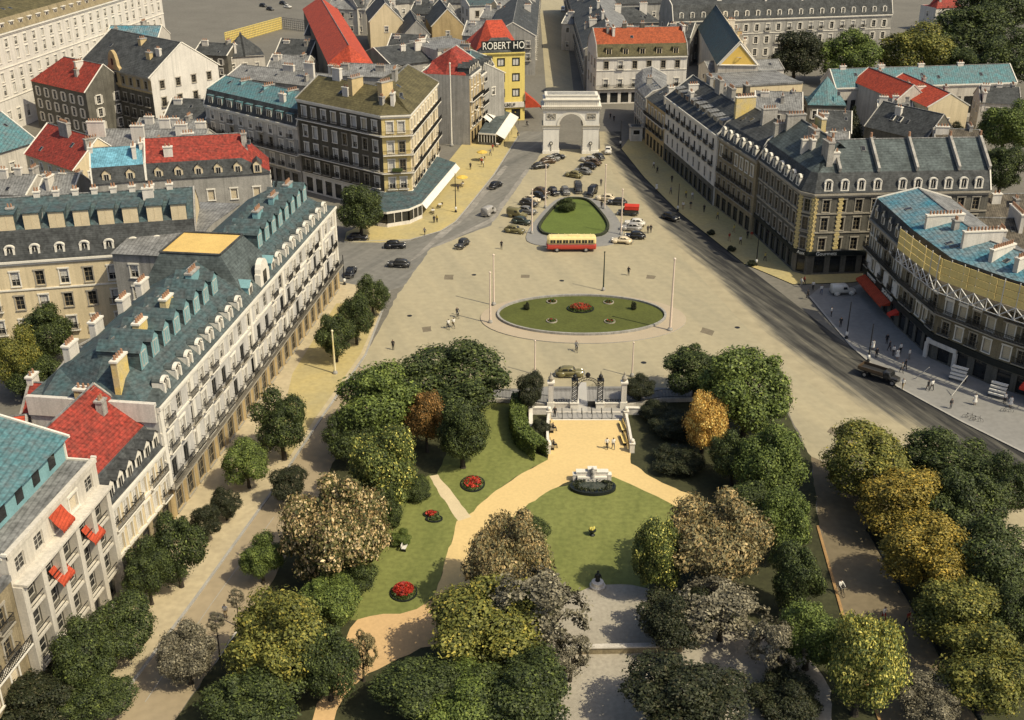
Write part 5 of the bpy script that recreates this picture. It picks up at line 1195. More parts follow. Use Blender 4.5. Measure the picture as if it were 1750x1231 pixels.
LEAF = {
 'dark': (((.012, .017, .006), (.030, .040, .012), (.065, .078, .022)), ((.04, .055, .015), (.07, .09, .02), (.12, .14, .03))),
 'black': (((.009, .012, .005), (.020, .024, .010), (.046, .05, .020)), ((.025, .024, .012), (.045, .042, .02), (.09, .08, .04))),
 'green': (((.022, .032, .008), (.06, .080, .018), (.13, .16, .035)), ((.07, .10, .02), (.12, .15, .03), (.2, .22, .05))),
 'olive': (((.03, .035, .008), (.085, .088, .018), (.18, .17, .04)), ((.12, .10, .02), (.2, .17, .03), (.30, .25, .05))),
 'gold': (((.05, .045, .008), (.14, .11, .02), (.26, .19, .035)), ((.2, .13, .02), (.3, .2, .03), (.4, .28, .05))),
 'tan': (((.036, .034, .014), (.10, .088, .040), (.24, .19, .09)), ((.13, .10, .04), (.25, .18, .075), (.40, .29, .14))),
 'grey': (((.032, .029, .018), (.09, .08, .052), (.2, .175, .115)), ((.09, .08, .045), (.17, .15, .095), (.32, .28, .18))),
 'blond': (((.025, .028, .008), (.06, .058, .018), (.14, .115, .04)), ((.26, .18, .075), (.38, .28, .14), (.5, .4, .23))),
 'orange': (((.09, .05, .012), (.24, .13, .025), (.42, .26, .06)), ((.4, .25, .06), (.55, .36, .1), (.7, .5, .2))),
 'rust': (((.035, .03, .01), (.11, .065, .02), (.24, .13, .04)), ((.2, .09, .02), (.3, .15, .04), (.4, .22, .07))),
 'edge': (((.022, .03, .009), (.06, .075, .018), (.15, .16, .035)), ((.25, .24, .05), (.38, .34, .08), (.5, .44, .12))),
}
for k_ in LEAF:
    g_ = 1.25 if k_ == 'black' else 1.5
    LEAF[k_] = tuple(tuple(tuple(min(.8, v * g_) for v in c3) for c3 in tri) for tri in LEAF[k_])
BARK = mat('bark', (.055, .045, .032), var=.25, scale=1.5)
def crown_for(kind, i, col):
    key = (kind, i, col)
    if key not in CROWNS:
        src, mi = CB[kind][i % len(CB[kind])]
        me = src.copy()
        a, b = LEAF[col]
        me.materials.append(leafmat('leaf_' + col, *a)); me.materials.append(leafmat('leaf_tip_' + col, *b))
        me.polygons.foreach_set('material_index', mi); me.update()
        CROWNS[key] = me
    return CROWNS[key]
def trunk_mesh(seed):
    rr = random.Random(seed); mb = MB()
    pts = [Vector((0, 0, -.02)), Vector((rr.uniform(-.03, .03), rr.uniform(-.03, .03), .25)), Vector((rr.uniform(-.06, .06), rr.uniform(-.06, .06), .48))]
    rad = [.062, .042, .034]
    mb.tube(pts[0], pts[0] + Vector((0, 0, .05)), .085, .06, BARK, 8, False)
    for i in range(2): mb.tube(pts[i], pts[i + 1], rad[i], rad[i + 1], BARK, 8, False)
    for k in range(7):
        a = k * 2.4 + rr.uniform(-.4, .4); st = pts[1].lerp(pts[2], rr.uniform(.2, 1))
        mid = st + Vector((math.cos(a) * .14, math.sin(a) * .14, rr.uniform(.1, .2)))
        en = mid + Vector((math.cos(a) * rr.uniform(.08, .2), math.sin(a) * rr.uniform(.08, .2), rr.uniform(.1, .24)))
        mb.tube(st, mid, .022, .014, BARK, 5, False); mb.tube(mid, en, .014, .005, BARK, 4, False)
        mb.tube(mid, mid + Vector((math.cos(a + .9) * .12, math.sin(a + .9) * .12, .12)), .010, .004, BARK, 4, False)
    mb.tube(pts[2], pts[2] + Vector((.02, 0, .38)), .034, .006, BARK, 6, False)
    return mb.mesh('trunk')
TRUNKS = [trunk_mesh(s) for s in (3, 5, 8)]
NT = [0]
def tree(px, py, w_, h_, col, label, kind='leaf', name='broadleaf_tree', clear=None, group=None, z0=0.0, ring_=False):
    """crown centre and extents traced in the photograph; gives the crown its distance, true size and height"""
    Rr = 3.0; zc = 5.0; Rz = 3.0
    for _ in range(6):
        p = P(px, py, zc)
        dp = depth_at(p.x, p.y, zc)
        s = FPX / dp
        Rr = w_ / 2 / s
        ph = math.atan2(HC - zc, p.y)
        vv = (h_ / 2 / s) ** 2 - (Rr * math.sin(ph)) ** 2
        Rz = max(math.sqrt(max(vv, 0)) / math.cos(ph), .62 * Rr)
        Rz = min(Rz, 1.5 * Rr)
        cl = clear if clear is not None else .2 * Rz + .5
        zc = cl + Rz
    i = NT[0]; NT[0] += 1
    rz = (i * 2.399) % 6.283
    t = tag(empty(name, (p.x, p.y, z0)), label, 'tree', group)
    H = (cl + 1.5 * Rz)
    link('trunk', TRUNKS[i % 3], t, (0, 0, 0), rz, (H * .9 * min(1, 1.1 * Rr / H * 1.6), H * .9 * min(1, 1.1 * Rr / H * 1.6), H))
    link('crown', crown_for(kind, i % len(CB[kind]), col), t, (0, 0, zc), rz, (Rr * (1.10 + .12 * math.sin(i * 1.7)), Rr * (1.12 + .12 * math.sin(i * 2.9 + 1)), Rz * 1.08))
    return t
TREES = [
 # left street
 (636, 500, 58, 64, 'dark', 'small dark street tree nearest the parked cars at the far end of the hotel pavement'),
 (607, 540, 62, 80, 'dark', 'dark street tree second from the far end of the hotel pavement'),
 (572, 572, 62, 76, 'dark', 'dark street tree beside the yellow mast before the hotel'),
 (480, 722, 104, 112, 'dark', 'broad dark street tree halfway along the hotel pavement'),
 (421, 790, 74, 76, 'green', 'small greener street tree just below the broad dark one by the hotel'),
 (384, 858, 50, 52, 'black', 'small sooty street tree with a ring at its foot on the hotel pavement'),
 (350, 890, 58, 62, 'black', 'sooty grey street tree before the red roofed house'),
 (300, 935, 98, 120, 'dark', 'tall dark street tree against the corner of the modern block'),
 (250, 975, 80, 100, 'dark', 'dark street tree wedged before the modern block pilasters'),
 (215, 1070, 104, 104, 'dark', 'dark street tree with dotted crown before the modern block'),
 (140, 1118, 120, 130, 'dark', 'large dark street tree before the lower windows of the modern block'),
 (60, 1190, 130, 100, 'black', 'dark tree in the bottom left corner'),
 (170, 1195, 110, 90, 'dark', 'dark tree at the bottom edge left of the pale kerb'),
 (445, 952, 74, 76, 'green', 'round bright green tree standing alone on the left boulevard'),
 (495, 828, 72, 64, 'black', 'sooty little tree by the blond flowering tree'),
 (318, 1112, 92, 100, 'grey', 'grey leaved small tree on the road side near the bottom left'),
 (615, 355, 76, 84, 'dark', 'dark bushy tree in front of the shaded side of the corner cafe building'),
 (76, 570, 96, 104, 'dark', 'dark courtyard tree before the cream rear wing'),
 (26, 612, 84, 110, 'olive', 'olive courtyard tree at the left edge'),
 (60, 640, 90, 70, 'dark', 'dark low courtyard tree behind the red outhouse roofs'),
 # park, left half
 (778, 640, 172, 118, 'dark', 'wide dark tree at the top left corner of the park by the square'),
 (790, 735, 100, 110, 'dark', 'dark green tree below the wide corner tree'),
 (640, 685, 150, 140, 'green', 'large light green tree beside the left boulevard in the park'),
 (650, 795, 140, 150, 'edge', 'bushy green tree with yellow flecks in the left of the park'),
 (728, 715, 66, 120, 'rust', 'rust brown tree between the light green and the dark corner trees', 'leaf', 'autumn_tree'),
 (600, 745, 100, 90, 'dark', 'dark tree behind the flecked one along the left park edge'),
 (568, 902, 178, 172, 'blond', 'huge round tree covered with blond upright blossom', 'candle', 'flowering_tree'),
 (655, 868, 62, 90, 'dark', 'dark shrubby tree at the right flank of the blond tree'),
 (600, 985, 84, 70, 'dark', 'dark low tree under the blond tree'),
 (560, 1030, 120, 96, 'green', 'light green tree left of the lowest scarlet flower bed'),
 (480, 1090, 170, 170, 'olive', 'broad olive tree in the lower left of the park'),
 (560, 1130, 110, 120, 'dark', 'dark tree between the broad olive tree and the peach gravel'),
 (430, 1190, 170, 110, 'dark', 'dark wide tree at the bottom edge of the park left of the peach gravel'),
 (618, 1115, 60, 96, 'tan', 'thin tan tree on the edge of the peach gravel', 'sparse', 'autumn_tree'),
 (710, 1180, 150, 120, 'dark', 'dark domed tree under the peach gravel at the bottom edge'),
 (790, 1195, 150, 110, 'green', 'green tree at the bottom edge left of centre'),
 # centre
 (862, 945, 165, 165, 'tan', 'tan blossomed tree leaning over the yellow path', 'candle', 'flowering_tree'),
 (905, 905, 60, 60, 'dark', 'small dark shrub tree on the edge of the round lawn'),
 (928, 1045, 160, 165, 'grey', 'thin grey tan tree at the lower edge of the round lawn', 'sparse', 'autumn_tree'),
 (825, 1062, 205, 165, 'olive', 'sunlit olive tree below the tan blossomed tree'),
 (890, 1175, 190, 130, 'dark', 'dark tree at the centre of the bottom edge'),
 (975, 1120, 80, 80, 'grey', 'small bare grey tree on the pale gravel', 'sparse', 'autumn_tree'),
 (1170, 1180, 190, 130, 'black', 'very dark broad tree below the low park wall'),
 # right half of the park
 (1128, 945, 96, 130, 'edge', 'yellow flecked tree reaching over the right of the round lawn'),
 (1215, 915, 185, 165, 'tan', 'large tan and orange flowering tree right of the round lawn', 'candle', 'flowering_tree'),
 (1155, 1050, 130, 110, 'black', 'very dark tree below the flecked one by the low wall'),
 (1235, 1040, 160, 110, 'grey', 'grey flowering tree with forked trunk under the large tan one', 'sparse', 'autumn_tree'),
 (1190, 632, 124, 94, 'dark', 'dark tree at the top right corner of the park by the square'),
 (1278, 665, 150, 150, 'green', 'big dark green tree second from the gate on the right park edge'),
 (1203, 722, 86, 98, 'orange', 'orange yellow domed tree on the shaded lawn right of the steps', 'candle', 'flowering_tree'),
 (1255, 775, 80, 90, 'dark', 'dark green tree below the orange yellow one'),
 (1320, 790, 135, 125, 'green', 'light green tree on the right park edge'),
 (1290, 860, 90, 80, 'dark', 'dark tree right of the tan flowering tree top'),
 (1345, 890, 100, 110, 'green', 'green tree in the right park row beside the brown boulevard'),
 (1360, 985, 90, 110, 'dark', 'dark slim tree in the right park row near the motorcyclist'),
 (1385, 1080, 120, 120, 'green', 'bushy green tree in the right park row near the bottom'),
 (1330, 1110, 90, 100, 'grey', 'greyish tree between the pale gravel and the right park row', 'sparse'),
 (1475, 1135, 140, 160, 'edge', 'dense olive tree with yellow tips at the bottom right of the park', 'candle'),
 (1590, 1195, 120, 90, 'grey', 'dull brown grey tree at the bottom edge on the right', 'leaf'),
 # right boulevard
 (1482, 785, 150, 120, 'olive', 'dark olive tree at the top of the right boulevard row'),
 (1622, 782, 150, 110, 'dark', 'dark tree at the top of the right boulevard beside the road'),
 (1540, 855, 140, 120, 'gold', 'golden olive tree second in the right boulevard row'),
 (1650, 860, 150, 130, 'dark', 'dark tree behind the golden olive one on the right'),
 (1720, 830, 90, 100, 'dark', 'dark tree at the right edge below the road'),
 (1590, 945, 140, 130, 'gold', 'golden olive tree third in the right boulevard row'),
 (1700, 950, 150, 140, 'dark', 'dark tree behind the third golden one at the right edge'),
 (1640, 1045, 170, 140, 'olive', 'broad olive tree fourth in the right boulevard row'),
 (1730, 1060, 90, 120, 'dark', 'dark tree beside the fourth olive one at the right edge'),
 (1690, 1150, 170, 150, 'olive', 'olive tree in the bottom right corner'),
 # by the gate
 (908, 668, 50, 64, 'black', 'small black conical evergreen left of the park gate'),
 (1093, 660, 52, 44, 'black', 'small black spreading tree right of the park gate'),
 # top right
 (1362, 92, 92, 82, 'black', 'dark tree at the left of the group behind the arcaded hall'),
 (1452, 92, 100, 84, 'green', 'green tree in the middle of the group behind the arcaded hall'),
 (1560, 86, 140, 92, 'olive', 'widest olive green tree behind the arcaded hall'),
 (1665, 60, 120, 100, 'dark', 'dark tree right of the white tower house'),
 (1730, 95, 110, 90, 'dark', 'dark tree at the right edge above the arcaded hall'),
 (1640, 110, 90, 60, 'dark', 'dark tree above the right end of the turquoise roof'),
 (1705, 10, 140, 60, 'dark', 'dark tree in the top right corner'),
 (1720, 215, 90, 90, 'green', 'green tree below the right end of the turquoise roof'),
 (1715, 290, 80, 80, 'dark', 'dark tree at the right edge beside the long slate roof'),
 (1628, 228, 44, 40, 'black', 'small dark tree before the peach gable'),
 (1455, 218, 44, 66, 'black', 'black conifer in the courtyard before the skylit slate roof', 'conifer', 'conifer_tree'),
]
for t_ in TREES:
    kind = t_[6] if len(t_) > 6 else 'leaf'; nm = t_[7] if len(t_) > 7 else 'broadleaf_tree'
    grp = None
    tree(t_[0], t_[1], t_[2], t_[3], t_[4], t_[5], kind, nm)
# young bare trees on the pale verge
def young(px, py, h, label):
    p = P(px, py); t = tag(empty('young_tree', V3(p)), label, 'tree')
    rr = random.Random(px); mb = MB()
    mb.tube((0, 0, 0), (.1, 0, h * .55), .09, .06, BARK, 6); mb.tube((.1, 0, h * .55), (.05, .1, h), .06, .015, BARK, 5)
    for k in range(9):
        z = h * rr.uniform(.5, .9); a = rr.uniform(0, 6.28); mb.tube((.1, 0, z), (.1 + math.cos(a) * .9, math.sin(a) * .9, z + rr.uniform(.3, 1)), .03, .008, BARK, 4)
    mb.build('trunk', t)
    link('crown', crown_for('sparse', 0, 'grey'), t, (0, 0, h * .92), 0, (.9, .9, 1.0))
young(376, 1128, 5.0, 'bare young tree with leaning stem on the pale verge')
young(408, 1072, 4.0, 'thin young tree above the leaning one on the pale verge')
# bushes and hedge
def bush(px, py, rx, rz, col, label, name='bush', cat='bush', z0=0.1):
    p = P(px, py); t = tag(empty(name, V3(p, z0)), label, cat)
    link('crown', crown_for('leaf', int(px) % 5, col), t, (0, 0, rz * .75), px * .1, (rx, rx, rz))
    return t
bush(967, 362, 2.2, 1.8, 'dark', 'round dark shrub on the triangular lawn')
bush(1340, 1215, 3.6, 2.2, 'black', 'black dome added for a dark shadow at the bottom edge on the pale gravel')  # bush added to stand in for a dark mound of shadow
bush(1150, 742, 3.4, 1.7, 'black', 'dark flat shrubbery on the slope right of the steps')
bush(1120, 715, 2.6, 1.4, 'black', 'dark small shrub beside the right balustrade')
bush(922, 745, 1.5, 1.3, 'black', 'dark shrub between the hedge and the left balustrade')
bush(1160, 800, 3.6, 1.5, 'black', 'dark low shrubbery under the orange yellow tree')
bush(710, 850, 2.2, 1.6, 'dark', 'dark shrub at the top of the left lawn')
bush(683, 930, 1.4, 1.0, 'green', 'light shrub by the white bench on the left lawn')
for px, lb in ((900, 'tiny dark clipped bush on the left of the oval lawn'), (1083, 'tiny dark clipped bush on the right of the oval lawn')):
    bush(px, 531, .55, .9, 'black', lb, 'clipped_bush')
hq = [P(888, 697), P(884, 730), P(893, 760), P(925, 785)]
root = tag(empty('clipped_hedge', V3(hq[0])), 'tall green hedge curving beside the white terrace wall', 'hedge')
mbv, mbf, mbm = [], [], []
rr = random.Random(99)
for i in range(16000):
    s = rr.uniform(0, plen(hq)); p, d = along(hq, s); n_ = Vector((-d.y, d.x))
    side = rr.random(); hw = .95; hh = 2.3
    if side < .42: off, z, nr = rr.uniform(-hw, hw), hh + rr.gauss(0, .1), Vector((0, 0, 1))
    elif side < .71: off, z, nr = hw + rr.gauss(0, .1), rr.uniform(0, hh), V3(n_)
    else: off, z, nr = -hw + rr.gauss(0, .1), rr.uniform(0, hh), V3(-n_)
    c = V3(p + n_ * off - hq[0], z); nr = (nr + Vector((rr.gauss(0, .5), rr.gauss(0, .5), rr.gauss(0, .5)))).normalized()
    u = nr.orthogonal().normalized(); u.rotate(Matrix.Rotation(rr.uniform(0, 6.28), 3, nr)); v = nr.cross(u); sz = rr.uniform(.08, .17)
    b = len(mbv); mbv += [tuple(c - u * sz), tuple(c - v * sz * .6), tuple(c + u * sz), tuple(c + v * sz * .6)]; mbf.append((b, b + 1, b + 2, b + 3)); mbm.append(0)
me = bpy.data.meshes.new('foliage'); me.from_pydata(mbv, [], mbf); me.materials.append(leafmat('leaf_green', *LEAF['green'][0])); link('foliage', me, root)
# flower beds
FLOWR = leafmat('red_flowers', (.16, .012, .01), (.36, .03, .015), (.6, .06, .03)); FLOWG = leafmat('bed_leaves', (.03, .04, .01), (.06, .08, .02), (.1, .13, .03))
def bed(c, rx, ry, h, label, flow=FLOWR, dark=.35, rim=True, n=900, z0=.02):
    root = tag(empty('flower_bed', V3(c, z0)), label, 'flower bed')
    rr = random.Random(int(c[0] * 31 + c[1])); vs, fs, ms = [], [], []
    for i in range(n):
        a = rr.uniform(0, 6.28); q = math.sqrt(rr.random()); z = h * (1 - q ** 3) + rr.uniform(0, .12)
        p = Vector((math.cos(a) * q * rx, math.sin(a) * q * ry, z)); nr = Vector((rr.gauss(0, .5), rr.gauss(0, .5), 1)).normalized(); u = nr.orthogonal().normalized(); u.rotate(Matrix.Rotation(rr.uniform(0, 6.28), 3, nr)); v = nr.cross(u); s = rr.uniform(.09, .2)
        b = len(vs); vs += [tuple(p - u * s), tuple(p - v * s * .7), tuple(p + u * s), tuple(p + v * s * .7)]; fs.append((b, b + 1, b + 2, b + 3))
        ms.append(1 if (q > .8 or rr.random() < dark) else 0)
    me = bpy.data.meshes.new('flowers'); me.from_pydata(vs, [], fs); me.materials.append(flow); me.materials.append(FLOWG); me.polygons.foreach_set('material_index', ms); link('flowers', me, root)
    mb = ring((0, 0), rx, ry, .14, 0, .16, SIGNB if rim != 'pale' else TRIMD, 28); mb.build('edging', root)
    mb = MB(); mb.lathe([(1, 0.01), (.7, h * .6), (0, h * .9)], G_SOIL, 20, (0, 0, 0), 1.0); o_ = mb.build('soil', root); o_.scale = (rx, ry, 1)
    return root
bed(P(808, 828), 1.35, 1.7, .5, 'heart shaped dark red flower bed with black edging on the upper lawn', dark=.25)
bed(P(737, 880), .8, .6, .35, 'small red flower patch in the middle of the left lawn', dark=.05, n=300)
bed(P(742, 888), .85, .6, .12, 'round green planting beside the small red patch', dark=1.0, n=150)
bed(P(690, 1014), 1.3, 1.4, .9, 'bright scarlet domed flower bed at the foot of the left lawn', dark=.02)
bed(P(992, 530), 2.1, 1.7, .7, 'dark red flower mound at the centre of the oval lawn', dark=.45, n=1500, z0=.19)
for px, py, lb in ((943, 518, 'far left'), (1040, 519, 'far right'), (943, 551, 'near left'), (1042, 552, 'near right')):
    bed(P(px, py), .75, .75, .3, 'ringed little round bed on the %s of the oval lawn' % lb, dark=.9, rim='pale', n=160, z0=.19)

# a narrow pale drain line along the left boulevard and round drain covers
mb = MB(); sweep(mb, [P(468, 884), P(360, 1034), P(248, 1200)], -.035, .035, 0, .02, G_KERB); tag(mb.build('drain_line'), kind='structure')
for k, pp in enumerate(((700, 540), (810, 470), (1100, 620), (1260, 560), (960, 480), (760, 600), (1230, 640))):
    mb = MB(); mb.lathe([(.42, .004), (.42, .016), (0, .018)], IRON, 14); tag(mb.build('drain_cover', None, V3(P(*pp))), kind='structure')
# ---------------------------------------------------------------- the arch
pa, pb = P(928, 263), P(1022, 263)
AW = (pb - pa).length; ac = (pa + pb) / 2; AH = 13.6; AD = 5.0
arch = tag(empty('triumphal_arch', V3(ac)), 'pale stone triumphal arch with one tall opening at the far end of the square', 'arch')
mb = MB()
pw_ = AW * .285; op = AW - 2 * pw_; sp_ = 6.8; rad = op / 2
for sx in (-1, 1):
    x = sx * (AW / 2 - pw_ / 2)
    mb.box((x, AD / 2, .35), (pw_ + .3, AD + .3, .7), ARCHST); mb.box((x, AD / 2, .7 + (sp_ - .7) / 2), (pw_, AD, sp_ - .7), ARCHST)
n = 16
top = 10.9
for y, s_ in ((0, 1), (AD, -1)):
    pts = [(math.cos(math.pi * i / n) * rad, sp_ + math.sin(math.pi * i / n) * rad) for i in range(n + 1)]
    for i in range(n):
        (x0, z0), (x1, z1) = pts[i], pts[i + 1]
        f = [(x0, y, z0), (x0, y, top), (x1, y, top), (x1, y, z1)]
        mb.face(f if s_ < 0 else f[::-1], ARCHST)
    for sx in (-1, 1):
        f = [(sx * rad, y, sp_), (sx * AW / 2, y, sp_), (sx * AW / 2, y, top), (sx * rad, y, top)]
        mb.face(f, ARCHST)
for i in range(n):
    (x0, z0), (x1, z1) = pts[i], pts[i + 1]; mb.face([(x0, 0, z0), (x1, 0, z1), (x1, AD, z1), (x0, AD, z0)], ARCHST)
for sx in (-1, 1): mb.face([(sx * AW / 2, 0, sp_), (sx * AW / 2, AD, sp_), (sx * AW / 2, AD, top), (sx * AW / 2, 0, top)], ARCHST)
mb.face([(-AW / 2, 0, top), (AW / 2, 0, top), (AW / 2, AD, top), (-AW / 2, AD, top)], ARCHST)
mb.build('wall', arch)
for sx in (-1, 1):
    mb = MB(); x = sx * (AW / 2 - pw_ / 2); mb.box((x, AD / 2, sp_ - .1), (pw_ + .5, AD + .5, .28), TRIMD); mb.box((x, AD / 2, sp_ - .45), (pw_ + .3, AD + .3, .4), TRIM); mb.build('impost', arch)
mb = MB()
mb.box((0, AD / 2, 10.75), (AW + .5, AD + .5, .4), TRIM); mb.box((0, AD / 2, 11.15), (AW + 1.1, AD + 1.1, .4), TRIMD); mb.box((0, AD / 2, 11.45), (AW + .9, AD + .9, .2), TRIM)
for i in range(30): mb.box((-AW / 2 - .2 + (AW + .4) * i / 29, -.42, 10.98), (.22, .3, .18), TRIM)
mb.build('cornice', arch)
mb = MB()
mb.box((0, AD / 2, 12.2), (AW - .3, AD - .3, 1.3), ARCHST); mb.box((0, AD / 2, 12.95), (AW + .3, AD + .3, .22), TRIM); mb.box((0, AD / 2, 13.4), (AW - .9, AD - .9, .7), ARCHST); mb.box((0, AD / 2, 13.85), (AW - .6, AD - .6, .2), TRIM)
mb.box((0, AD / 2, 13.98), (AW - 2, AD - 2, .1), GREYST)
for i in range(26): mb.box((-AW / 2 + .6 + (AW - 1.2) * i / 25, .1, 12.2), (.16, .18, .9), TRIM)
mb.build('attic', arch)
mb = MB()
for i in range(n):
    a0, a1 = math.pi * i / n, math.pi * (i + 1) / n
    q = [(math.cos(a) * r, -.14, sp_ + math.sin(a) * r) for a, r in ((a0, rad), (a1, rad), (a1, rad + .55), (a0, rad + .55))]
    mb.face(q[::-1], TRIM)
    mb.face([q[2], q[3], (q[3][0], .02, q[3][2]), (q[2][0], .02, q[2][2])], TRIM); mb.face([q[0], q[1], (q[1][0], .02, q[1][2]), (q[0][0], .02, q[0][2])], TRIMD)
mb.build('archivolt', arch)
for sx in (-1, 1):
    x = sx * (AW / 2 - pw_ / 2)
    mb = MB(); mb.box((x, -.03, 9.1), (2.1, .1, 1.35), TRIMD)
    for i in range(14): mb.ball((x - .8 + rnd.random() * 1.6, -.1, 8.65 + rnd.random() * .9), .2, GREYST, 6, 3)
    for dx, dz, w2, h2 in ((0, .7, 2.3, .14), (0, -.7, 2.3, .14), (-1.08, 0, .14, 1.3), (1.08, 0, .14, 1.3)): mb.box((x + dx, -.08, 9.1 + dz), (w2, .14, h2), TRIM)
    mb.build('relief_panel', arch)
    mb = MB(); mb.tube((x, -.05, 2.6), (x, -.28, 2.6), .42, .42, SIGNB, 12); mb.tube((x, -.28, 2.6), (x, -.3, 2.6), .25, .25, TRIM, 10); mb.tube((x, -.1, 0), (x, -.1, 2.3), .06, .06, IRON, 5); mb.build('lamp', arch)

# ---------------------------------------------------------------- park gate, railings, steps, balustrades
gl, gr = P(941, 697), P(1065, 697)
gc = (gl + gr) / 2; GW = (gr - gl).length
gate = tag(empty('park_gate', V3(gc)), 'ornate iron gate between lattice pillars and white stone end posts at the park entrance', 'gate')
LATT = IRON
def lattice_pillar(x, h, par):
    mb = MB()
    for sx in (-.35, .35):
        for sy in (-.35, .35): mb.tube((x + sx, sy, 1.0), (x + sx, sy, h), .05, .05, LATT, 4)
    k = 1.0
    while k < h - .5:
        for a, b in (((-.35, -.35), (.35, -.35)), ((.35, -.35), (.35, .35)), ((.35, .35), (-.35, .35)), ((-.35, .35), (-.35, -.35))):
            mb.tube((x + a[0], a[1], k), (x + b[0], b[1], k + .6), .035, .035, LATT, 4); mb.tube((x + b[0], b[1], k), (x + a[0], a[1], k + .6), .035, .035, LATT, 4)
        k += .6
    mb.box((x, 0, h), (.9, .9, .14), LATT); mb.ball((x, 0, h + .45), .3, LATT, 8, 6, (1, 1, 1.3)); mb.tube((x, 0, h + .7), (x, 0, h + 1.3), .09, .02, LATT, 5)
    mb.build('iron_pillar', par)
    mb = MB(); mb.box((x, 0, .45), (1.1, 1.1, .9), TRIM); mb.box((x, 0, .95), (1.3, 1.3, .14), TRIM); mb.build('pillar_base', par)
PX = 1.75
for sx in (-1, 1): lattice_pillar(sx * PX, 4.3, gate)
def railing(x0, x1, h, name, par, arc=0.0, y=0, base=.75, solid=False):
    mb = MB()
    if base: mb.box(((x0 + x1) / 2, y, base / 2), (abs(x1 - x0), .4, base), PALE); mb.box(((x0 + x1) / 2, y, base + .05), (abs(x1 - x0), .52, .1), TRIM)
    n = max(2, int(abs(x1 - x0) / .17))
    for i in range(n + 1):
        t = i / n; x = x0 + (x1 - x0) * t; hh = h + arc * math.sin(t * math.pi / 2)
        mb.box((x, y, (base + hh) / 2), (.035, .035, hh - base), LATT); mb.tube((x, y, hh), (x, y, hh + .22), .04, .005, LATT, 4)
    for z in (base + .25, base + .55, h - .3, h - .05): mb.box(((x0 + x1) / 2, y, z), (abs(x1 - x0), .05, .05), LATT)
    for i in range(n // 2): mb.tube((x0 + (x1 - x0) * (i + .5) / (n / 2), y, base + .4), (x0 + (x1 - x0) * (i + .5) / (n / 2), y - .03, base + .4), .1, .1, LATT, 6)
    if solid: mb.box(((x0 + x1) / 2, y, .55), (abs(x1 - x0), .05, .9), LATT)
    mb.build(name, par)
for sx in (-1, 1): railing(sx * (PX + .55), sx * (GW / 2 - .25), 2.9, 'railing', gate)
railing(.1, PX - .5, 3.2, 'gate_leaf', gate, .5, 0, 0, True)
mb = MB()   # the other leaf stands open
for i in range(9):
    y = .2 + i * .17; mb.box((-PX + .45, y, 1.7), (.035, .035, 3.2 - i * .03), LATT)
mb.box((-PX + .45, .9, .55), (.05, 1.5, .9), LATT); mb.box((-PX + .45, .9, 2.7), (.05, 1.5, .06), LATT); mb.build('gate_leaf', gate)
mb = MB()
for i in range(12):
    a0, a1 = math.pi * i / 12, math.pi * (i + 1) / 12
    for r in (PX - .1, PX - .55): mb.tube((math.cos(a0) * r, 0, 3.3 + math.sin(a0) * r * .8), (math.cos(a1) * r, 0, 3.3 + math.sin(a1) * r * .8), .05, .05, LATT, 4)
    mb.tube((math.cos(a0) * (PX - .1), 0, 3.3 + math.sin(a0) * (PX - .1) * .8), (math.cos(a1) * (PX - .55), 0, 3.3 + math.sin(a1) * (PX - .55) * .8), .03, .03, LATT, 4)
mb.ball((0, 0, 5.0), .35, LATT, 8, 6, (1, .4, 1.2)); mb.build('overthrow', gate)
for sx in (-1, 1):
    x = sx * GW / 2
    mb = MB(); mb.box((x, 0, .5), (1.0, 1.0, 1.0), TRIM); mb.box((x, 0, 2.3), (.7, .7, 3.2), WHITE); mb.box((x, 0, 3.95), (1.0, 1.0, .22), TRIM)
    mb.lathe([(.12, 4.05), (.34, 4.3), (.4, 4.6), (.2, 4.9), (.1, 5.1), (.14, 5.3), (0, 5.5)], TRIMD, 10, (x, 0, 0)); mb.build('stone_post', gate)
sheet('gate_court', [(941, 668), (1065, 668), (1064, 717), (941, 717)], .142, mat('court_paving', (.33, .31, .28), var=.1, scale=.3))
sheet('gate_path', [(989, 655), (1002, 655), (1004, 708), (986, 708)], .148, mat('pale_flags', (.42, .395, .35), var=.08, scale=.4))
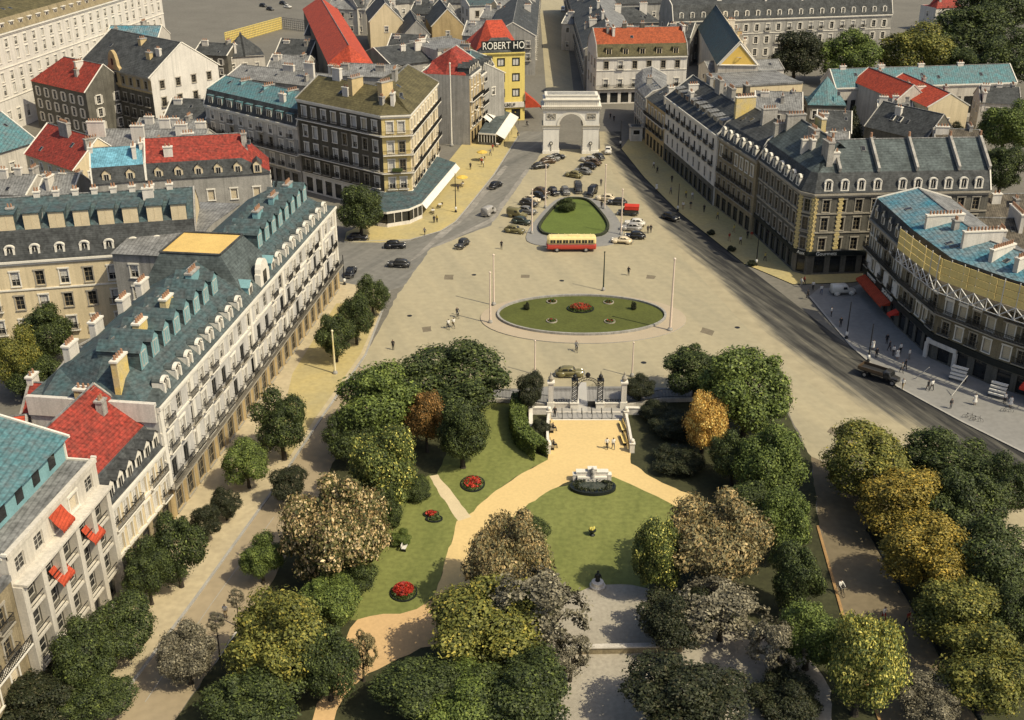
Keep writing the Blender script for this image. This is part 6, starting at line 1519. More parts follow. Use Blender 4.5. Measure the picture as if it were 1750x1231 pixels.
# steps with handrail posts
st = tag(empty('park_steps', V3(P(1003, 715))), 'broad shallow stone steps with iron handrail posts below the gate', 'steps')
mb = MB(); W_ = GW - .6
for k in range(5): mb.box((0, -.2 + k * .42, .025 + .0325 * (k + 1) / 2), (W_, .42, .0325 * (k + 1)), GREYST if k % 2 else PALE)
mb.box((0, -.52, .05), (W_, .2, .06), TRIM)
mb.build('treads', st)
for i in range(7):
    if i == 0: continue
    x = -W_ / 2 + W_ * i / 7; mb = MB(); mb.tube((x, .9, .1), (x, .9, 1.1), .045, .045, IRON, 5); mb.tube((x, .9, 1.05), (x, -.35, .85), .035, .035, IRON, 5); mb.tube((x, -.35, .05), (x, -.35, .85), .045, .045, IRON, 5); mb.build('handrail', st)
def balustrade(pts, label, posts):
    q = [P(*p) for p in pts]; root = tag(empty('balustrade', V3(q[0])), label, 'balustrade'); q = [p - q[0] for p in q]
    mb = MB(); sweep(mb, q, -.16, .16, .95, 1.12, TRIM); sweep(mb, q, -.18, .18, 0, .2, TRIM); mb.build('handrail', root)
    mb = MB(); L = plen(q); n = int(L / .32)
    for i in range(n + 1):
        p, d = along(q, L * i / n); mb.lathe([(.09, .2), (.12, .45), (.06, .7), (.1, .95)], TRIM, 6, (p.x, p.y, 0))
    mb.build('balusters', root)
    for f in posts:
        p, d = along(q, L * f); mb = MB(); mb.box((p.x, p.y, .65), (.6, .6, 1.3), TRIM); mb.box((p.x, p.y, 1.35), (.75, .75, .12), TRIM); mb.ball((p.x, p.y, 1.68), .3, TRIM, 10, 7); mb.build('post', root)
balustrade([(938, 716), (935, 742), (937, 776)], 'white stone balustrade with ball topped posts along the left of the steps', (0.02, .98))
balustrade([(1069, 716), (1075, 745), (1080, 774)], 'white stone balustrade with ball topped posts along the right of the steps', (0.02, .98))
mb = MB(); q = [P(937, 708), P(907, 708), P(907, 744)]; cc = q[0]; sweep(mb, [p - cc for p in q], -.18, .18, 0, 1.0, WHITE); sweep(mb, [p - cc for p in q], -.26, .26, 1.0, 1.12, TRIM)
tag(mb.build('terrace_wall', None, V3(cc)), 'low white wall bending round the bed left of the steps', 'wall')
mb = MB(); q = [P(1070, 708), P(1100, 709)]; cc = q[0]; sweep(mb, [p - cc for p in q], -.18, .18, 0, 1.0, WHITE); sweep(mb, [p - cc for p in q], -.26, .26, 1.0, 1.12, TRIM)
tag(mb.build('terrace_wall', None, V3(cc)), 'short low white wall running right from the gate post', 'wall')
def fence(pts, label):
    q = [P(*p) for p in pts]; cc = q[0]; root = tag(empty('iron_fence', V3(cc)), label, 'fence'); q = [p - cc for p in q]
    mb = MB(); sweep(mb, q, -.2, .2, 0, .6, PALE); mb.build('plinth', root)
    mb = MB(); L = plen(q); n = int(L / .2)
    for i in range(n + 1):
        p, d = along(q, L * i / n); mb.box((p.x, p.y, 1.3), (.035, .035, 1.5), LATT)
    sweep(mb, q, -.025, .025, 1.85, 1.9, LATT); sweep(mb, q, -.025, .025, .75, .8, LATT); mb.build('railing', root)
fence([(700, 686), (860, 687), (936, 697)], 'iron park railing on white plinth left of the gate')
fence([(1070, 697), (1130, 687), (1330, 683)], 'iron park railing on white plinth right of the gate')
mb = MB(); q = [P(900, 1119), P(1165, 1113)]; cc = q[0]; q = [p - cc for p in q]; sweep(mb, q, -.2, .2, 0, .75, BROWNST); sweep(mb, q, -.3, .3, .75, .88, PALE)
tag(mb.build('park_wall', None, V3(cc)), 'long low stone wall across the pale gravel at the foot of the park', 'wall')
# fountain
fp = P(1012, 826); fo = tag(empty('fountain', V3(fp)), 'white stone fountain with stepped wings above a round planted basin', 'fountain')
mb = MB()
for x, w2, h2 in ((0, 1.1, 1.75), (-1.25, 1.4, 1.35), (1.25, 1.4, 1.35), (-2.1, .5, .95), (2.1, .5, .95)): mb.box((x, .6, h2 / 2), (w2 - .02, .7, h2), WHITE); mb.box((x, .6, h2 + .04), (w2 + .04, .8, .1), TRIM)
mb.box((0, .1, .45), (3.6, .5, .9), TRIM); mb.build('wall', fo)
mb = MB(); mb.lathe([(.3, .9), (.22, 1.2), (.28, 1.6), (.2, 1.85), (.13, 1.95), (.16, 2.1), (0, 2.25)], GREYST, 8, (0, .0, 0)); mb.build('figure', fo)
mb = ring((0, -1.2), 2.5, 1.5, .28, 0, .42, SIGNB, 36); mb.build('basin_rim', fo)
mb = MB(); mb.face([V3(Vector(p), .3) for p in ellipse((0, -1.2), 2.5, 1.5, 36)], WATER); mb.build('water', fo)
me_v, me_f = [], []
for i in range(500):
    a = rnd.uniform(0, 6.28); r = rnd.uniform(.75, 1); p = Vector((math.cos(a) * 2.4 * r, -1.2 + math.sin(a) * 1.4 * r, .35 + rnd.random() * .35)); u = Vector((rnd.gauss(0, 1), rnd.gauss(0, 1), rnd.gauss(0, 1))).normalized(); v = u.orthogonal().normalized(); s = .12
    b = len(me_v); me_v += [tuple(p - u * s), tuple(p - v * s), tuple(p + u * s), tuple(p + v * s)]; me_f.append((b, b + 1, b + 2, b + 3))
me = bpy.data.meshes.new('plants'); me.from_pydata(me_v, [], me_f); me.materials.append(leafmat('leaf_black', *LEAF['black'][0])); link('plants', me, fo)
# statue at the foot of the round lawn
sp = P(1021, 1003); s_ = tag(empty('statue', V3(sp)), 'dark bronze statue on a round white plinth below the round lawn', 'statue')
mb = MB(); mb.lathe([(1.05, 0), (1.05, .3), (.85, .4), (.8, .85), (.4, .95), (0, .95)], WHITE, 20); mb.build('plinth', s_)
s_.scale = (.8, .8, .8)
mb = MB(); mb.lathe([(.34, .9), (.3, 1.3), (.33, 1.7), (.36, 2.0), (.14, 2.15), (.1, 2.22), (.17, 2.35), (.13, 2.55), (0, 2.6)], SIGNB, 10, (0, 0, 0), .8); mb.tube((.3, 0, 2.0), (.45, -.3, 1.6), .1, .07, SIGNB, 6); mb.tube((-.3, 0, 2.0), (-.4, -.1, 1.5), .1, .07, SIGNB, 6); mb.build('figure', s_)
sp = P(1012, 915); s_ = tag(empty('garden_urn', V3(sp)), 'small yellow planted urn alone in the middle of the round lawn', 'urn')
mb = MB(); mb.lathe([(.35, 0), (.3, .1), (.15, .25), (.2, .4), (.42, .6), (.45, .7), (0, .7)], SIGNB, 12); mb.build('bowl', s_)
mb = MB(); [mb.ball((rnd.uniform(-.25, .25), rnd.uniform(-.25, .25), .8 + rnd.random() * .15), .14, mat('yellow_flowers', (.6, .52, .12)), 6, 4) for _ in range(12)]; mb.build('flowers', s_)
# benches
def bench(px, py, rz, col, label, L=1.9):
    p = P(px, py); root = tag(empty('bench', V3(p, .03), rz), label, 'bench')
    mb = MB(); [mb.box((0, -.18 + k * .12, .44), (L, .1, .04), col) for k in range(4)]; mb.build('seat', root)
    mb = MB(); [mb.box((0, .27, .58 + k * .13), (L, .04, .1), col) for k in range(3)]; mb.build('backrest', root)
    for sx in (-1, 1):
        mb = MB(); mb.box((sx * (L / 2 - .15), .0, .21), (.07, .46, .42), IRON); mb.box((sx * (L / 2 - .15), .3, .55), (.06, .05, .75), IRON); mb.build('leg', root)
bench(1063, 733, -R(84), WOODY, 'upper yellow bench on the right of the yellow terrace', 2.4)
bench(1065, 755, -R(84), WOODY, 'lower yellow bench on the right of the yellow terrace', 2.4)
bench(943, 735, R(88), SHUTD, 'upper dark bench on the left of the yellow terrace', 2.0)
bench(944, 764, R(88), SHUTD, 'lower dark bench on the left of the yellow terrace', 2.0)
bench(694, 935, R(80), CANVAS, 'white bench on the grass of the left lawn', 2.2)

# ---------------------------------------------------------------- masts and lamps
def mast(px, py, top, label, m_=TRIM, r=.17, cap=True, name='flag_mast'):
    p = P(px, py); root = tag(empty(name, V3(p, .1)), label, 'mast')
    lo, hi = 1.0, 30.0
    for _ in range(40):
        mm = (lo + hi) / 2; dz = mm - HC; zc_ = p.y * CT - dz * ST; yy = CY + FPX * (-(p.y * ST + dz * CT)) / zc_
        if yy > top: lo = mm
        else: hi = mm
    h = lo
    mb = MB(); mb.tube((0, 0, 0), (0, 0, h), r, r * .6, m_, 8); mb.build('pole', root)
    mb = MB(); mb.lathe([(r * 2.2, 0), (r * 2.2, .25), (r * 1.3, .5), (r, .55)], m_ if m_ is IRON else GREYST, 10); mb.build('base', root)
    if cap: mb = MB(); mb.ball((0, 0, h + .1), r * 1.1, m_, 8, 6); mb.build('finial', root)
    return root
PINK = mat('pinkish_mast', (.66, .53, .42), var=.06)
mast(838, 553, 468, 'nearer of the two pale masts left of the oval island', PINK)
mast(844, 522, 438, 'farther of the two pale masts left of the oval island', PINK)
mast(1145, 566, 445, 'tall pale mast right of the oval island', PINK, .2)
mast(914, 640, 585, 'pale mast on the square left of the park gate', PINK, .13)
mast(1080, 644, 588, 'pale mast on the square right of the park gate', PINK, .13)
mast(932, 356, 284, 'pale mast behind the left edge of the triangular lawn', PINK)
mast(909, 400, 326, 'pale mast at the front left of the triangular island', PINK)
mast(1033, 358, 284, 'pale mast behind the right edge of the triangular lawn', PINK)
mast(1061, 402, 326, 'pale mast at the front right of the triangular island', PINK)
mast(1031, 497, 433, 'dark slender post behind the oval island', mat('green_post', (.03, .045, .03)), .13)
mast(573, 640, 568, 'yellow and white painted mast on the yellow hotel pavement', mat('yellow_mast', (.62, .5, .16), var=.1, col2=(.66, .6, .45), scale=.4), .17)
mast(1221, 348, 296, 'white post standing against the tall white house', TRIM, .12, False, 'drain_post')
mast(772, 250, 110, 'tall white mast in the gap beside the red hipped house', TRIM, .22)
def street_lamp(px, py, top, label):
    root = mast(px, py, top + 7, label, IRON, .11, False, 'street_lamp'); root['category'] = 'lamp'
    h = max(v.co.z for v in root.children[0].data.vertices)
    mb = MB(); mb.lathe([(.08, h), (.2, h + .1), (.26, h + .35), (.2, h + .6), (.0, h + .7)], mat('milk_glass', (.75, .72, .64), .3), 10); mb.build('lamp_globe', root)
    mb = MB(); mb.tube((-.35, 0, h - .3), (.35, 0, h - .3), .03, .03, IRON, 5); mb.build('ladder_bar', root)
street_lamp(589, 488, 430, 'street lamp at the far corner of the hotel')
street_lamp(779, 364, 290, 'tall street lamp on the yellow pavement before the cafe verandah')
street_lamp(1158, 362, 308, 'street lamp on the yellow pavement below the white house')
street_lamp(1292, 455, 396, 'street lamp on the yellow pavement before the quoined corner building')
street_lamp(1446, 580, 510, 'street lamp on the grey pavement near the red awning')
street_lamp(1483, 620, 548, 'street lamp on the grey pavement near the stopped lorry')
street_lamp(1060, 250, 200, 'street lamp right of the arch')

# ---------------------------------------------------------------- vehicles
TYRE = mat('tyre_rubber', (.02, .02, .02), .8); HUB = mat('wheel_hub', (.45, .43, .4), .4, metal=.4); CHROME = mat('chrome', (.6, .58, .54), .25, metal=.8)
LAMPG = mat('headlamp_glass', (.7, .68, .6), .15)
CARC = {k: mat('car_paint_' + k, c, .28, .08, 1.0, spec=.6) for k, c in {'black': (.014, .014, .015), 'grey': (.16, .155, .14), 'cream': (.60, .50, .33), 'dark': (.035, .034, .032), 'khaki': (.17, .145, .06), 'white': (.62, .58, .5), 'brown': (.09, .06, .035), 'green': (.04, .05, .035), 'silver': (.32, .30, .27)}.items()}
def loft(secs, mt, mb, n=12):
    """secs: (x, half width, z bottom, z top) -> rounded body"""
    rings_ = []
    for x, hw, zb_, zt in secs:
        rg = []
        for i in range(n):
            a = 2 * math.pi * i / n + math.pi / n
            ca, sa = math.cos(a), math.sin(a)
            y = hw * math.copysign(abs(ca) ** .55, ca); z = (zb_ + zt) / 2 + (zt - zb_) / 2 * math.copysign(abs(sa) ** .55, sa)
            rg.append((x, y, z))
        rings_.append(rg)
    for a, b in zip(rings_[:-1], rings_[1:]):
        for i in range(n):
            j = (i + 1) % n; mb.face([a[i], b[i], b[j], a[j]], mt)
    mb.face(rings_[0], mt); mb.face(rings_[-1][::-1], mt)
def wheel_mesh(r=.34):
    if ('wheel', r) in CACHE: return CACHE[('wheel', r)]
    mb = MB(); mb.tube((0, -.09, 0), (0, .09, 0), r, r, TYRE, 14); mb.tube((0, -.1, 0), (0, .1, 0), r * .55, r * .55, HUB, 10)
    CACHE[('wheel', r)] = mb.mesh('wheel'); return CACHE[('wheel', r)]
def car_proto(kind):
    P_ = {}
    mb = MB(); c = CARC['black']
    if kind == 'saloon':
        loft([(-2.15, .45, .42, .7), (-2.05, .6, .38, .85), (-1.6, .66, .35, 1.0), (-.9, .70, .34, 1.06), (.3, .68, .34, 1.05), (1.0, .55, .34, 1.0), (1.75, .42, .36, .95), (1.95, .38, .4, .9)], c, mb)
        loft([(-1.75, .5, .9, 1.05), (-1.45, .58, .9, 1.32), (-.9, .64, .9, 1.52), (-.2, .65, .9, 1.55), (.35, .62, .9, 1.48), (.75, .56, .9, 1.1)], c, mb)
        for sx, sy in ((1.3, .62), (1.3, -.62), (-1.25, .66), (-1.25, -.66)): mb.ball((sx, sy, .5), .5, c, 10, 6, (1.15, .42, .85))
        for sy in (.72, -.72): mb.box((0, sy, .34), (1.8, .22, .05), c)
    elif kind == 'coupe':
        loft([(-2.0, .5, .42, .7), (-1.7, .68, .38, .88), (-.9, .76, .34, .98), (.4, .76, .34, .98), (1.4, .66, .34, .92), (1.9, .5, .38, .8), (2.0, .4, .42, .7)], c, mb)
        loft([(-1.5, .5, .85, .98), (-1.0, .6, .85, 1.28), (-.3, .63, .85, 1.4), (.2, .6, .85, 1.34), (.65, .55, .85, 1.0)], c, mb)
        for sx, sy in ((1.25, .62), (1.25, -.62), (-1.25, .66), (-1.25, -.66)): mb.ball((sx, sy, .48), .46, c, 10, 6, (1.2, .42, .8))
    elif kind == 'van':
        loft([(-2.1, .8, .5, 1.9), (-2.0, .86, .45, 2.0), (.2, .86, .45, 2.0), (.5, .82, .45, 1.9), (1.0, .72, .45, 1.2), (1.9, .55, .45, 1.05), (2.0, .5, .5, 1.0)], c, mb)
        for sx, sy in ((1.3, .66), (1.3, -.66), (-1.25, .74), (-1.25, -.74)): mb.ball((sx, sy, .5), .5, c, 10, 6, (1.1, .35, .8))
    P_['body'] = mb
    g = MB()
    if kind == 'saloon':
        for sy in (1, -1):
            for x0, x1 in ((-1.15, -.35), (-.25, .3)): g.face([(x0, sy * .655, 1.08), (x1, sy * .65, 1.08), (x1 - .05, sy * .635, 1.4), (x0 + .12, sy * .64, 1.4)], GLASS)
        g.face([(.76, -.5, 1.1), (.76, .5, 1.1), (.46, .48, 1.42), (.46, -.48, 1.42)], GLASS); g.face([(-1.62, -.35, 1.2), (-1.62, .35, 1.2), (-1.4, .33, 1.38), (-1.4, -.33, 1.38)], GLASS)
    elif kind == 'coupe':
        for sy in (1, -1): g.face([(-.9, sy * .64, 1.0), (.3, sy * .635, 1.0), (.1, sy * .6, 1.26), (-.75, sy * .61, 1.26)], GLASS)
        g.face([(.66, -.46, 1.02), (.66, .46, 1.02), (.34, .44, 1.28), (.34, -.44, 1.28)], GLASS)
    else:
        for sy in (1, -1): g.face([(-.3, sy * .875, 1.25), (.4, sy * .86, 1.25), (.3, sy * .85, 1.7), (-.3, sy * .87, 1.7)], GLASS)
        g.face([(.98, -.6, 1.28), (.98, .6, 1.28), (.62, .62, 1.75), (.62, -.62, 1.75)], GLASS)
    P_['windows'] = g
    return P_
CARM = {}
def car(kind, colour, px, py, deg, label, group='cars standing round the triangular island', z0=.015, grp=True, roof=None):
    """deg: heading of the bonnet, 0 = right, 90 = away from the camera"""
    p = P(px, py)
    root = tag(empty('van' if kind == 'van' else 'car', V3(p, z0), R(deg)), label, 'van' if kind == 'van' else 'car', group if grp else None)
    if kind not in CARM:
        d = car_proto(kind); CARM[kind] = (d['body'].mesh('body', True, True), d['windows'].mesh('windows'))
    key = (kind, colour)
    if key not in CARM:
        m_ = CARM[kind][0].copy(); m_.materials[0] = CARC[colour]; CARM[key] = m_
    link('body', CARM[key], root); link('windows', CARM[kind][1], root)
    for sx, sy in ((1.3, .62), (1.3, -.62), (-1.25, .64), (-1.25, -.64)): link('wheel', wheel_mesh(), root, (sx, sy * (1.05 if kind == 'van' else 1), .34))
    if 'hl' not in CARM:
        mb = MB(); mb.ball((0, 0, 0), .15, CHROME, 8, 6); mb.tube((.05, 0, 0), (.16, 0, 0), .13, .12, LAMPG, 8); CARM['hl'] = mb.mesh('headlight', False, True)
        mb = MB(); mb.box((0, 0, 0), (.08, 1.5, .12), CHROME); mb.box((.0, .4, .0), (.12, .06, .24), CHROME); mb.box((.0, -.4, .0), (.12, .06, .24), CHROME); CARM['bp'] = mb.mesh('bumper')
    for sy in (.45, -.45): link('headlight', CARM['hl'], root, (1.72, sy, .78))
    for sx in (2.12, -2.16): link('bumper', CARM['bp'], root, (sx, 0, .42))
    if roof:
        mb = MB(); mb.box((-.75, 0, 2.05), (2.95, 1.95, .16), roof); [mb.box((-.75, s__ * .93, 1.7), (2.9, .05, .6), roof) for s__ in (1, -1)]; mb.build('canopy', root)
    return root
CARS = [
 ('saloon', 'khaki', 880, 398, -20, 'khaki saloon lowest in the left rank of parked cars'), ('saloon', 'green', 892, 383, -28, 'green saloon just above the lowest khaki car of the left rank'), ('van', 'khaki', 884, 372, -28, 'khaki covered van in the left rank'),
 ('saloon', 'grey', 901, 365, -30, 'grey saloon in the left rank beside the covered van'), ('saloon', 'dark', 904, 352, -35, 'dark saloon halfway up the left rank'), ('coupe', 'cream', 909, 345, -35, 'cream coupe behind the left front mast in the left rank'), ('saloon', 'black', 921, 340, -40, 'black saloon near the top of the left rank'), ('saloon', 'brown', 926, 332, -45, 'brown saloon topmost in the left rank'),
 ('saloon', 'black', 946, 332, -70, 'black saloon leftmost above the triangular lawn'), ('saloon', 'grey', 966, 331, -80, 'grey saloon second from the left above the triangular lawn'), ('van', 'dark', 988, 328, -88, 'dark van third from the left above the triangular lawn'), ('van', 'black', 1011, 334, -110, 'black van rightmost above the triangular lawn'),
 ('saloon', 'cream', 1034, 343, 165, 'cream saloon at the top of the right rank'), ('saloon', 'dark', 1054, 350, 170, 'long dark saloon beside the top cream car of the right rank'), ('van', 'dark', 1073, 368, 172, 'dark van with a bright red roof in the right rank', 'red'),
 ('saloon', 'white', 1084, 386, 170, 'white saloon below the red roofed van'), ('saloon', 'silver', 1078, 394, 172, 'silver saloon between the white and the black car of the right rank'), ('saloon', 'black', 1084, 408, 175, 'black saloon near two standing people in the right rank'), ('coupe', 'cream', 1062, 416, 172, 'cream coupe by the end of the bus'),
 ('saloon', 'dark', 924, 288, 20, 'dark saloon front of the left group before the arch'), ('saloon', 'brown', 936, 280, 25, 'brown saloon in the middle of the left group before the arch'), ('saloon', 'black', 952, 273, 30, 'black saloon against the left pier of the arch'), ('saloon', 'grey', 943, 276, 25, 'grey saloon between brown and black cars at the left pier'),
 ('saloon', 'khaki', 980, 303, 150, 'khaki saloon front of the right group before the arch'), ('saloon', 'grey', 996, 297, 150, 'grey saloon second in the right group before the arch'), ('saloon', 'black', 1004, 288, 150, 'black saloon third in the right group before the arch'), ('saloon', 'silver', 1006, 277, 155, 'silver saloon by the right pier of the arch'), ('saloon', 'dark', 1022, 272, 120, 'dark saloon outside the right pier of the arch'), ('saloon', 'brown', 1013, 282, 150, 'brown saloon behind the silver one at the right pier')]
for c_ in CARS:
    car(c_[0], c_[1], c_[2], c_[3], c_[4], c_[5], roof=REDC if len(c_) > 6 else None)
G2 = 'cars driving on the streets'
car('saloon', 'white', 1039, 262, -95, 'white fronted car driving beside the right pier of the arch', G2)
car('saloon', 'black', 847, 321, 60, 'black car driving away up the left road', G2)
car('van', 'silver', 836, 367, 62, 'pale roofed van following on the left road', G2)
car('saloon', 'dark', 790, 422, -112, 'dark car with a pale bonnet coming out of the left road', G2)
car('saloon', 'black', 676, 424, 2, 'black saloon crossing below the left pavement corner', G2)
car('saloon', 'dark', 681, 456, 175, 'dark saloon lower of the two crossing by the hotel end', G2)
car('saloon', 'black', 612, 411, 0, 'black saloon half hidden beside the dark bushy tree', G2)
car('saloon', 'black', 1146, 376, -50, 'black car with white headlamps on the dark right road', G2)
car('saloon', 'khaki', 974, 643, 0, 'drab khaki saloon parked on the square behind the park gate', G2)
car('van', 'white', 1440, 504, 5, 'white topped van parked at the corner by the red awning', G2)
car('van', 'white', 962, 20, -95, 'white van far up the street behind the arch', G2)
car('saloon', 'black', 600, 470, 85, 'black car standing in shade by the hotel corner lamp', G2)
for i, (px, py, cl) in enumerate(((450, 12, 'black'), (462, 18, 'dark'), (484, 8, 'black'), (492, 14, 'white'))):
    car('saloon', cl, px, py, -40, ('black car leftmost in the yard at the top left', 'dark car second in the yard at the top left', 'black car by the white one in the yard at the top left', 'white car in the yard at the top left')[i], 'cars in the yard')
# lorry by the right pavement
p = P(1500, 648); lr = tag(empty('lorry', V3(p, .02), R(-42)), 'dark flatbed lorry stopped at the right kerb', 'lorry')
mb = MB(); mb.box((-.9, 0, 1.15), (3.8, 2.0, .12), CARC['dark'], 0); [mb.box((-.9, s__ * .98, 1.4), (3.8, .06, .45), CARC['brown']) for s__ in (1, -1)]; mb.box((-2.77, 0, 1.4), (.06, 1.9, .45), CARC['brown']); mb.build('flatbed', lr)
mb = MB(); loft([(1.05, .85, .6, 1.9), (1.3, .9, .55, 2.0), (1.9, .85, .55, 1.9), (2.2, .7, .55, 1.25), (3.0, .55, .55, 1.15), (3.1, .5, .6, 1.1)], CARC['dark'], mb); mb.build('cab', lr, merge=True)
mb = MB(); [mb.face([(1.25, s__ * .905, 1.3), (1.85, s__ * .87, 1.3), (1.8, s__ * .85, 1.75), (1.3, s__ * .89, 1.75)], GLASS) for s__ in (1, -1)]; mb.face([(2.19, -.62, 1.3), (2.19, .62, 1.3), (2.0, .64, 1.75), (2.0, -.64, 1.75)], GLASS); mb.build('windows', lr)
mb = MB(); mb.box((.1, 0, .8), (5.6, .8, .2), CARC['black']); mb.build('chassis', lr)
for sx, sy in ((2.5, .8), (2.5, -.8), (-1.7, .85), (-1.7, -.85)): link('wheel', wheel_mesh(.45), lr, (sx, sy, .45))
# bus
p = P(976, 428); bus = tag(empty('bus', V3(p, .02), R(180.5)), 'red and cream single deck bus beside the triangular island', 'bus')
BR = mat('bus_red', (.45, .05, .03), .35, .1, 1.0, spec=.5); BC = mat('bus_cream', (.72, .58, .25), .4, .06, .6, spec=.4)
BL = 9.2
mb = MB(); loft([(-BL / 2, 1.0, .5, 1.5), (-BL / 2 + .15, 1.22, .42, 1.6), (BL / 2 - .25, 1.22, .42, 1.6), (BL / 2, 1.0, .5, 1.5)], BR, mb, 16); mb.build('body', bus, merge=True)
mb = MB(); loft([(-BL / 2 + .05, .95, 1.4, 2.7), (-BL / 2 + .3, 1.18, 1.4, 2.95), (BL / 2 - .5, 1.18, 1.4, 2.95), (BL / 2 - .1, .95, 1.4, 2.7)], BC, mb, 16); [mb.box((-BL / 2 + 1 + k * 1.2, 0, 2.95), (.06, 1.9, .05), BC) for k in range(7)]; mb.box((-.5, 0, 2.98), (2.2, .9, .12), BC); mb.build('roof', bus, merge=True)
for sy in (1, -1):
    for k in range(7):
        x = -BL / 2 + .55 + k * 1.17; mb = MB(); mb.box((x + .5, sy * 1.185, 2.1), (.95, .03, .62), GLASS); mb.box((x + .5, sy * 1.2, 2.1), (.05, .03, .62), BC); mb.build('window', bus)
    mb = MB(); mb.box((0, sy * 1.225, 1.62), (BL - .5, .04, .08), CHROME); mb.build('trim_strip', bus)
mb = MB(); mb.box((BL / 2 - .28, 0, 2.1), (.1, 1.7, .7), GLASS); mb.build('windscreen', bus)
for sx, sy in ((2.7, 1.1), (2.7, -1.1), (-2.7, 1.1), (-2.7, -1.1)):
    w_ = link('wheel', wheel_mesh(.48), bus, (sx, sy, .48))
for sy in (.8, -.8): link('headlight', CARM['hl'], bus, (BL / 2 - .02, sy, .9))

# ---------------------------------------------------------------- people and bicycles
SKIN = mat('skin', (.42, .26, .18)); HAIRM = mat('dark_hair', (.03, .022, .016))
CLO = {k: mat('cloth_' + k, c, .9, .1, 3) for k, c in {'black': (.02, .02, .022), 'dark': (.045, .043, .045), 'white': (.66, .63, .56), 'blue': (.05, .08, .14), 'grey': (.18, .175, .165), 'red': (.34, .05, .03), 'tan': (.36, .27, .15), 'yellow': (.55, .42, .12)}.items()}
def body_mesh(pose, top, bot, dress=False):
    key = ('p', pose, top, bot)
    if key in CACHE: return CACHE[key]
    J = {'pel': (0, 0, .95), 'wst': (0, 0, 1.12), 'che': (0, .0, 1.32), 'nek': (0, .01, 1.47), 'hed': (0, -.02, 1.60), 'crn': (0, -.01, 1.70)}
    rad = {'pel': .155, 'wst': .135, 'che': .165, 'nek': .06, 'hed': .1, 'crn': .085}
    ed = [('pel', 'wst'), ('wst', 'che'), ('che', 'nek'), ('nek', 'hed'), ('hed', 'crn')]
    st = {'stand': 0.0, 'walk': .24, 'sit': 0, 'ride': 0}[pose]
    for s, sx in (('l', 1), ('r', -1)):
        f = st * sx
        J['sho' + s] = (sx * .19, 0, 1.40); J['elb' + s] = (sx * .25, f * .5 + .02, 1.14); J['han' + s] = (sx * .26, f * .9 - .06, .90); J['fin' + s] = (sx * .26, f * .95 - .08, .80)
        J['hip' + s] = (sx * .09, 0, .88); J['kne' + s] = (sx * .1, -f * .6 - .03, .49); J['ank' + s] = (sx * .1, -f + .02, .08 + (0.05 if f < 0 else 0)); J['toe' + s] = (sx * .11, -f - .17, .035)
        if pose in ('sit', 'ride'):
            J['kne' + s] = (sx * .12, -.42, .92 if pose == 'sit' else .78 + .08 * sx); J['ank' + s] = (sx * .12, -.44, .50 if pose == 'sit' else .38 + .12 * sx); J['toe' + s] = (sx * .12, -.6, .46 if pose == 'sit' else .36 + .12 * sx)
            J['han' + s] = (sx * .15, -.32, 1.0) if pose == 'sit' else (sx * .24, -.5, 1.12); J['elb' + s] = (sx * .26, -.12, 1.12) if pose == 'sit' else (sx * .27, -.22, 1.2); J['fin' + s] = (sx * .13, -.4, .97) if pose == 'sit' else (sx * .24, -.57, 1.1)
        for k, r in (('sho', .075), ('elb', .05), ('han', .035), ('fin', .025), ('hip', .11), ('kne', .07), ('ank', .045), ('toe', .035)): rad[k + s] = r
        ed += [('che', 'sho' + s), ('sho' + s, 'elb' + s), ('elb' + s, 'han' + s), ('han' + s, 'fin' + s), ('pel', 'hip' + s), ('hip' + s, 'kne' + s), ('kne' + s, 'ank' + s), ('ank' + s, 'toe' + s)]
    names = list(J)
    me = bpy.data.meshes.new('person_skeleton')
    me.from_pydata([J[n_] for n_ in names], [(names.index(a), names.index(b)) for a, b in ed], [])
    ob = bpy.data.objects.new('person_skeleton', me); COL.objects.link(ob)
    sk = ob.modifiers.new('skin', 'SKIN')
    for i, n_ in enumerate(names):
        d = me.skin_vertices[0].data[i]; d.radius = (rad[n_], rad[n_]); d.use_root = (n_ == 'pel')
    ss = ob.modifiers.new('sub', 'SUBSURF'); ss.levels = 1; ss.render_levels = 1
    dg = bpy.context.evaluated_depsgraph_get()
    out = bpy.data.meshes.new_from_object(ob.evaluated_get(dg)); out.name = 'person'
    bpy.data.objects.remove(ob)
    out.materials.clear()
    for m_ in (CLO[bot], CLO[top], SKIN, HAIRM, CLO['black']): out.materials.append(m_)
    idx = []
    for pl in out.polygons:
        c = pl.center
        if c.z > 1.63 or (c.z > 1.56 and c.y > .03): k = 3
        elif c.z > 1.475: k = 2
        elif abs(c.x) > .2 and c.z < 1.0 and pose in ('stand', 'walk'): k = 2
        elif c.z > 1.0 or abs(c.x) > .2: k = 1
        elif c.z < .1 and pose in ('stand', 'walk'): k = 4
        elif dress and c.z < .5: k = 2
        else: k = 0
        idx.append(k)
    out.polygons.foreach_set('material_index', idx)
    out.polygons.foreach_set('use_smooth', [True] * len(idx))
    if dress:   # a skirt continues the body
        pass
    out.update()
    CACHE[key] = out
    return out
def person(px, py, top, bot, pose, deg, label, z0=.15, group=None, dress=False):
    p = P(px, py, z0)
    o = link('person', body_mesh(pose, top, bot, dress), None, (p.x, p.y, z0 - (.47 if pose == 'sit' else 0)), R(deg))
    tag(o, label, 'person', group)
    if dress:
        mb = MB(); mb.lathe([(.34, .5), (.26, .8), (.17, 1.08)], CLO[bot], 10, (0, -.02, 0), .8); mb.build('skirt', o)
    return o
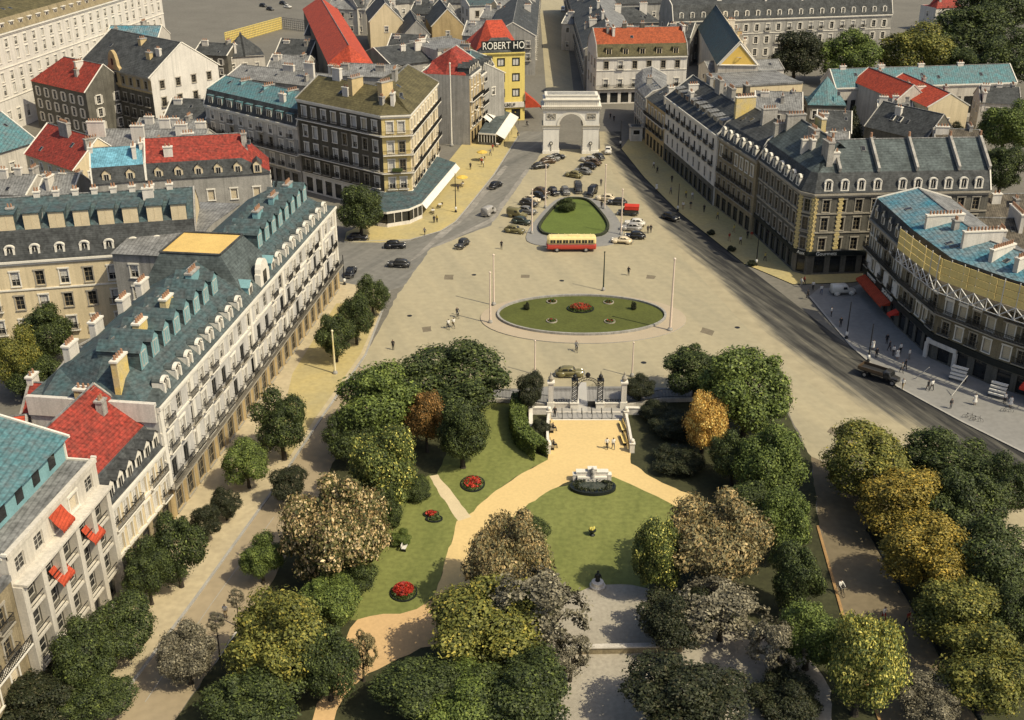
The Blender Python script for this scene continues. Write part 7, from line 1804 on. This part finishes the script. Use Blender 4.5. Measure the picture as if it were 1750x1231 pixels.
PPL = [
 # left pavement
 (885, 236, 'dark', 'black', 'walk', 30, 'on the tip of the left pavement by the cafe pavilion'), (861, 240, 'black', 'black', 'walk', 200, 'by the corner of the cafe pavilion awning'), (842, 258, 'red', 'dark', 'walk', 20, 'in a red top below the cafe pavilion'), (838, 266, 'grey', 'dark', 'walk', 40, 'in grey just below the red top walker on the left pavement'),
 (823, 282, 'red', 'black', 'stand', 0, 'in red halfway along the left pavement'), (826, 286, 'white', 'dark', 'stand', 90, 'in white beside the one in red on the left pavement'), (804, 290, 'black', 'black', 'stand', 0, 'in black alone in the middle of the left pavement'), (783, 328, 'dark', 'dark', 'walk', 200, 'beside the tall lamp on the left pavement'),
 (742, 382, 'black', 'black', 'stand', 30, 'in black of the pair before the cafe verandah'), (747, 381, 'yellow', 'black', 'stand', -30, 'in yellow of the pair before the cafe verandah'), (726, 403, 'grey', 'dark', 'walk', 150, 'in grey at the corner of the left pavement'),
 # square
 (1074, 471, 'black', 'black', 'walk', 170, 'in black alone on the square behind the oval island'), (672, 598, 'black', 'black', 'stand', 0, 'in black standing on the square by the dark corner tree'), (857, 426, 'black', 'black', 'walk', 0, 'walking beside the left road edge of the square'),
 (1107, 399, 'dark', 'black', 'stand', 20, 'left of two beside the black parked car'), (1112, 398, 'black', 'dark', 'stand', -20, 'right of two beside the black parked car'), (1028, 357, 'black', 'black', 'stand', 0, 'in black under the right rear mast of the island'), (1027, 318, 'dark', 'dark', 'stand', 0, 'between the arch cars and the cream car'),
 (1049, 208, 'black', 'black', 'walk', 0, 'in black behind the arch on the right'), (1043, 204, 'dark', 'black', 'walk', 10, 'in dark clothes left of the one in black behind the arch'), (1122, 326, 'white', 'white', 'walk', 190, 'in white crossing the dark right road'),
 # right pavement
 (1117, 288, 'white', 'dark', 'walk', 20, 'in a white shirt at the top of the right yellow pavement'), (1123, 297, 'dark', 'black', 'walk', 200, 'in dark clothes below the white shirt on the right pavement'), (1148, 312, 'black', 'black', 'stand', 0, 'against the shop front under the white house'), (1146, 332, 'grey', 'black', 'walk', 30, 'in grey left of the lamp below the white house'), (1172, 338, 'yellow', 'dark', 'walk', 0, 'in yellow right of the lamp below the white house'), (1183, 341, 'white', 'grey', 'walk', 10, 'in white right of the one in yellow'),
 (1167, 358, 'white', 'tan', 'stand', 0, 'in white near the kerb below the white house'), (1180, 357, 'dark', 'tan', 'stand', 0, 'in dark top beside the kerb below the white house'), (1203, 363, 'black', 'black', 'stand', 0, 'in black in the middle of the right yellow pavement'), (1226, 375, 'yellow', 'dark', 'walk', 30, 'in yellow before the brown mansard house'), (1254, 398, 'yellow', 'tan', 'walk', 200, 'in pale yellow before the dark shop fronts'), (1246, 412, 'red', 'tan', 'walk', 20, 'in red near the kerb before the dark shop fronts'), (1265, 418, 'white', 'black', 'walk', 10, 'in a white shirt left of the corner lamp'), (1277, 408, 'black', 'black', 'stand', 0, 'in black left of two near the corner lamp'), (1284, 409, 'red', 'tan', 'stand', 0, 'in red right of two near the corner lamp'), (1307, 446, 'yellow', 'dark', 'walk', 30, 'in yellow right of the corner lamp'), (1374, 487, 'red', 'dark', 'walk', 80, 'striding at the kerb of the corner crossing'), (1369, 490, 'white', 'grey', 'walk', 100, 'in white at the kerb of the corner crossing'), (1389, 496, 'white', 'black', 'stand', 0, 'in black and white at the corner crossing'), (1403, 503, 'white', 'blue', 'walk', 0, 'in white shirt and blue trousers at the corner crossing'), (1380, 511, 'black', 'black', 'walk', 200, 'in black at the edge of the grey pavement'),
 (1436, 559, 'black', 'dark', 'stand', 0, 'in black near the lamp by the red awning'), (1420, 541, 'white', 'dark', 'stand', 60, 'holding a barrow on the grey pavement'), (1491, 598, 'white', 'white', 'stand', 0, 'in white under the lamp near the lorry'), (1497, 612, 'black', 'black', 'stand', 0, 'in black beside the one in white near the lorry'),
 (1519, 600, 'dark', 'black', 'walk', 40, 'leftmost of the crowd before the white shop front'), (1526, 608, 'white', 'dark', 'stand', 10, 'in white in the crowd before the white shop front'), (1533, 614, 'white', 'white', 'stand', 0, 'all in white in the crowd before the white shop front'), (1538, 604, 'white', 'black', 'stand', 20, 'rightmost of the crowd before the white shop front'), (1515, 588, 'black', 'black', 'stand', 0, 'rear figure of the crowd before the white shop front'), (1553, 614, 'white', 'grey', 'stand', 40, 'in white by the shop window left of the white post'),
 (1540, 637, 'grey', 'dark', 'walk', 30, 'in grey of the dark couple on the grey pavement'), (1546, 632, 'black', 'black', 'walk', 30, 'in black of the dark couple on the grey pavement'), (1585, 668, 'black', 'dark', 'walk', 200, 'left of the couple on the lower grey pavement'), (1592, 667, 'white', 'black', 'walk', 200, 'right of the couple on the lower grey pavement'), (1542, 665, 'white', 'tan', 'walk', -40, 'in white at the kerb of the grey pavement'), (1624, 700, 'dark', 'grey', 'stand', 20, 'in dark clothes at the kerb near the leaning white pole'), (1665, 692, 'white', 'white', 'stand', 0, 'all in white alone on the lower grey pavement'),
 (1716, 690, 'white', 'dark', 'stand', 10, 'in white by the striped stand at the right edge'), (1726, 696, 'white', 'white', 'stand', 0, 'in pale dress by the right edge stand'),
 # others
 (1037, 768, 'white', 'black', 'walk', 170, 'left of the two walkers on the yellow terrace'), (1048, 768, 'white', 'grey', 'walk', 190, 'right of the two walkers on the yellow terrace'), (386, 1056, 'white', 'tan', 'stand', 0, 'in white on the left boulevard near the young trees'), (1089, 676, 'black', 'black', 'stand', 0, 'in black behind the railing right of the gate'), (948, 714, 'black', 'black', 'stand', 0, 'in black at the left end of the steps'), (1509, 1060, 'white', 'red', 'walk', 30, 'in white on the brown boulevard at the bottom right'), (1550, 1068, 'red', 'dark', 'walk', 30, 'in red beside the black kerb at the bottom right'),
]
for (px, py, tp_, bt, ps, dg_, lb) in PPL:
    z = .15 if py < 700 and not (600 < px < 1130 and 300 < py < 640) else .03
    person(px, py, tp_, bt, ps, dg_, 'person ' + lb, z, dress=(tp_ == bt == 'white'))
person(945, 736, 'black', 'dark', 'sit', 90, 'person in black sitting on the upper left bench of the terrace', .03)
person(946, 765, 'dark', 'black', 'sit', 90, 'person in black sitting on the lower left bench of the terrace', .03)
def bicycle(px, py, deg, label, rider=None):
    p = P(px, py); root = tag(empty('bicycle', V3(p, .02), R(deg)), label, 'bicycle')
    for y in (-.52, .52):
        mb = MB()
        for i in range(14):
            a0, a1 = 6.283 * i / 14, 6.283 * (i + 1) / 14; mb.tube((0, y + math.cos(a0) * .33, .34 + math.sin(a0) * .33), (0, y + math.cos(a1) * .33, .34 + math.sin(a1) * .33), .02, .02, TYRE, 4)
        for i in range(4): a0 = 3.1416 * i / 4; mb.tube((0, y + math.cos(a0) * .32, .34 + math.sin(a0) * .32), (0, y - math.cos(a0) * .32, .34 - math.sin(a0) * .32), .006, .006, CHROME, 3)
        mb.build('wheel', root)
    mb = MB()
    for a, b in (((0, .52, .34), (0, .1, .36)), ((0, .1, .36), (0, .22, .85)), ((0, .22, .82), (0, -.36, .85)), ((0, .1, .36), (0, -.36, .8)), ((0, -.36, .95), (0, -.52, .34)), ((0, .52, .34), (0, .22, .82))): mb.tube(a, b, .02, .02, IRON, 5)
    mb.build('frame', root)
    mb = MB(); mb.ball((0, .23, .9), .12, IRON, 8, 4, (.8, 1.2, .4)); mb.build('saddle', root)
    mb = MB(); mb.tube((-.26, -.38, 1.02), (.26, -.38, 1.02), .018, .018, CHROME, 5); mb.tube((0, -.36, .9), (0, -.38, 1.02), .02, .02, CHROME, 5); mb.build('handlebar', root)
    if rider:
        q = p + Vector((math.cos(R(deg) + math.pi / 2), math.sin(R(deg) + math.pi / 2))) * .2
        o = link('person', body_mesh('ride', rider[0], rider[1]), None, (q.x, q.y, .05), R(deg)); tag(o, rider[2], 'person')
bicycle(766, 562, 200, 'bicycle left of the two ridden side by side on the square', ('white', 'grey', 'person in white cycling on the left of the pair on the square'))
bicycle(775, 560, 200, 'bicycle right of the two ridden side by side on the square', ('white', 'tan', 'person in white cycling on the right of the pair on the square'))
bicycle(782, 543, 20, 'bicycle ridden just above the pair on the square', ('dark', 'black', 'person in dark clothes cycling above the white pair'))
bicycle(985, 601, 10, 'bicycle ridden below the oval island', ('grey', 'dark', 'person in grey cycling below the oval island'))
bicycle(901, 217, 30, 'bicycle ridden left of the arch', ('black', 'black', 'person in black cycling left of the arch'))
bicycle(1436, 1016, 15, 'bicycle ridden along the right edge of the park', ('white', 'black', 'person in white and black cycling along the right edge of the park'))
bicycle(1720, 706, 80, 'bicycle parked against the kerb at the right edge')
bicycle(1655, 717, 70, 'bicycle parked leftmost of the kerb row on the grey pavement')
bicycle(1668, 722, 70, 'bicycle parked second of the kerb row on the grey pavement')
# striped stalls and leaning poles on the grey pavement
def stall(px, py, label):
    p = P(px, py); root = tag(empty('striped_stand', V3(p, .14), R(-38)), label, 'stand')
    for k in range(4):
        mb = MB(); mb.box((0, .35 - k * .25, 2.0 - k * .45), (2.2, .5, .08), CANVAS); mb.box((0, .12 - k * .25, 1.9 - k * .45), (2.2, .05, .2), CANVAS); mb.build('shelf', root)
    mb = MB(); [mb.box((sx, .3, 1.0), (.08, .08, 2.0), IRON) for sx in (-1.05, 1.05)]; [mb.box((sx, -.4, .35), (.08, .08, .7), IRON) for sx in (-1.05, 1.05)]; mb.build('frame', root)
stall(1636, 652, 'white tiered stand before the dark shop window')
stall(1703, 680, 'white tiered stand at the right edge near the red awning')
def leaning(a, b, z, label):
    p, q = P(*a), P(b[0], b[1], z); mb = MB(); mb.tube((0, 0, .15), V3(q - p, z), .07, .05, TRIM, 6); tag(mb.build('leaning_pole', None, V3(p)), label, 'pole')
leaning((1565, 648), (1588, 628), 2.6, 'thin white awning pole slanting before the white shop front')
leaning((1626, 678), (1654, 642), 3.0, 'longer thin white awning pole slanting before the tiered stand')
# lattice fence of the yard and the kiosk
for a, b, m_, lb in (((386, 78), (482, 50), YPAINT, 'tall yellow lattice fence along the yard at the top left'), ((484, 50), (528, 56), GREYST, 'grey lattice fence continuing the yellow one')):
    q = [P(*a), P(*b)]; cc = q[0]; q = [p - cc for p in q]; root = tag(empty('lattice_fence', V3(cc)), lb, 'fence')
    mb = MB(); L = plen(q); n = int(L / 1.0)
    for i in range(n + 1):
        p, d = along(q, L * i / n); mb.box((p.x, p.y, 2.2), (.16, .16, 4.4), m_, math.atan2(d.y, d.x))
    for k in range(6): sweep(mb, q, -.06, .06, .3 + k * .8, .48 + k * .8, m_)
    sweep(mb, q, .08, .14, 0, 4.2, mat('cane_screen', (.42, .33, .17), var=.2, scale=1)) if m_ is YPAINT else None
    mb.build('lattice', root)
def kiosk(px, py, label, w=2.6):
    p = P(px, py); root = tag(empty('kiosk', V3(p, .1)), label, 'kiosk')
    mb = MB(); mb.box((0, 0, 1.7), (w, w, 3.4), WHITE); mb.build('wall', root)
    mb = MB(); mb.box((0, 0, 3.5), (w + .5, w + .5, .2), TRIMD); mb.box((0, 0, 3.75), (w - .4, w - .4, .4), SLATE, 0, .3); mb.build('roof', root)
    mb = MB(); mb.box((0, -w / 2 - .02, 2.3), (w * .5, .05, 1.0), GLASS); mb.build('window', root)
    mb = MB(); mb.box((-w * .1, -w / 2 - .04, .9), (w * .6, .05, 1.2), PALE); mb.build('counter', root)
kiosk(888, 198, 'white kiosk under the orange awning of the yellow shop')
kiosk(1086, 240, 'white corner kiosk at the head of the right pavement', 3.0)
bush(1215, 402, .9, .6, 'black', 'low dark shrub in the kerbside row left of the corner lamp', z0=.14)
bush(1250, 430, .9, .6, 'black', 'low dark shrub in the kerbside row below the corner lamp', z0=.14)
bush(1285, 455, .9, .6, 'black', 'low dark shrub at the foot of the corner lamp', z0=.14)

# cafe furniture on the left pavement
def cafe_set(px, py, label, parasol=None):
    p = P(px, py); root = tag(empty('cafe_table', V3(p, .14), px * .7), label, 'cafe table', 'cafe tables on the left pavement')
    mb = MB(); mb.lathe([(.42, .72), (.42, .76), (0, .76)], CANVAS, 12); mb.build('table_top', root)
    mb = MB(); mb.lathe([(.24, 0), (.22, .04), (.04, .06), (.04, .72)], IRON, 8); mb.build('leg', root)
    if parasol:
        r2 = tag(empty('parasol', V3(p, .14)), parasol[1], 'parasol')
        mb = MB(); mb.tube((0, 0, .78), (0, 0, 2.5), .03, .03, STEEL, 5); mb.build('pole', r2)
        mb = MB(); mb.lathe([(1.3, 2.0), (1.25, 2.15), (.6, 2.42), (0, 2.6)], parasol[0], 8); mb.build('canopy', r2)
    for k in range(2):
        a = px + k * 3.1; c = tag(empty('cafe_chair', V3(p + Vector((math.cos(a) * .75, math.sin(a) * .75)), .14), a + 1.57), 'dark cafe chair drawn up to a white cafe table on the left pavement', 'chair', 'cafe chairs on the left pavement')
        mb = MB(); mb.box((0, 0, .45), (.4, .4, .04), SHUTD); mb.build('seat', c)
        mb = MB(); mb.box((0, -.19, .68), (.4, .03, .4), SHUTD); mb.build('backrest', c)
        for sx, sy in ((-.17, -.17), (.17, -.17), (-.17, .17), (.17, .17)):
            mb = MB(); mb.tube((sx, sy, 0), (sx, sy, .44), .018, .018, IRON, 4); mb.build('leg', c)
YC = mat('yellow_canvas', (.62, .42, .08), .85, .12, 1.0)
for px, py, lb, ps in ((850, 252, 'white cafe table nearest the camera before the pavilion awning', None), (856, 243, 'white cafe table second before the pavilion awning', None), (862, 234, 'white cafe table third before the pavilion awning', None), (868, 225, 'white cafe table fourth before the pavilion awning', None), (874, 217, 'white cafe table at the far end of the pavilion awning', None),
                   (824, 276, 'white cafe table under the yellow parasol halfway up the left pavement', (YC, 'yellow parasol halfway up the left pavement')), (790, 320, 'white cafe table under the yellow parasol by the tall lamp', (YC, 'yellow parasol beside the tall lamp on the left pavement')), (752, 356, 'white cafe table below the long white verandah awning', None), (740, 366, 'white cafe table at the corner of the verandah', None), (880, 204, 'white cafe table under the yellow parasol by the kiosk', (YC, 'yellow parasol near the kiosk'))):
    cafe_set(px, py, lb, ps)
